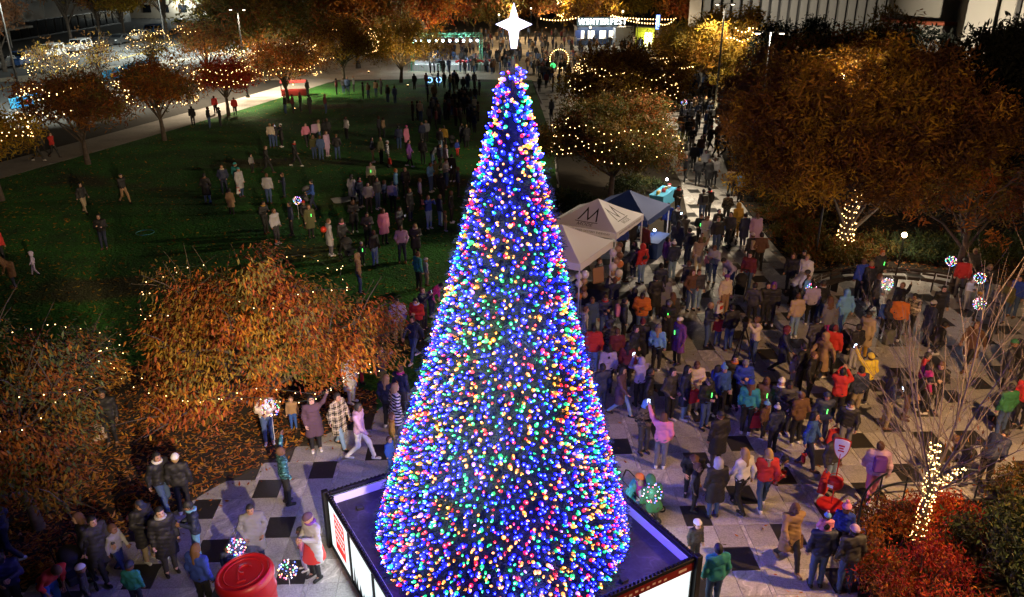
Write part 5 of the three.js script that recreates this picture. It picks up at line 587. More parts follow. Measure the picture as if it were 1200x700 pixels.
  [873, 509, 'st', 160, 's', 'teal', 'black', 'b:royal', { long: 1, tote: 'red:1.1:red:white' }], [891, 502, 'st', 0, 'j', 'plum', 'black', 'l:brown', { glow: 1 }], [893, 514, 'st', 40, 'j', 'brown', 'black', 'p:light blue', { k: 0.68 }], [908, 506, 'st', -20, 'j', 'black', 'black', 'b:white', { scarf: 'white' }], [917, 508, 'ph', 0, 'j', 'charcoal', 'charcoal', 's:black', {}], [904, 531, 'st', 200, 'h', 'navy', 'black', 'p:light grey', { k: 0.85 }], [931, 521, 'pk', 200, 'j', 'brown', 'black', 'c:grey', {}], [945, 470, 'st', 60, 'j', 'black', 'black', 's:brown', {}], [959, 522, 'pk', 0, 'j', 'navy', 'navy', 'b:navy', { glow: 1 }], [978, 494, 'fo', 150, 'j', 'red', 'black', 's:black', {}], [1000, 489, 'st', 190, 'j', 'navy', 'khaki', 's:black', { scarf: 'red', say: 'red hood' }], [1010, 474, 'wv', 190, 'j', 'yellow', 'black', 'b:yellow', { phone: 1 }], [1035, 502, 'ph', 90, 's', 'navy', 'khaki', 'l:black', { phone: 1 }], [987, 531, 'sr', -20, 'j', 'black', 'grey', 'b:black', { scarf: 'light grey', tote: 'red:1.1', say: 'white shirt' }], [944, 549, 'sr', 60, 'j', 'blue', 'navy', 'l:black', { tote: 'red:0.5' }], [968, 577, 'st', 30, 'j', 'charcoal', 'light denim', 's:brown', { tote: 'red:1.2' }], [1019, 588, 'sr', 170, 'p', 'lilac', 'pink', 's:brown', { pack: 'purple', shoe: 'white' }], [907, 566, 'cu', 60, 'j', 'plaid', 'red', 's:black', { k: 0.7 }], [1058, 491, 'be', 60, 'j', 'black', 'brown', 's:black', {}], [1077, 484, 'st', 90, 'j', 'magenta', 'black', 'l:black', { }], [1091, 484, 'ph', -30, 'j', 'black', 'black', 'l:brown', {}], [1075, 470, 'st', 60, 'j', 'red', 'black', 's:black', {}], [1127, 567, 'be', -80, 'j', 'black', 'charcoal', 's:brown', {}], [1150, 570, 'be', 120, 'j', 'navy', 'black', 's:black', {}],
  [921, 664, 'wk', 10, 'c', 'tan', 'black', 'l:brown', { tote: 'brown', toteHand: 1, shoe: 'tan' }], [955, 688, 'st', 175, 'h', 'navy', 'denim', 's:black', { zone: 'carrying a pink-clad child' }], [988, 694, 'st', 185, 'j', 'charcoal', 'denim', 'b:lilac', {}], [982, 650, 'st', -30, 'j', 'royal', 'black', 'p:pink', { k: 0.8 }],
  [915, 438, 'wk', 60, 'C', 'navy', 'black', '-', { hood: 'maroon', say: 'dark red hood' }], [950, 427, 'pk', 190, 'j', 'charcoal', 'black', 's:black', {}], [959, 449, 'wk', -70, 'C', 'tan', 'black', '-', {}], [935, 462, 'st', -140, 's', 'black', 'black', 's:black', {}], [927, 452, 'st', 30, 'j', 'light grey', 'light grey', 's:brown', { k: 0.62 }], [970, 438, 'st', 150, 'j', 'red', 'black', 's:maroon', {}], [998, 434, 'st', 200, 'h', 'black', 'light grey', 's:black', { say: 'white back print' }], [1010, 419, 'st', -60, 'c', 'beige', 'mustard', 'b:black', {}], [881, 425, 'fo', -70, 'j', 'cream', 'denim', 's:brown', {}],
  [847, 371, 'st', 20, 's', 'cream', 'tan', 'b:purple', { tote: 'white:1:red:red' }], [855, 341, 'be', -60, 'j', 'lavender', 'denim', 's:black', {}], [874, 343, 'st', -30, 'j', 'maroon', 'denim', 's:black', {}], [879, 383, 'pk', 160, 'j', 'charcoal', 'black', 'c:maroon', {}], [894, 381, 'st', 10, 'j', 'black', 'black', 's:black', {}], [901, 381, 'st', -20, 'P', 'black', 'black', '-', { hood: 'purple', say: 'purple hood' }], [929, 396, 'st', 190, 'j', 'beige', 'light denim', 's:brown', {}], [926, 358, 'be', 90, 'j', 'light grey', 'black', 's:black', {}], [940, 346, 'st', -40, 's', 'white', 'black', 's:blonde', {}], [943, 356, 'st', 40, 'j', 'light blue', 'black', 's:brown', { k: 0.68 }], [947, 381, 'st', 170, 'j', 'lavender', 'black', 's:black', {}], [958, 379, 'pk', 190, 'h', 'black', 'denim', 'b:charcoal', { scarf: 'light grey' }], [967, 392, 'st', 190, 'c', 'grey', 'magenta', 'l:brown', { k: 0.84 }], [985, 392, 'sr', 190, 'H', 'light blue', 'light blue', '-', {}],
  [850, 264, 'pk', 190, 'j', 'camo', 'black', 's:black', {}], [862, 279, 'st', 200, 'H', 'mustard', 'mustard', '-', {}], [870, 290, 'st', 200, 'c', 'navy', 'navy', 's:black', {}], [883, 292, 'st', 0, 'c', 'lilac', 'black', 's:brown', { scarf: 'plaid' }], [888, 318, 'pk', 185, 'j', 'brown', 'black', 's:black', {}], [878, 316, 'st', 190, 'j', 'black', 'black', 'b:cream', { pack: 'beige' }], [924, 343, 'st', -30, 'j', 'black', 'black', 'l:brown', {}], [937, 337, 'ph', -30, 'j', 'black', 'black', 's:black', {}], [845, 284, 'st', 30, 'j', 'blue', 'black', 's:black', { k: 0.7 }], [853, 290, 'pu', -40, 'j', 'charcoal', 'black', 's:black', {}], [838, 297, 'st', 0, 'j', 'black', 'denim', 's:brown', {}],
  [833, 147, 'sr', 10, 's', 'white', 'black', 's:brown', {}], [818, 152, 'sr', 0, 'c', 'tan', 'khaki', 's:brown', {}], [804, 156, 'st', 180, 'j', 'navy', 'black', 's:black', {}], [810, 178, 'ph', 0, 'j', 'black', 'khaki', 'b:orange', {}], [832, 176, 'wk', -60, 'j', 'black', 'black', 'b:red', {}], [824, 176, 'sr', 20, 'j', 'charcoal', 'black', 'b:pink', { k: 0.62 }], [848, 166, 'st', 60, 'j', 'charcoal', 'black', 's:maroon', {}], [850, 184, 'wk', 60, 'j', 'charcoal', 'black', 's:black', {}], [838, 184, 'pu', 60, 'j', 'black', 'black', 's:black', {}], [796, 195, 'st', 120, 'j', 'olive', 'black', 's:black', { glow: 1 }], [812, 199, 'st', 180, 'j', 'charcoal', 'black', 's:black', {}], [820, 189, 'st', 20, 'j', 'brown', 'denim', 's:black', {}], [803, 214, 'wk', -40, 'j', 'black', 'black', 's:black', {}], [817, 218, 'st', 170, 'j', 'black', 'black', 's:blonde', {}], [829, 220, 'st', 200, 'c', 'black', 'black', 's:brown', {}], [836, 217, 'st', -20, 'j', 'light grey', 'black', 's:black', { say: 'dark vest' }], [825, 207, 'st', 0, 's', 'white', 'black', 's:black', {}], [855, 230, 'pk', 180, 'j', 'brown', 'black', 's:black', {}], [866, 237, 'st', 20, 'j', 'light blue', 'black', 's:brown', {}],
  // near the bench
  [1005, 352, 'st', 180, 'j', 'royal', 'black', 's:brown', {}], [1014, 353, 'st', 190, 'j', 'black', 'black', 's:tan', { scarf: 'red' }], [1026, 340, 'st', 20, 'j', 'charcoal', 'black', 's:orange', { glow: 1 }], [1022, 371, 'sr', 70, 'c', 'charcoal', 'navy', 's:brown', {}], [1048, 400, 'st', 150, 'j', 'orange', 'black', 's:black', {}], [1034, 394, 'st', 160, 'j', 'blue', 'black', 's:black', { k: 0.85 }], [1041, 398, 'st', 140, 'j', 'charcoal', 'black', 's:black', {}], [1064, 394, 'ph', -60, 'j', 'plaid', 'black', 's:black', {}], [1049, 380, 'wv', -60, 'j', 'black', 'black', 's:brown', {}], [1083, 405, 'st', 100, 'c', 'navy', 'navy', 'b:light grey', {}], [1096, 385, 'st', 0, 'j', 'black', 'black', 's:black', {}], [1092, 414, 'cu', 90, 'j', 'black', 'black', 's:black', {}], [1122, 349, 'st', 160, 'j', 'red', 'khaki', 's:black', {}], [1133, 338, 'st', 0, 'j', 'charcoal', 'black', 's:tan', {}], [1130, 364, 'ph', 30, 'j', 'light grey', 'light grey', 's:brown', { k: 0.8 }], [1150, 356, 'ph', -20, 'j', 'black', 'denim', 'l:blonde', {}], [1141, 376, 'st', 30, 'j', 'light grey', 'black', 'b:mustard', { k: 0.66 }], [1161, 384, 'pu', -60, 'j', 'charcoal', 'black', 's:brown', {}], [1172, 378, 'st', -60, 'j', 'olive', 'denim', 's:brown', {}], [1133, 433, 'wk', -60, 'c', 'brown', 'black', 's:brown', {}], [1174, 457, 'st', 60, 'c', 'charcoal', 'black', 'b:green', {}], [1171, 511, 'st', 190, 'j', 'green', 'denim', 's:black', {}], [1192, 500, 'st', -40, 'j', 'red', 'black', 's:black', {}], [1190, 448, 'st', 120, 'j', 'black', 'black', 's:black', {}], [1185, 372, 'st', -60, 'j', 'royal', 'denim', 's:black', {}],
];
const byDepth = crowd.map((c) => toPx(at(c[0], c[1]))[2]).sort((a, b) => a - b), cutoff = byDepth[296], distant = crowd.filter((c) => toPx(at(c[0], c[1]))[2] > cutoff);
const who = crowd.map((c) => toPx(at(c[0], c[1]))[2] > cutoff ? null : person(...c));
const find = (x, y) => who[crowd.findIndex((c) => c[0] === x && c[1] === y)];
// children carried on shoulders
{ const a = find(712, 432), p = a.pos.clone().add(V(0, 1.42 * a.s - 0.42 * 0.6, 0)).add(V(Math.sin(a.a) * -0.02, 0.02, 0)); person(712, 400, 'as', a.a * 180 / Math.PI, 'j', 'navy', 'red', 's:black', { k: 0.58, pos: p, zone: 'riding on the shoulders by the lit tree', group: 'children carried on shoulders' });
  const b = find(955, 688), q = b.pos.clone().add(V(0, 1.42 * b.s - 0.42 * 0.55, 0)); person(978, 640, 'as', b.a * 180 / Math.PI, 'p', 'pink', 'white', 'p:light blue', { k: 0.55, pos: q, pom: 'pink', zone: 'riding on the shoulders by the front bed', group: 'children carried on shoulders' }); }
labelPeople();
// the far crowd reads as one mass
{ const g = new THREE.Group(); g.name = 'far_crowd'; scene.add(g); tag(g, 'dense far crowd on the lit plaza behind the star', 'crowd', null, 'stuff');
  const spots = [[403, 111], [408, 112], [415, 109], [426, 117], [432, 116], [441, 114], [447, 112], [455, 121], [463, 122], [486, 106], [528, 107], [543, 109], [562, 113], [361, 114], [395, 112], [514, 102], [521, 104], [535, 103], [549, 104], [556, 104], [500, 106], [640, 104], [648, 108], [655, 102], [663, 106], [671, 103], [679, 107], [632, 108], [646, 140], [790, 112], [797, 117], [803, 110], [808, 119], [813, 113], [819, 122], [824, 115], [829, 120], [834, 112], [840, 118], [795, 126], [806, 130], [842, 128], [800, 140], [812, 138]];
  const f = figure('stand', false, false), r = rng(777), tops = [], legs = [], heads = [], tc = [], lc = [], hcx = [], tmp = new THREE.Object3D();
  const lite = (q) => { const o = new THREE.BufferGeometry(); o.setAttribute('position', q.attributes.position); if (q.index) o.setIndex(q.index); o.setAttribute('normal', q.attributes.normal); return o; };
  for (let i = 0; i < 605; i++) {
    const k = r(); let x, y; if (i < distant.length) [x, y] = distant[i]; else if (i < distant.length + 44) [x, y] = spots[i - distant.length]; else if (k < 0.42) { x = 500 + r() * 110; y = 42 + r() * 46; } else if (k < 0.8) { x = 605 + r() * 160; y = 44 + Math.pow(r(), 1.4) * 44; } else if (k < 0.92) { x = 630 + r() * 60; y = 72 + r() * 26; } else { x = 785 + r() * 60; y = 78 + r() * 30; } if (i > 500) { if (i < 570) { y = 100 + r() * 70; x = 795 + r() * 50; } else { y = 100 + r() * 60; x = 490 + r() * 75; } }
    const p = at(x, y), lawn = inside(p.x, p.z, lawnPoly); if (i >= 44 + distant.length && i <= 500 && lawn) continue; tmp.position.set(p.x, lawn ? 0.035 : -0.02, p.z); tmp.rotation.set(0, r() * 6.28, 0); tmp.scale.setScalar(0.9 + r() * 0.14); tmp.updateMatrix(); const m = tmp.matrix.clone(); tops.push(m); legs.push(m); heads.push(m);
    const dc = i < distant.length ? distant[i][5] : null, c = COL[dc] ?? COL[['black', 'navy', 'charcoal', 'black', 'brown', 'grey', 'maroon', 'black', 'tan', 'charcoal', 'grey', 'denim'][Math.floor(r() * 12)]]; tc.push(rgb(...c)); lc.push(rgb(...COL[['black', 'denim', 'charcoal'][Math.floor(r() * 3)]])); hcx.push(rgb(...[[0.3, 0.17, 0.11], [0.02, 0.015, 0.01], [0.06, 0.03, 0.02]][Math.floor(r() * 3)]));
  }
  const w = std(rgb(1, 1, 1), 0.8); instanced(g, 'jackets', lite(f.jacket()), w, tops, tc, 'stuff'); instanced(g, 'trousers', lite(f.legs()), w, legs, lc, 'stuff'); instanced(g, 'heads', new THREE.IcosahedronGeometry(0.115, 1).scale(0.85, 1.1, 1).translate(0, 1.58, 0.01), w, heads, hcx, 'stuff'); }
// ------------------------------------------------------------------ canopies, tables, balloons
function canopy(label, cx, cz, mat, mats, legH = 2.1) {
  const g = thing('canopy_tent', label, 'tent', V(cx, 0, cz), -0.513, 'canopy tents'), S = 1.5, E = legH + 0.28, A = E + 0.85;
  const c = [[-S, S], [S, S], [S, -S], [-S, -S]];
  for (let i = 0; i < 4; i++) { // roof slope: sagging between the ribs, and its valance
    const [x0, z0] = c[i], [x1, z1] = c[(i + 1) % 4], n = 8, pos = [], uv = [], idx = [];
    for (let a = 0; a <= n; a++) for (let b = 0; b <= n; b++) { const t = a / n, u = b / n, ex = lerp(x0, x1, u), ez = lerp(z0, z1, u), sag = 0.1 * Math.sin(t * Math.PI) * (0.45 + 0.55 * Math.sin(u * Math.PI)) ; pos.push(ex * (1 - t), lerp(E, A, t) - sag, ez * (1 - t)); uv.push(0.5 + (u - 0.5) * (1 - t), 0.16 + t * 0.84); }
    for (let a = 0; a < n; a++) for (let b = 0; b < n; b++) { const p = a * (n + 1) + b; idx.push(p, p + 1, p + n + 1, p + 1, p + n + 2, p + n + 1); }
    const roof = new THREE.BufferGeometry(); roof.setAttribute('position', new THREE.Float32BufferAttribute(pos, 3)); roof.setAttribute('uv', new THREE.Float32BufferAttribute(uv, 2)); roof.setIndex(idx); roof.computeVertexNormals();
    part(g, 'roof_panel', roof, mats?.[i] ?? mat);
    const vp = [], vu = [], vi = []; for (let b = 0; b <= 12; b++) { const u = b / 12, w = 0.012 * Math.sin(b * 2.1 + i), nx = (z1 - z0) / (2 * S), nz = -(x1 - x0) / (2 * S); for (const k of [0, 1]) { vp.push(lerp(x0, x1, u) - nx * (0.004 + w * k), E - 0.27 * k - 0.002, lerp(z0, z1, u) - nz * (0.004 + w * k)); vu.push(u, 0.16 - 0.16 * k); } if (b < 12) vi.push(b * 2, b * 2 + 1, b * 2 + 2, b * 2 + 2, b * 2 + 1, b * 2 + 3); }
    const val = new THREE.BufferGeometry(); val.setAttribute('position', new THREE.Float32BufferAttribute(vp, 3)); val.setAttribute('uv', new THREE.Float32BufferAttribute(vu, 2)); val.setIndex(vi); val.computeVertexNormals();
    part(g, 'valance', val, mats?.[i] ?? mat);
    const leg = part(g, 'leg', merge([box(0.045, E - 0.02, 0.045, x0 * 0.975, E / 2 - 0.01, z0 * 0.975), box(0.1, 0.012, 0.1, x0 * 0.975, 0.008, z0 * 0.975)]), M.white);
    part(g, 'eave_bar', bar(V(x0 * .975, E - 0.04, z0 * .975), V(x1 * .975, E - 0.04, z1 * .975), 0.014, 4), M.chrome);
  }
  part(g, 'centre_pole', bar(V(0, E - 0.05, 0), V(0, A - 0.02, 0), 0.02), M.chrome);
  return g;
}
{
  const dm = { side: THREE.DoubleSide, roughness: 0.8 };
  const logo = canvasTex(1024, 640, (x, w, h) => { // lower 16 per cent is the valance
    x.fillStyle = '#e4e4ea'; x.fillRect(0, 0, w, h); const y0 = h * 0.84; x.fillStyle = '#18181a'; x.strokeStyle = '#18181a'; x.lineWidth = 20; x.lineJoin = 'miter';
    x.beginPath(); x.moveTo(372, 385); x.lineTo(436, 170); x.lineTo(512, 355); x.lineTo(588, 170); x.lineTo(652, 385); x.stroke(); x.lineWidth = 12; x.beginPath(); x.moveTo(340, 408); x.lineTo(684, 408); x.stroke();
    x.textAlign = 'center'; x.font = '86px sans-serif'; x.fillText('MODE', 512, 488); x.font = '46px sans-serif'; x.fillText('MANIFESTING ONES DESTINY EVERYDAY', 512, y0 + 62); });
  const white = new THREE.MeshStandardMaterial({ color: rgb(0.8, 0.8, 0.82), ...dm }), modeMat = new THREE.MeshStandardMaterial({ color: 0xffffff, map: logo, ...dm }), blue = new THREE.MeshStandardMaterial({ color: rgb(0.01, 0.04, 0.2), ...dm });
  canopy('white canopy tent with black M logo and lettering on its slopes', 3.6, -32.85, white, [modeMat, modeMat, modeMat, modeMat]);
  canopy('plain white canopy tent half hidden behind the lit tree', 1.88, -29.3, white);
  canopy('dark blue canopy tent behind the white logo canopy', 5.35, -36.0, blue, null, 1.62);
}
function table(label, pos, turn, w, d, mat, extra) { const g = thing('vendor_table', label, 'table', pos, turn, 'vendor tables'); part(g, 'cloth', rbox(w, 0.74, d, 0.03, 0, 0.375, 0), mat); part(g, 'table_top', rbox(w + 0.03, 0.03, d + 0.03, 0.008, 0, 0.765, 0), extra ?? mat); return g; }
const skyCloth = std(rgb(0.06, 0.32, 0.55), 0.8);
table('bright blue cloth table with goods beside the walkway', at(776, 240), -0.5, 0.8, 2.2, skyCloth);
table('royal blue cloth table with a phone light near the blue canopy', at(767, 297), -0.5, 0.8, 1.7, std(rgb(0.02, 0.06, 0.22), 0.8));
table('black cloth table with a wooden board by the balloons', at(692, 356), -0.5, 1.6, 0.7, std(rgb(0.015, 0.015, 0.02), 0.8));
{ const p = at(700, 352); const g = thing('wooden_board', 'plain wooden display board on the black cloth table', 'board', V(p.x, 0.79, p.z + 0.1), 0.5); part(g, 'panel', rbox(0.5, 0.62, 0.05, 0.01, 0, 0.31, 0).rotateX(-0.12), std(rgb(0.36, 0.2, 0.1), 0.7)); part(g, 'foot', box(0.45, 0.03, 0.2, 0, 0.015, -0.05), M.wood); }
{ const r = rng(61), p = at(776, 240), cols = [[0.5, 0.05, 0.05], [0.6, 0.6, 0.6], [0.5, 0.35, 0.05], [0.05, 0.05, 0.06]]; for (let i = 0; i < 7; i++) { const q = V((r() - .5) * 0.5, 0, -0.95 + i * 0.3).applyAxisAngle(V(0, 1, 0), -0.5); const g = thing('goods_box', ['red', 'white', 'yellow', 'black'][i % 4] + ' goods box number row spot on the bright blue table', 'box', V(p.x + q.x, 0.785, p.z + q.z), r(), 'goods on the bright blue table'); g.userData.label = ['red', 'white', 'yellow', 'black'][i % 4] + ' goods box on the bright blue table' + (i > 3 ? ', nearer end' : ', far end'); part(g, 'box_body', rbox(0.16, 0.1 + r() * 0.1, 0.14, 0.01, 0, 0.09, 0), std(rgb(...cols[i % 4]), 0.6)); } 
  const l = thing('table_lamp', 'small white lamp shining on the bright blue table', 'lamp', V(p.x + 0.35, 0.785, p.z - 1.0)); part(l, 'stem', bar(V(0, 0, 0), V(0, 0.34, 0), 0.012), M.blackMetal); part(l, 'lamp_glow', new THREE.SphereGeometry(0.07, 10, 8).translate(0, 0.38, 0), glow(rgb(0.9, 0.9, 0.9), rgb(14, 16, 20))); const q = new THREE.PointLight(rgb(0.85, 0.92, 1), 3.5); q.position.set(0, 0.38, 0); q.shadow.radius = 3; q.castShadow = true; q.name = 'table_lamp_light'; l.add(q);
  const p2 = at(767, 297); const m = thing('table_lamp', 'small white lamp shining on the royal blue table', 'lamp', V(p2.x, 0.785, p2.z - 0.4)); part(m, 'stem', bar(V(0, 0, 0), V(0, 0.16, 0), 0.012), M.blackMetal); part(m, 'lamp_glow', new THREE.SphereGeometry(0.06, 10, 8).translate(0, 0.2, 0), glow(rgb(0.9, 0.9, 0.9), rgb(14, 16, 22))); const q2 = new THREE.PointLight(rgb(0.8, 0.88, 1), 2); q2.position.set(0, 0.2, 0); q2.shadow.radius = 3; q2.castShadow = true; q2.name = 'table_lamp_light'; m.add(q2); }
{ // balloon columns
  const bal = new THREE.SphereGeometry(1, 16, 12); { const a = bal.attributes.position; for (let i = 0; i < a.count; i++) if (a.getY(i) < 0) { const k = 1 + a.getY(i) * 0.12; a.setX(i, a.getX(i) * k); a.setZ(i, a.getZ(i) * k); } bal.computeVertexNormals(); }
  const bc = { white: [0.75, 0.72, 0.75], tan: [0.42, 0.26, 0.14], orange: [0.6, 0.2, 0.05], brown: [0.16, 0.07, 0.03] }, bmats = Object.fromEntries(Object.entries(bc).map(([k, c]) => [k, new THREE.MeshPhysicalMaterial({ color: rgb(...c), roughness: 0.3, clearcoat: 0.5 })]));
  const col = (px, py, list, base, where) => { const p = at(px, py); list.forEach(([c, dx, h, dz, s], i) => { const g = thing('balloon', `${c} balloon, ${['lowest', 'second', 'third', 'fourth', 'fifth', 'sixth', 'seventh', 'eighth', 'ninth', 'tenth', 'top'][i]} from below ${where}`, 'balloon', V(p.x + dx, h, p.z + dz), i, 'balloon columns at the canopies'); part(g, 'skin', bal.clone().scale(s, s * 1.1, s), bmats[c]); part(g, 'knot', new THREE.ConeGeometry(0.018, 0.03, 6).translate(0, -s * 1.1 - 0.01, 0), bmats[c]); }); const pole = thing('balloon_pole', `thin pole carrying balloons ${where}`, 'pole', V(p.x, 0, p.z)); part(pole, 'shaft', bar(V(0, 0.02, 0), V(0, 2.1, 0), 0.012), M.white); part(pole, 'base', cyl(0.2, 0.22, 0.03, 16, 0, 0.017, 0), M.blackMetal); };
  col(720, 347, [['white', -0.12, 0.75, 0.1, 0.13], ['orange', 0.1, 0.78, 0.02, 0.12], ['white', 0.12, 1.02, 0.12, 0.15], ['tan', -0.1, 1.0, 0, 0.12], ['white', -0.13, 1.3, 0.12, 0.17], ['orange', 0.14, 1.4, 0.08, 0.15], ['tan', 0.0, 1.55, 0.14, 0.13], ['brown', 0.13, 1.75, 0.06, 0.14], ['white', -0.15, 1.85, 0.08, 0.15], ['tan', 0.05, 2.02, 0.05, 0.13], ['brown', 0.12, 2.15, 0, 0.12]], 0, 'at the front of the logo canopy');
  col(680, 372, [['orange', -0.1, 0.9, 0.1, 0.13], ['tan', 0.12, 0.95, 0.05, 0.13], ['brown', 0.1, 1.2, 0.08, 0.12], ['white', -0.1, 1.4, 0.1, 0.14], ['tan', 0.1, 1.5, 0.1, 0.12], ['white', 0.12, 1.75, 0.06, 0.15], ['white', -0.12, 1.7, 0.1, 0.13]], 0, 'beside the plain white canopy');
}
// transparent balloons with LED strings, on sticks
{
  const ledC = [[0.5, 1, 7], [4, 4, 6], [6, 0.6, 1], [0.6, 5, 1.5], [5, 2.6, 0.6]].map((c) => glow(rgb(0.3, 0.3, 0.3), rgb(...c))), skin = new THREE.MeshPhysicalMaterial({ color: rgb(0.95, 0.95, 1), roughness: 0.04, transmission: 1, thickness: 0, ior: 1.2 });
  const bubble = (px, py, h, R, label, seed) => { const p = at(px, py, h), r = rng(seed), g = thing('light_balloon', label, 'balloon', V(p.x, h, p.z), 0, 'clear balloons with coloured lights'); part(g, 'skin', new THREE.SphereGeometry(R, 20, 14), skin); part(g, 'stick', bar(V(0, -R - Math.min(0.75, h - R - 0.1), 0), V(0, -R, 0), 0.008, 5), M.white); const line = [], sets = ledC.map(() => []); const n = 46; for (let i = 0; i < n; i++) { const y = 1 - 2 * (i + .5) / n, a = i * 0.9 + r(), q = Math.sqrt(1 - y * y), pt = V(Math.cos(a) * q, y, Math.sin(a) * q).multiplyScalar(R * (0.82 + r() * 0.14)); line.push(pt); sets[Math.floor(r() * 5)].push(new THREE.Matrix4().makeScale(0.015, 0.015, 0.015).setPosition(pt)); } part(g, 'wire', tube(line, 0.003, 3), M.wire); sets.forEach((s, i) => s.length && instanced(g, 'led_lights', dotGeo, ledC[i], s, null, 'stuff')); const l = new THREE.PointLight(rgb(0.6, 0.65, 1), 0.35); l.position.set(0, 0, 0); l.shadow.radius = 6; l.castShadow = true; l.name = 'led_light'; g.add(l); };
  bubble(348, 235, 1.3, 0.22, 'clear lit balloon on the lawn by the blue sweater', 1); bubble(337, 668, 0.55, 0.22, 'ring-like lit balloon beside the red-skirted visitor', 2); bubble(1115, 306, 2.4, 0.2, 'clear lit balloon held highest, above the bench', 3); bubble(1149, 326, 1.5, 0.22, 'clear lit balloon beside the red jacket at the bench', 4); bubble(1040, 333, 1.35, 0.24, 'clear lit balloon held by the charcoal coat', 5); bubble(1148, 356, 1.2, 0.24, 'clear lit balloon over the stroller near the bench', 6); bubble(951, 338, 1.1, 0.2, 'clear lit balloon at the oak bed corner', 7); bubble(764, 578, 0.9, 0.26, 'clear lit balloon behind the platform wall', 8); bubble(317, 478, 1.3, 0.26, 'clear lit balloon under the orange tree', 9); bubble(277, 641, 1.05, 0.2, 'clear lit balloon behind the red drum', 10); bubble(802, 120, 2.0, 0.25, 'pale lit balloon far up the walkway', 11);
}
{ // charity kettle on its stand
  const p = at(974, 592), red = std(rgb(0.5, 0.02, 0.018), 0.4), g = thing('collection_kettle', 'red collection kettle on a round-based stand with a shield sign', 'kettle', V(p.x, 0, p.z), -0.5);
  part(g, 'base', new THREE.LatheGeometry([[0.001, 0.0], [0.34, 0.0], [0.345, 0.015], [0.3, 0.03], [0.03, 0.045], [0.001, 0.045]].map((q) => new THREE.Vector2(...q)), 28), red); part(g, 'pole', bar(V(0, 0.03, 0), V(0, 1.5, 0), 0.016), red);
  const k = part(g, 'kettle', new THREE.LatheGeometry([[0.001, 0.62], [0.1, 0.63], [0.17, 0.7], [0.185, 0.78], [0.16, 0.87], [0.165, 0.89], [0.15, 0.9], [0.06, 0.93], [0.001, 0.94]].map((q) => new THREE.Vector2(...q)), 24).translate(0.02, 0, 0.2), red); part(k, 'label_plate', box(0.13, 0.08, 0.004, -0.03, 0.77, 0.392).rotateY(-0.1), M.white); part(g, 'handle', new THREE.TorusGeometry(0.16, 0.01, 6, 16, Math.PI).translate(0.02, 0.9, 0.2), red);
  const sh = new THREE.Shape(); sh.moveTo(-0.17, 0.24); sh.quadraticCurveTo(0, 0.3, 0.17, 0.24); sh.quadraticCurveTo(0.19, -0.1, 0, -0.27); sh.quadraticCurveTo(-0.19, -0.1, -0.17, 0.24);
  const s = part(g, 'shield_sign', new THREE.ExtrudeGeometry(sh, { depth: 0.02, bevelEnabled: false }).translate(0, 1.62, -0.01), M.white); part(s, 'shield_border', new THREE.ExtrudeGeometry(sh, { depth: 0.012, bevelEnabled: false }).scale(1.14, 1.12, 1).translate(0, 1.62, -0.026), red); part(s, 'shield_mark', merge([box(0.14, 0.045, 0.003, 0, 1.72, 0.012), box(0.1, 0.04, 0.003, 0, 1.65, 0.012), box(0.14, 0.04, 0.003, 0, 1.58, 0.012)]), red);
}
{ // oversized red drum
  const p = at(283, 671, 0.95), red = std(rgb(0.5, 0.012, 0.014), 0.38), g = thing('red_drum', 'oversized red plastic drum with an embossed round lid', 'drum', V(p.x + 0.2, 0, p.z + 0.05)); g.rotation.set(0, 0.3, 0.13); g.scale.setScalar(1.1);
  part(g, 'drum_body', new THREE.LatheGeometry([[0.001, 0.03], [0.4, 0.03], [0.43, 0.06], [0.47, 0.45], [0.5, 0.47], [0.47, 0.5], [0.5, 0.75], [0.535, 0.78], [0.545, 0.83], [0.53, 0.9], [0.5, 0.955], [0.465, 0.965], [0.45, 0.94]].map((q) => new THREE.Vector2(...q)), 48), red);
  const lid = part(g, 'lid', new THREE.LatheGeometry([[0.45, 0.94], [0.43, 0.93], [0.41, 0.935], [0.001, 0.94]].map((q) => new THREE.Vector2(...q)), 48), red);
  part(lid, 'embossing', merge([new THREE.TorusGeometry(0.11, 0.026, 6, 20, 4.6).rotateX(-Math.PI / 2).translate(0.02, 0.945, -0.08), rbox(0.05, 0.03, 0.3, 0.012, -0.1, 0.947, 0.1), rbox(0.16, 0.03, 0.05, 0.012, -0.04, 0.947, 0.22), new THREE.TorusGeometry(0.36, 0.014, 6, 40).rotateX(-Math.PI / 2).translate(0, 0.942, 0)]), red);
}
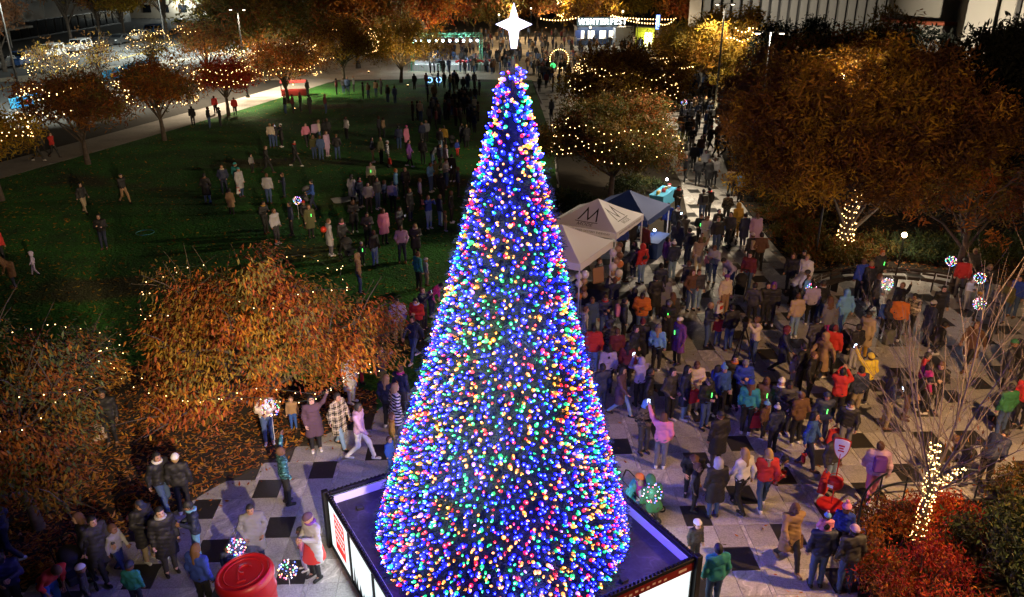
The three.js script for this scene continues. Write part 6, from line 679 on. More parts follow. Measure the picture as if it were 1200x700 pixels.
function stroller(px, py, turn, label, col = [0.02, 0.02, 0.022]) { const p = at(px, py), g = thing('stroller', label, 'stroller', V(p.x, inside(p.x, p.z, lawnPoly) ? 0.035 : 0.003, p.z), turn, 'strollers pushed by visitors'), m = std(rgb(...col), 0.8);
  const wg = new THREE.TorusGeometry(0.105, 0.025, 6, 16).rotateY(Math.PI / 2); for (const [x, z, s] of [[-0.25, 0.36, 0.85], [0.25, 0.36, 0.85], [-0.27, -0.28, 1], [0.27, -0.28, 1]]) { const w = part(g, 'wheel', wg, M.rubber); w.scale.setScalar(s); w.position.set(x, 0.13 * s, z); part(w, 'hub', cyl(0.05, 0.05, 0.03, 10).rotateZ(Math.PI / 2), M.chrome); }
  for (const s of [-1, 1]) part(g, 'frame', tube([V(s * 0.25, 0.12, 0.36), V(s * 0.25, 0.5, 0.05), V(s * 0.25, 1.0, -0.5), V(s * 0.2, 1.04, -0.56)], 0.016, 6), M.blackMetal), part(g, 'frame', bar(V(s * 0.27, 0.13, -0.28), V(s * 0.25, 0.55, 0.0), 0.014), M.blackMetal); part(g, 'handle', bar(V(-0.2, 1.04, -0.56), V(0.2, 1.04, -0.56), 0.02), M.rubber);
  part(g, 'seat', merge([rbox(0.42, 0.06, 0.36, 0.025, 0, 0.48, 0.08), rbox(0.42, 0.5, 0.06, 0.025, 0, 0.7, 0).rotateX(-0.45).translate(0, 0.06, 0.16), rbox(0.36, 0.22, 0.3, 0.04, 0, 0.3, -0.02)]), m); part(g, 'sunshade', new THREE.SphereGeometry(0.27, 14, 8, 0, Math.PI * 2, 0, Math.PI / 2).scale(0.85, 0.75, 0.95).rotateX(0.35).translate(0, 0.82, -0.12), m); }
stroller(358, 240, -1.2, 'grey stroller on the lawn before the blue sweater', [0.12, 0.12, 0.13]); stroller(853, 288, -0.7, 'black stroller in the crowd beyond the canopies'); stroller(866, 350, -0.4, 'black stroller beside the bending lavender jacket'); stroller(988, 420, -0.6, 'black stroller on the right plaza'); stroller(755, 604, 1.2, 'stroller with magenta seat behind the platform wall', [0.28, 0.02, 0.16]); stroller(531, 176, 1.1, 'dark stroller on the lawn behind the lit tree'); stroller(1156, 392, -0.8, 'dark stroller near the bench'); stroller(92, 690, 0.8, 'black stroller on the leafy paving'); stroller(410, 305, 0.9, 'dark stroller above the orange tree');
{ const p = at(868, 426), g = thing('video_tripod', 'black video camera on a tripod on the plaza', 'tripod', V(p.x, 0.002, p.z), -0.3); for (let i = 0; i < 3; i++) { const a = i * 2.094 + 0.3; part(g, 'leg', tube([V(Math.cos(a) * 0.46, 0.01, Math.sin(a) * 0.46), V(Math.cos(a) * 0.05, 1.25, Math.sin(a) * 0.05)], [0.018, 0.024], 6), M.blackMetal); } part(g, 'head', merge([cyl(0.05, 0.07, 0.16, 12, 0, 1.3, 0), bar(V(0, 1.38, 0), V(0.1, 1.2, 0.35), 0.012)]), M.blackMetal); const c = part(g, 'camera_body', rbox(0.16, 0.2, 0.42, 0.02, 0, 1.5, 0), M.blackMetal); part(c, 'lens', cyl(0.06, 0.055, 0.2, 16).rotateX(Math.PI / 2).translate(0, 1.5, -0.3), M.glassDark); part(c, 'viewfinder', rbox(0.06, 0.06, 0.18, 0.01, -0.09, 1.6, 0.12), M.blackMetal); }
{ // curved bench: arcs of slats
  const c = at(1068, 372), R = 3.1, slatArc = (r, y, h, w) => { const n = 14, l = []; for (let i = 0; i < n; i++) { const a = Math.PI * (1.18 + 0.64 * (i + .5) / n); l.push(box(R * Math.PI * 0.64 / n * (r / R) * 1.01, h, w).rotateY(-a + Math.PI / 2).translate(Math.cos(a) * r * 1.15, y, Math.sin(a) * r * 0.95)); } return merge(l); };
  const g = thing('curved_bench', 'long curved slatted bench at the edge of the oak bed', 'bench', V(c.x, 0, c.z)), w = std(rgb(0.05, 0.035, 0.025), 0.7);
  for (const q of [0, 0.13, 0.26]) part(g, 'seat_slat', slatArc(R + q, 0.45, 0.04, 0.1), w); for (const y of [0.62, 0.76]) part(g, 'back_slat', slatArc(R + 0.34, y, 0.09, 0.03), w); for (let i = 0; i < 6; i++) { const a = Math.PI * (1.2 + 0.6 * i / 5); part(g, 'leg', merge([box(0.05, 0.43, 0.3, 0, 0.215, 0), box(0.05, 0.8, 0.04, 0, 0.4, -0.22)]).rotateY(-a - Math.PI / 2).translate(Math.cos(a) * (R + 0.12) * 1.15, 0, Math.sin(a) * (R + 0.12) * .95), M.blackMetal); } }
{ // hoop railing round the front bed
  const pts = frontBed.slice(0, 6).map(([x, z]) => V(x - 0.14, 0, z - 0.1)), c = new THREE.CatmullRomCurve3(pts), g = thing('bed_railing', 'dark metal hoop railing round the front shrub bed', 'railing', V(0, 0, 0)), rail = std(rgb(0.03, 0.04, 0.06), 0.3, { metalness: 0.6 });
  for (const h of [0.95, 0.55]) { const l = []; for (let i = 0; i <= 40; i++) l.push(c.getPointAt(i / 40).add(V(0, h, 0))); part(g, 'rail', tube(l, 0.028, 6), rail); } for (let i = 0; i <= 7; i++) { const p = c.getPointAt(i / 7); part(g, 'post', bar(p.clone(), p.clone().add(V(0, 0.95, 0)), 0.024), rail); } }
{ const p = at(170, 274); const g = thing('play_hoop', 'pale blue play hoop lying on the dark lawn', 'hoop', V(p.x, 0.06, p.z)); part(g, 'ring', new THREE.TorusGeometry(0.42, 0.014, 6, 40).rotateX(Math.PI / 2), std(rgb(0.1, 0.5, 0.55), 0.4)); const b = at(405, 235); const s = thing('picnic_sheet', 'white sheet lying on the lawn left of the crowd', 'sheet', V(b.x, 0.034, b.z), 0.4); const pg = new THREE.PlaneGeometry(1.5, 1.1, 14, 10).rotateX(-Math.PI / 2), a = pg.attributes.position; for (let i = 0; i < a.count; i++) a.setY(i, 0.02 + 0.018 * Math.sin(a.getX(i) * 7 + a.getZ(i) * 3)); pg.computeVertexNormals(); part(s, 'cloth', pg, std(rgb(0.55, 0.58, 0.55), 0.9, { side: THREE.DoubleSide })); }
{ const p = at(1040, 404), g = thing('suitcase', 'grey upright case beside the orange jacket', 'case', V(p.x, 0.003, p.z), 0.3); part(g, 'shell', rbox(0.36, 0.52, 0.24, 0.05, 0, 0.3, 0), std(rgb(0.12, 0.13, 0.11), 0.6)); part(g, 'handle', new THREE.TorusGeometry(0.09, 0.012, 5, 10, Math.PI).translate(0, 0.57, 0), M.blackMetal); for (const s of [-1, 1]) part(g, 'wheel', cyl(0.035, 0.035, 0.03, 10).rotateZ(Math.PI / 2).translate(s * 0.13, 0.036, -0.1), M.rubber); }
{ const p = at(379, 269, 1.35), g = thing('balloon', 'red ball balloon beside the light grey coat above the orange tree', 'balloon', p); part(g, 'skin', new THREE.SphereGeometry(0.14, 14, 10), std(rgb(0.65, 0.05, 0.02), 0.4)); part(g, 'knot', new THREE.ConeGeometry(0.015, 0.03, 6).translate(0, -0.15, 0), std(rgb(0.65, 0.05, 0.02), 0.4)); }
// ------------------------------------------------------------------ lamp posts
function lampPost(label, x, z, h, heads, I, color, spot, opt = {}) {
  const g = thing('lamp_post', label, 'street lamp', V(x, opt.y ?? 0, z), opt.turn ?? 0, 'lamp posts'); part(g, 'pole', tube([V(0, 0, 0), V(0, h * .5, 0), V(0, h, 0)], [0.1, 0.08, 0.055], 8), opt.mat ?? M.poleMetal); part(g, 'base', cyl(0.18, 0.22, 0.3, 10, 0, 0.15, 0), opt.mat ?? M.poleMetal);
  for (let i = 0; i < heads; i++) { const s = heads === 1 ? 1 : i ? 1 : -1, a = part(g, 'arm', tube([V(0, h - 0.05, 0), V(s * 0.25, h + 0.04, 0), V(s * 0.5, h + 0.02, 0)], 0.03, 6), opt.mat ?? M.poleMetal); const hd = part(g, 'lamp_head', rbox(0.42, 0.1, 0.24, 0.03, s * 0.62, h, 0), opt.mat ?? M.poleMetal); part(hd, 'lamp_lens', rbox(0.22, 0.06, 0.14, 0.02, s * 0.62, h - 0.07, 0), M.lampHead);
    const l = opt.point ? new THREE.PointLight(rgb(...color), I) : new THREE.SpotLight(rgb(...color), I, 0, spot ? spot[0] : 1.3, 0.5); l.position.set(s * 0.62, h - 0.2, 0); l.shadow.radius = 8; l.castShadow = true; l.name = 'lamp_light'; g.add(l); if (l.target) l.target.position.set(s * 0.62 + (spot ? spot[1] : 0), 0, spot ? spot[2] : 0), g.add(l.target); }
  return g;
}
const WARM = [1, 0.54, 0.22], SOFT = [1, 0.8, 0.55], COOL = [0.92, 1, 0.9];
lampPost('double lamp on a dark pole behind the huge oak', 13.2, -43.5, 9, 2, 430, SOFT, [1.1, -14, 2], { mat: M.darkPole });
lampPost('double lamp above the golden tree at the walkway end', 17.2, -69.5, 9.1, 2, 230, SOFT, null, { mat: M.darkPole });
lampPost('double lamp above the dim rust tree by the path', -25.6, -80, 8.1, 2, 800, SOFT, null, { mat: M.darkPole });
lampPost('tall pale pole at the left edge by the street', -38.4, -64.5, 11.5, 1, 3000, COOL, [1.0, -7, -14], {});
lampPost('slim pale street pole above the far parked cars', -50, -122, 11.6, 1, 3600, COOL, null, {});
lampPost('plaza lamp standing beside the front bed, outside the view', 13.2, -12.2, 8.5, 1, 500, WARM, null, { turn: Math.PI, point: true });
lampPost('plaza lamp near the viewer, outside the view', 8.5, -2.2, 9.5, 1, 45, WARM, null, {});
{ const p = at(1060, 276, 1.6), g = thing('path_lamp', 'small bright globe lamp in the bed under the oak', 'lamp', V(p.x, 0.06, p.z)); part(g, 'post', bar(V(0, 0, 0), V(0, 1.45, 0), 0.035), M.darkPole); part(g, 'lamp_globe', new THREE.SphereGeometry(0.11, 14, 10).translate(0, 1.56, 0), glow(rgb(0.9, 0.8, 0.6), rgb(20, 15, 8))); const l = new THREE.PointLight(rgb(...SOFT), 14); l.position.set(0, 1.56, 0); l.shadow.radius = 4; l.castShadow = true; l.name = 'globe_light'; g.add(l); }
{ const p = at(988, 92, 8), g = thing('path_lamp', 'bright white lamp seen through the huge oak crown', 'lamp', V(p.x, 0.06, p.z)); part(g, 'post', bar(V(0, 0, 0), V(0, 7.8, 0), 0.05), M.darkPole); part(g, 'lamp_globe', new THREE.SphereGeometry(0.16, 14, 10).translate(0, 7.94, 0), glow(rgb(0.9, 0.85, 0.7), rgb(20, 16, 10))); const l = new THREE.PointLight(rgb(1, 0.72, 0.36), 190); l.position.set(0, 7.94, 0); l.shadow.radius = 6; l.castShadow = true; l.name = 'globe_light'; g.add(l); }

{ // floodlight on the building behind the viewer, aimed at the orange trees
  const g = thing('wall_floodlight', 'floodlight near the viewer aimed at the orange trees, outside the view', 'lamp', V(2.5, 0, 1.5)); part(g, 'post', bar(V(0, 0, 0), V(0, 9.2, 0), 0.08), M.darkPole); part(g, 'lamp_head', rbox(0.5, 0.3, 0.3, 0.04, 0, 9.3, 0), M.darkPole); part(g, 'lamp_lens', box(0.4, 0.22, 0.02, 0, 9.3, -0.165), M.lampHead);
  const s = new THREE.SpotLight(rgb(1, 0.72, 0.42), 2800, 0, 0.33, 0.7); s.position.set(0, 9.3, -0.25); s.target.position.set(-9.9, 4.0, -22.5); s.castShadow = true; s.shadow.radius = 8; s.name = 'flood_light'; g.add(s, s.target); }
// uplights at the feet of the far trees
for (const [px, py, dx, I, w] of [[312, 97, 0, 120, 'tall olive and gold tree'], [372, 78, 0, 120, 'tall yellowish tree'], [432, 86, 0, 130, 'tall dark orange tree'], [508, 66, 0, 130, 'orange tree behind the truss'], [842, 140, 0, 90, 'golden walkway tree'], [345, 130, 0, 45, 'wide rust tree'], [478, 102, 0, 60, 'golden stage tree'], [270, 60, 0, 160, 'wide brown tree behind the double lamp'], [150, 56, 0, 90, 'yellow street tree'], [640, 34, 0, 120, 'thin brown far tree']]) { const p = at(px, py), g = thing('tree_uplight', 'small ground spotlight under the ' + w, 'spotlight', V(p.x, 0.05, p.z), 0, 'ground spotlights under trees'); part(g, 'housing', cyl(0.1, 0.12, 0.18, 10, 0, 0.09, 0), M.blackMetal); part(g, 'lamp_lens', cyl(0.08, 0.08, 0.02, 10, 0, 0.19, 0), M.warmBulb); const s = new THREE.SpotLight(rgb(1, 0.74, 0.36), I * 2.8, 0, 0.85, 0.6); s.position.set(0, 0.3, 0); s.target.position.set(0, 8, -3); s.castShadow = true; s.shadow.radius = 4; s.name = 'up_light'; g.add(s, s.target); }

for (const [x, z, w] of [[-39, -151, 'leftmost'], [-18, -150, 'second'], [0, -148, 'middle'], [19, -147, 'fourth'], [38, -149, 'rightmost']]) { const g = thing('far_street_lamp', w + ' street lamp of the farthest row', 'street lamp', V(x, -0.03, z), 0, 'farthest street lamps'); part(g, 'pole', bar(V(0, 0, 0), V(0, 4, 0), 0.07), M.darkPole); part(g, 'lamp_globe', new THREE.SphereGeometry(0.16, 10, 8).translate(0, 4.1, 0), glow(rgb(0.9, 0.8, 0.6), rgb(9, 6.5, 4))); const l = new THREE.PointLight(rgb(1, 0.7, 0.4), 210); l.position.set(0, 4.1, 0); l.shadow.radius = 10; l.castShadow = true; l.name = 'street_light'; g.add(l); }
// ------------------------------------------------------------------ stage, market, street, buildings
const font = await new FontLoader().loadAsync('fonts/droid/droid_sans_bold.typeface.json');
{ // stage with a lamp truss
  const c = at(524, 84), green = std(rgb(0.1, 0.34, 0.2), 0.5, { metalness: 0.3 }), g = thing('stage', 'low stage with a long lamp truss behind the lawn', 'stage', V(c.x, 0, c.z), 0.06);
  part(g, 'deck', rbox(9.5, 0.7, 5, 0.04, 0.6, 0.35, -3.5), std(rgb(0.5, 0.5, 0.52), 0.7)); const tr = []; for (const [y, z] of [[3.9, -1], [4.3, -1], [4.1, -1.35]]) tr.push(bar(V(-4.2, y, z), V(4.2, y, z), 0.045, 5)); for (let i = 0; i < 20; i++) { const x = -4.2 + i * 0.42; tr.push(bar(V(x, 3.9, -1), V(x + 0.42, 4.3, -1), 0.025, 4), bar(V(x + 0.42, 3.9, -1), V(x, 4.1, -1.35), 0.025, 4)); } part(g, 'truss', merge(tr), green);
  for (const s of [-4.1, 4.1]) part(g, 'post', merge([bar(V(s - 0.15, 0, -1), V(s - 0.15, 4.1, -1), 0.06), bar(V(s + 0.15, 0, -1.3), V(s + 0.15, 4.1, -1.3), 0.06)]), green);
  for (let i = 0; i < 10; i++) { const x = -3.7 + i * 0.82; const l = part(g, 'stage_lamp', cyl(0.16, 0.11, 0.3, 10, x, 3.65, -1), M.blackMetal); part(l, 'lamp_lens', new THREE.SphereGeometry(0.15, 10, 8).translate(x, 3.45, -0.95), glow(rgb(0.8, 0.9, 0.9), rgb(9, 12, 14))); if (i % 3 === 1) { const q = new THREE.PointLight(rgb(0.8, 0.95, 1), 40); q.position.set(x, 3.2, -0.6); q.shadow.radius = 6; q.castShadow = true; q.name = 'stage_light'; g.add(q); } }
  const swag = []; for (let i = 0; i <= 24; i++) swag.push(V(1 + i * 0.2, 1.0 + 0.16 * Math.abs(Math.sin(i * 0.55)), -0.7)); part(g, 'red_swag', tube(swag, 0.13, 6), std(rgb(0.45, 0.02, 0.02), 0.8));
  for (let i = 0; i < 5; i++) { const f = thing('crowd_barrier', ['leftmost', 'second from left', 'middle', 'fourth from left', 'rightmost'][i] + ' green-white barrier before the stage', 'barrier', V(c.x - 3.6 + i * 1.9, -0.03, c.z + 0.8), 0.06, 'barriers before the stage'); part(f, 'rail', merge([bar(V(-0.9, 1.05, 0), V(0.9, 1.05, 0), 0.03), bar(V(-0.9, 0.2, 0), V(0.9, 0.2, 0), 0.03)]), std(rgb(0.4, 0.5, 0.45), 0.5)); for (let k = 0; k < 7; k++) part(f, 'upright', bar(V(-0.9 + k * 0.3, 0.02, 0), V(-0.9 + k * 0.3, 1.05, 0), 0.018, 4), std(rgb(0.2, 0.45, 0.3), 0.5)); }
}
{ // market huts and the lit letters
  const c = at(699, 53), hut = thing('market_hut', 'dark blue ticket hut with bright hatches under the lit letters', 'hut', V(c.x, -0.03, c.z), 0.1);
  part(hut, 'wall', box(6.2, 2.7, 2.6, 0, 1.35, -1.3), std(rgb(0.012, 0.025, 0.06), 0.6)); part(hut, 'roof', rbox(6.4, 0.15, 2.8, 0.03, 0, 2.78, -1.3), M.blackMetal);
  for (const x of [-2.5, -0.9, 0.9, 2.4]) { const w = part(hut, 'hatch_window', box(1.0, 1.1, 0.05, x, 1.6, 0.02), glow(rgb(0.6, 0.55, 0.45), rgb(1.5, 1.3, 0.95))); part(w, 'frame', merge([box(1.1, 0.06, 0.08, x, 2.18, 0.03), box(1.1, 0.06, 0.16, x, 1.02, 0.06)]), M.white); } part(hut, 'notice_board', box(0.9, 1.5, 0.05, -2.95, 1.5, 0.1), std(rgb(0.03, 0.06, 0.2), 0.5));
  const s = thing('letter_sign', 'white glowing WINTERFEST letters on top of the ticket hut', 'sign', V(c.x, 2.84, c.z), 0.1); const back = part(s, 'back_board', rbox(6.2, 1.25, 0.1, 0.02, 0, 0.66, -0.25), std(rgb(0.02, 0.04, 0.045), 0.7));
  const word = 'WINTERFEST', lm = glow(rgb(0.9, 0.9, 0.9), rgb(2.4, 2.6, 2.6)); let x = -2.95; for (const ch of word) { const tg = new TextGeometry(ch, { font, size: 0.86, depth: 0.14, curveSegments: 4, bevelEnabled: false }); tg.computeBoundingBox(); const w = tg.boundingBox.max.x; part(s, 'lit_letter', tg.translate(x, 0.22, -0.18), lm); x += w + 0.09; } back.scale.x = 1.02;
  for (const xx of [-2, 0, 2]) { const l = new THREE.PointLight(rgb(0.9, 1, 1), 16); l.position.set(xx, 0.2, 1.2); l.shadow.radius = 10; l.castShadow = true; l.name = 'letter_light'; s.add(l); }
  const mk = (name, label, px, py, w, h, d, mat, turn, lit) => { const p = at(px, py), g = thing(name, label, 'hut', V(p.x, -0.03, p.z), turn, 'market huts'); part(g, 'wall', box(w, h, d, 0, h / 2, -d / 2), mat); part(g, 'roof', rbox(w + 0.15, 0.1, d + 0.15, 0.02, 0, h + 0.05, -d / 2), M.blackMetal); const ribs = []; for (let i = 0; i < 14; i++) ribs.push(box(0.06, h - 0.1, 0.05, -w / 2 + (i + .5) * w / 14, h / 2, 0.025)); part(g, 'cladding_ribs', merge(ribs), mat).userData.kind = 'stuff'; if (lit) { const o = part(g, 'lit_window', box(w * 0.4, h * 0.72, 0.06, w * 0.2, h * 0.42, 0.06), glow(rgb(0.8, 0.75, 0.5), rgb(2.6, 2.3, 1.3))); part(o, 'frame', box(0.1, h * 0.74, 0.1, w * 0.2, h * 0.42, 0.08), mat); const l = new THREE.PointLight(rgb(1, 0.92, 0.6), 30); l.position.set(w * 0.2, h * 0.5, 1.0); l.shadow.radius = 12; l.castShadow = true; l.name = 'window_light'; g.add(l); } return g; };
  mk('container_hut', 'grey ribbed container right of the lit letters', 731, 54, 2.8, 2.7, 2.5, std(rgb(0.2, 0.2, 0.21), 0.6), 0.1); mk('container_hut', 'yellow green hut with a glowing doorway', 755, 56, 3.0, 2.9, 2.5, std(rgb(0.36, 0.42, 0.02), 0.6), -0.5, true); mk('container_hut', 'brown container hut at the right end of the market', 783, 57, 3.8, 2.6, 2.5, std(rgb(0.13, 0.09, 0.07), 0.8), -0.3);
  // festoon lines
  const fest = (a, b, sag, label) => { const n = Math.round(a.distanceTo(b) / 0.45), pts = [], g = thing('festoon_lights', label, 'string lights', V(0, 0, 0), 0, 'festoon lines over the market'); for (let i = 0; i <= n; i++) { const t = i / n, p = a.clone().lerp(b, t); p.y -= sag * 4 * t * (1 - t); pts.push(p); } part(g, 'cable', tube(pts, 0.02, 3), M.wire); instanced(g, 'bulbs', dotGeo, M.warmBulb, pts.map((p) => new THREE.Matrix4().makeScale(0.075, 0.1, 0.075).setPosition(p.x, p.y - 0.1, p.z)), null, 'stuff'); };
  const h = (px, py, y) => at(px, py, y); const k = c.z;
  const onD = (px, y, z) => { const t = toPx(V(0, y, z)); return V((px - 600) / FOCAL * t[2], y, z); };
  fest(onD(634, 4.0, k), onD(678, 4.2, k), 0.35, 'festoon bulbs left of the lit letters'); fest(onD(718, 4.5, k), onD(772, 3.6, k + 4), 0.4, 'festoon bulbs from the lit letters to the blue banner'); fest(onD(772, 3.6, k + 4), onD(792, 4.2, k + 2), 0.5, 'festoon bulbs right of the blue banner'); fest(onD(716, 4.4, k + 1), onD(790, 4.3, k + 6), 0.15, 'straight festoon bulbs above the container huts');
  const bp = at(771, 62), b = thing('banner_pole', 'dark pole with a glowing blue banner at the market', 'banner', V(bp.x, -0.03, bp.z)); part(b, 'pole', bar(V(0, 0, 0), V(0, 5.4, 0), 0.07), M.darkPole); part(b, 'lit_sign', rbox(0.5, 1.9, 0.12, 0.03, -0.3, 4.2, 0), glow(rgb(0.3, 0.4, 0.8), rgb(0.7, 1.3, 4))); 
  for (const [px, py, t] of [[622, 48, 'left of the lit letters'], [660, 40, 'at the left hut end'], [745, 70, 'before the yellow green hut'], [585, 60, 'behind the star'], [690, 84, 'before the ticket hut']]) { const p = at(px, py), g = thing('market_lamp', 'slim market lamp ' + t, 'lamp', V(p.x, -0.03, p.z), 0, 'market lamps'); part(g, 'post', bar(V(0, 0, 0), V(0, 5, 0), 0.05), M.darkPole); part(g, 'lamp_globe', new THREE.SphereGeometry(0.13, 10, 8).translate(0, 5.05, 0), glow(rgb(0.9, 0.8, 0.6), rgb(6, 4.4, 2.6))); const l = new THREE.PointLight(rgb(1, 0.72, 0.4), 190); l.position.set(0, 5.05, 0); l.shadow.radius = 8; l.castShadow = true; l.name = 'market_light'; g.add(l); }
  { const p = at(655, 84), g = thing('lit_wreath', 'ring of warm bulbs standing right of the tree top', 'wreath', V(p.x, -0.03, p.z)); part(g, 'ring', new THREE.TorusGeometry(1.1, 0.1, 6, 28).translate(0, 1.5, 0), std(rgb(0.05, 0.09, 0.03), 0.9)); part(g, 'stand', bar(V(0, 0, 0), V(0, 0.42, 0), 0.06), M.blackMetal); const ms = []; for (let i = 0; i < 26; i++) { const a = i / 26 * 6.283; ms.push(new THREE.Matrix4().makeScale(0.06, 0.06, 0.06).setPosition(Math.cos(a) * 1.1, 1.5 + Math.sin(a) * 1.1, 0.12)); } instanced(g, 'bulbs', dotGeo, M.warmBulb, ms, null, 'stuff'); const q = at(648, 77, 1.4), o = thing('lit_ball', 'green glowing ball right of the tree top', 'ball lamp', q); part(o, 'lamp_globe', new THREE.SphereGeometry(0.3, 14, 10), glow(rgb(0.1, 0.5, 0.2), rgb(0.1, 1.6, 0.35))); part(o, 'stand', bar(V(0, -1.4, 0), V(0, -0.3, 0), 0.03), M.blackMetal); }
  { const p = at(509, 98), g = thing('lit_tricycle', 'small cycle with two glowing blue wheel rings below the stage', 'bicycle', V(p.x, 0.03, p.z), 0.2); const ring = glow(rgb(0.2, 0.4, 0.8), rgb(1.2, 2.6, 6)); for (const s of [-1, 1]) { const w = part(g, 'wheel', new THREE.TorusGeometry(0.33, 0.03, 6, 20).translate(s * 0.5, 0.36, 0), M.rubber); part(w, 'light_ring', new THREE.TorusGeometry(0.27, 0.03, 6, 20).translate(s * 0.5, 0.36, 0.02), ring); } part(g, 'frame', merge([bar(V(-0.5, 0.36, 0), V(0, 0.4, 0), 0.025), bar(V(0, 0.4, 0), V(-0.2, 0.85, 0), 0.025), bar(V(-0.2, 0.85, 0), V(0.35, 0.85, 0), 0.025), bar(V(0, 0.4, 0), V(0.35, 0.85, 0), 0.025), bar(V(0.5, 0.36, 0), V(0.33, 1.0, 0), 0.025)]), M.blackMetal); part(g, 'saddle', rbox(0.24, 0.06, 0.12, 0.025, -0.22, 0.9, 0), M.rubber); part(g, 'handlebar', bar(V(0.33, 1.0, -0.25), V(0.33, 1.0, 0.25), 0.02), M.blackMetal); }
}
// parked cars
function car(label, px, py, col, turn, type) {
  const p = at(px, py), L = type === 'van' ? 5.2 : 4.7, g = thing('parked_car', label, 'car', V(p.x, -0.05, p.z), turn, 'cars parked along the street'), paint = new THREE.MeshPhysicalMaterial({ color: rgb(...col), roughness: 0.35, clearcoat: 0.8 });
  const prof = type === 'pickup' ? [[-2.4, 0.35], [2.4, 0.35], [2.42, 0.8], [2.2, 1.0], [1.2, 1.08], [0.75, 1.72], [-0.6, 1.75], [-0.7, 1.1], [-2.42, 1.08]] : type === 'suv' || type === 'van' ? [[-L / 2, 0.35], [L / 2, 0.35], [L / 2 + 0.03, 0.8], [L / 2 - 0.2, 1.02], [1.05, 1.1], [0.45, 1.68], [-L / 2 + 0.35, 1.72], [-L / 2 + 0.02, 1.1]] : [[-L / 2, 0.32], [L / 2, 0.32], [L / 2 + 0.03, 0.68], [L / 2 - 0.25, 0.86], [1.0, 0.95], [0.3, 1.42], [-1.2, 1.44], [-1.8, 1.0], [-L / 2 + 0.02, 0.95]];
  const s = new THREE.Shape(prof.map((q) => new THREE.Vector2(...q))); part(g, 'body', new THREE.ExtrudeGeometry(s, { depth: 1.66, bevelEnabled: true, bevelSize: 0.05, bevelThickness: 0.07, bevelSegments: 2 }).translate(0, 0, -0.83), paint);
  const top = type ? 1.62 : 1.36, base = type ? 1.14 : 0.98, rear = type === 'pickup' ? -0.5 : type ? -L / 2 + 0.5 : -1.2, fr = type ? 0.5 : 0.35;
  for (const z of [-0.905, 0.905]) for (const [a, b] of [[rear, (rear + fr) / 2 - 0.06], [(rear + fr) / 2 + 0.06, fr + 0.25]]) part(g, 'side_window', new THREE.ExtrudeGeometry(new THREE.Shape([[a, base], [b + (b > fr ? 0.18 : 0), base], [b - (b > fr ? 0.22 : 0), top], [a + 0.08, top]].map((q) => new THREE.Vector2(...q))), { depth: 0.012, bevelEnabled: false }).translate(0, 0, z - 0.006), M.glassDark);
  const wa = [type ? 1.08 : 0.98, type ? 1.68 : 1.42], wx = [type === 'pickup' ? 1.2 : type ? 1.05 : 1.0, type === 'pickup' ? 0.75 : type ? 0.45 : 0.3]; { const dx = wx[1] - wx[0], dy = wa[1] - wa[0] - 0.02, len = Math.hypot(dx, dy); part(g, 'windscreen', box(len * 0.86, 0.02, 1.5).rotateZ(Math.atan2(dy, dx)).translate((wx[0] + wx[1]) / 2 + 0.06, (wa[0] + wa[1]) / 2 + 0.055, 0), M.glassDark); }
  for (const x of [-L / 2 + 0.85, L / 2 - 0.9]) for (const z of [-0.84, 0.84]) { const w = part(g, 'wheel', new THREE.TorusGeometry(0.25, 0.1, 8, 18).translate(x, 0.35, z), M.rubber); part(w, 'rim', cyl(0.2, 0.2, 0.12, 14).rotateX(Math.PI / 2).translate(x, 0.35, z), M.chrome); }
  for (const z of [-0.62, 0.62]) { part(g, 'headlight', rbox(0.08, 0.16, 0.3, 0.03, L / 2 + 0.07, 0.76, z), std(rgb(0.7, 0.7, 0.7), 0.15)); part(g, 'taillight', rbox(0.06, 0.2, 0.2, 0.02, -L / 2 - 0.05, 0.86, z), std(rgb(0.3, 0.01, 0.01), 0.3)); }
}
const along = -Math.PI / 2 - 0.02;
car('black car at the left edge of the parked row', 4, 80, [0.012, 0.012, 0.014], along); car('dark blue pickup truck second in the parked row', 29, 76, [0.02, 0.06, 0.18], along, 'pickup'); car('white off-road car parked between blue pickup and silver one', 60, 67, [0.7, 0.7, 0.7], along, 'suv'); car('silver white car with open sight behind the bare tree', 93, 60, [0.55, 0.56, 0.58], along, 'suv'); car('black car beyond the silver white one', 119, 55, [0.014, 0.014, 0.016], along); car('dark grey car beyond the black one', 140, 51, [0.05, 0.055, 0.06], along); car('white sedan parked below the yellow street tree', 163, 46, [0.7, 0.7, 0.7], along); car('blue van beside the white sedan', 178, 41, [0.02, 0.1, 0.3], along, 'van'); car('white pickup far up the street', 212, 33, [0.65, 0.65, 0.65], along, 'pickup');
{ const art = canvasTex(256, 128, (x, w, h) => { x.fillStyle = '#1687c4'; x.fillRect(0, 0, w, h); const c = ['#e3a51a', '#c53a2a', '#7b2a6e', '#f0d8a0']; for (let i = 0; i < 12; i++) { x.fillStyle = c[i % 4]; x.beginPath(); x.arc(60 + (i * 37) % 140, 40 + (i * 23) % 56, 8 + (i * 7) % 16, 0, 7); x.fill(); } }), m = [std(rgb(0.05, 0.3, 0.5), 0.7), new THREE.MeshStandardMaterial({ map: art, roughness: 0.7 })];
  [[134, 92, 'leftmost'], [148, 87, 'second from left'], [161, 83, 'third from left'], [176, 78, 'rightmost'], [32, 124, 'lone left']].forEach(([px, py, w]) => { const p = at(px, py), g = thing('street_barrier', w + ' blue painted barrier block along the street', 'barrier', V(p.x, -0.05, p.z), Math.PI / 2 - 0.05, 'blue painted barriers along the street'); part(g, 'block', rbox(4.2, 1.05, 0.5, 0.06, 0, 0.53, 0), m[0]); part(g, 'painted_face', new THREE.PlaneGeometry(4.0, 0.9).translate(0, 0.54, 0.256), m[1]); part(g, 'foot', box(4.2, 0.12, 0.8, 0, 0.06, 0), M.concrete); }); }
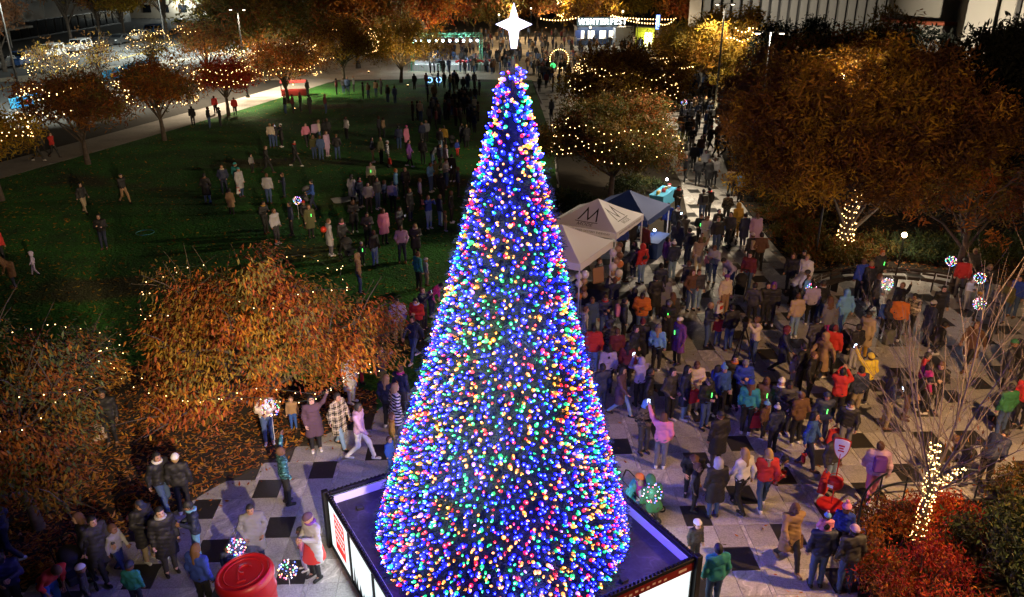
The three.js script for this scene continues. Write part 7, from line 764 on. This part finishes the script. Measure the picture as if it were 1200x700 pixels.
{ const p = at(173, 101), g = thing('notice_sign', 'small bright white notice by the path behind the trees', 'sign', V(p.x, 0, p.z), 0.3); part(g, 'post', bar(V(0, 0, 0), V(0, 1.2, 0), 0.04), M.darkPole); part(g, 'lit_sign', rbox(1.0, 0.8, 0.08, 0.02, 0, 1.55, 0), glow(rgb(0.8, 0.8, 0.8), rgb(1.4, 1.4, 1.35))); const f = at(228, 62), s = thing('red_flag', 'bright red flag on the street pole', 'flag', V(f.x, 0, f.z)); part(s, 'pole', bar(V(0, 0, 0), V(0, 4, 0), 0.05), M.darkPole); part(s, 'cloth', new THREE.PlaneGeometry(1.3, 1.2, 8, 4).translate(0.7, 3.4, 0), std(rgb(0.55, 0.02, 0.02), 0.7, { side: THREE.DoubleSide })); }
{ const red = std(rgb(0.26, 0.02, 0.018), 0.8, { side: THREE.DoubleSide }), p = at(345, 112), g = thing('red_stall', 'red cloth stall under the wide rust tree', 'stall', V(p.x, 0, p.z), 0.2); g.scale.setScalar(0.6); part(g, 'counter', rbox(4, 1, 1.2, 0.03, 0, 0.5, 0), red); part(g, 'awning', box(4.2, 0.06, 1.8, 0, 2.3, 0).rotateX(0.12), red); for (const [x, z] of [[-2, 0.7], [2, 0.7], [-2, -0.7], [2, -0.7]]) part(g, 'post', bar(V(x, 0, z), V(x, 2.3, z), 0.04), M.blackMetal); const l = new THREE.PointLight(rgb(1, 0.75, 0.5), 7); l.position.set(0, 1.9, 1.0); l.name = 'stall_light'; l.castShadow = true; l.shadow.radius = 4; g.add(l); part(g, 'lamp_bulb', new THREE.SphereGeometry(0.09, 8, 6).translate(0, 1.9, 1.0), M.warmBulb); }
// buildings
{ const wallM = new THREE.MeshStandardMaterial({ map: noiseTex(128, 9, grain(4, 32, 0.8, 1.2, [0.26, 0.27, 0.27])), roughness: 0.9 }), g = thing('grey_building', 'grey panelled building behind the parked cars', 'building', V(-86, -0.05, -128)), band = std(rgb(0.02, 0.022, 0.024), 0.4);
  part(g, 'wall', box(16, 16, 110, -2, 11, 0), wallM); part(g, 'ground_storey', box(15, 3.2, 109, -2.8, 1.6, 0), band); const pane = new THREE.BoxGeometry(0.12, 2.4, 2.2); for (let i = 0; i < 36; i++) { const m = part(g, 'shop_window', pane, M.glassDark); m.position.set(4.8, 1.5, -50 + i * 2.8); }
  for (const y of [6.2, 9.6, 13]) part(g, 'dark_band', box(0.2, 0.55, 110, 6.05, y, 0), band); for (let k = 0; k < 4; k++) for (let i = 0; i < 18; i++) part(g, 'cladding_panel', box(0.14, [2.7, 2.7, 2.7, 2.2][k], 5.9, 6.08, [4.5, 7.9, 11.3, 14.6][k], -52 + i * 6.1), wallM);
  part(g, 'awning', box(5, 0.3, 60, 8.5, 3.6, 25).rotateZ(-0.08), wallM); for (let i = 0; i < 6; i++) part(g, 'awning_post', bar(V(10.2, 0, 0 + i * 10), V(10.2, 3.3, i * 10), 0.12), M.concrete);
  const w = thing('low_building', 'low pale building with two bright lamps behind the white sedan', 'building', V(-76, -0.05, -196)); part(w, 'wall', box(26, 4.2, 6, 0, 2.1, 0), std(rgb(0.4, 0.34, 0.26), 0.9)); part(w, 'roof', rbox(26.6, 0.4, 6.6, 0.05, 0, 4.4, 0), M.concrete); for (let i = 0; i < 6; i++) part(w, 'window', box(1.8, 1.6, 0.1, -10 + i * 4, 2.1, 3.02), M.glassDark); for (const x of [2, 7]) { part(w, 'wall_lamp', new THREE.SphereGeometry(0.35, 10, 8).translate(x, 4.0, 3.6), M.whiteBulb); const l = new THREE.PointLight(rgb(0.9, 1, 0.95), 160); l.position.set(x, 4.0, 4.2); l.shadow.radius = 10; l.castShadow = true; l.name = 'wall_light'; w.add(l); }
}
{ const cm = new THREE.MeshStandardMaterial({ map: noiseTex(128, 8, grain(4, 32, 0.8, 1.2, [0.3, 0.28, 0.24])), roughness: 0.9 }), dk = std(rgb(0.02, 0.018, 0.016), 0.6);
  const ribbed = (label, x, z, w, h, turn, n) => { const g = thing('ribbed_building', label, 'building', V(x, -0.05, z), turn, 'ribbed concrete buildings on the right'); part(g, 'core_wall', box(w, h, 8, 0, h / 2, -4.3), dk); for (let i = 0; i < n; i++) part(g, 'rib', rbox(w / n * 0.72, h - 0.2, 0.5, 0.05, -w / 2 + (i + .5) * w / n, h / 2, 0), cm); part(g, 'cornice', rbox(w + 0.6, 0.7, 9.4, 0.05, 0, h + 0.35, -4), cm); return g; };
  ribbed('pale ribbed building along the upper right edge', 33, -90, 26, 11.6, -0.05, 26);
  ribbed('tall ribbed building at the top right corner', 36.8, -54, 11, 15, -0.62, 9);
  const t = thing('round_terrace', 'round brick-edged terrace tower in the upper right', 'building', V(33.6, -0.05, -66)); part(t, 'drum_wall', cyl(4.6, 4.6, 8.1, 40, 0, 4.05, 0), cm); part(t, 'brick_edge', new THREE.TorusGeometry(4.65, 0.16, 6, 48).rotateX(Math.PI / 2).translate(0, 8.15, 0), std(rgb(0.3, 0.07, 0.03), 0.8)); part(t, 'upper_wall', cyl(4.2, 4.2, 6, 40, 0, 11.1, -0.4), cm); for (let i = 0; i < 7; i++) { const a = 0.9 + i * 0.25; part(t, 'window_slit', box(0.35, 3.6, 0.2).rotateY(Math.PI / 2 - a).translate(Math.cos(a) * 4.22, 11.6, Math.sin(a) * 4.22 - 0.4), M.glassDark); }
  const b = thing('plain_block', 'plain concrete block with a pale canopy edge right of the round terrace', 'building', V(33.4, -0.05, -57.5), -0.35); part(b, 'wall', box(5.2, 11, 5, 0, 5.5, -2.5), cm); part(b, 'canopy_edge', rbox(6, 0.35, 1.6, 0.04, 0, 11.2, 0.1), M.white);
  const l = thing('wall_floodlight', 'floodlight on a post washing the ribbed buildings', 'lamp', V(29.5, 0, -47)); part(l, 'post', bar(V(0, 0, 0), V(0, 4.6, 0), 0.06), M.darkPole); part(l, 'lamp_head', rbox(0.4, 0.25, 0.3, 0.04, 0, 4.7, 0), M.darkPole); const s = new THREE.SpotLight(rgb(1, 0.86, 0.66), 1100, 0, 1.1, 0.6); s.position.set(0.3, 4.9, 0); s.target.position.set(5, 9, -11); s.castShadow = true; s.shadow.radius = 8; s.name = 'flood_light'; l.add(s, s.target);
  const l2 = thing('wall_floodlight', 'floodlight on a post washing the pale ribbed building', 'lamp', V(25, 0, -76)); part(l2, 'post', bar(V(0, 0, 0), V(0, 3.6, 0), 0.06), M.darkPole); part(l2, 'lamp_head', rbox(0.4, 0.25, 0.3, 0.04, 0, 3.7, 0), M.darkPole); const s2 = new THREE.SpotLight(rgb(1, 0.9, 0.75), 520, 0, 1.2, 0.6); s2.position.set(0, 4, -0.4); s2.target.position.set(6, 9, -14); s2.castShadow = true; s2.shadow.radius = 8; s2.name = 'flood_light'; l2.add(s2, s2.target);
  const ne = thing('neon_tube', 'blue neon arc on the pale ribbed building', 'neon', V(27, 11.9, -89)); const pts = []; for (let i = 0; i <= 16; i++) pts.push(V(-1.6 + i * 0.2, 0.5 * Math.sin(i / 16 * 3.14), 0)); part(ne, 'neon_light', tube(pts, 0.12, 6), glow(rgb(0.2, 0.3, 0.9), rgb(0.3, 0.6, 6)));
}
scene.traverse((o) => { if (o.isMesh) o.castShadow = o.receiveShadow = true; });
renderer.render(scene, camera);
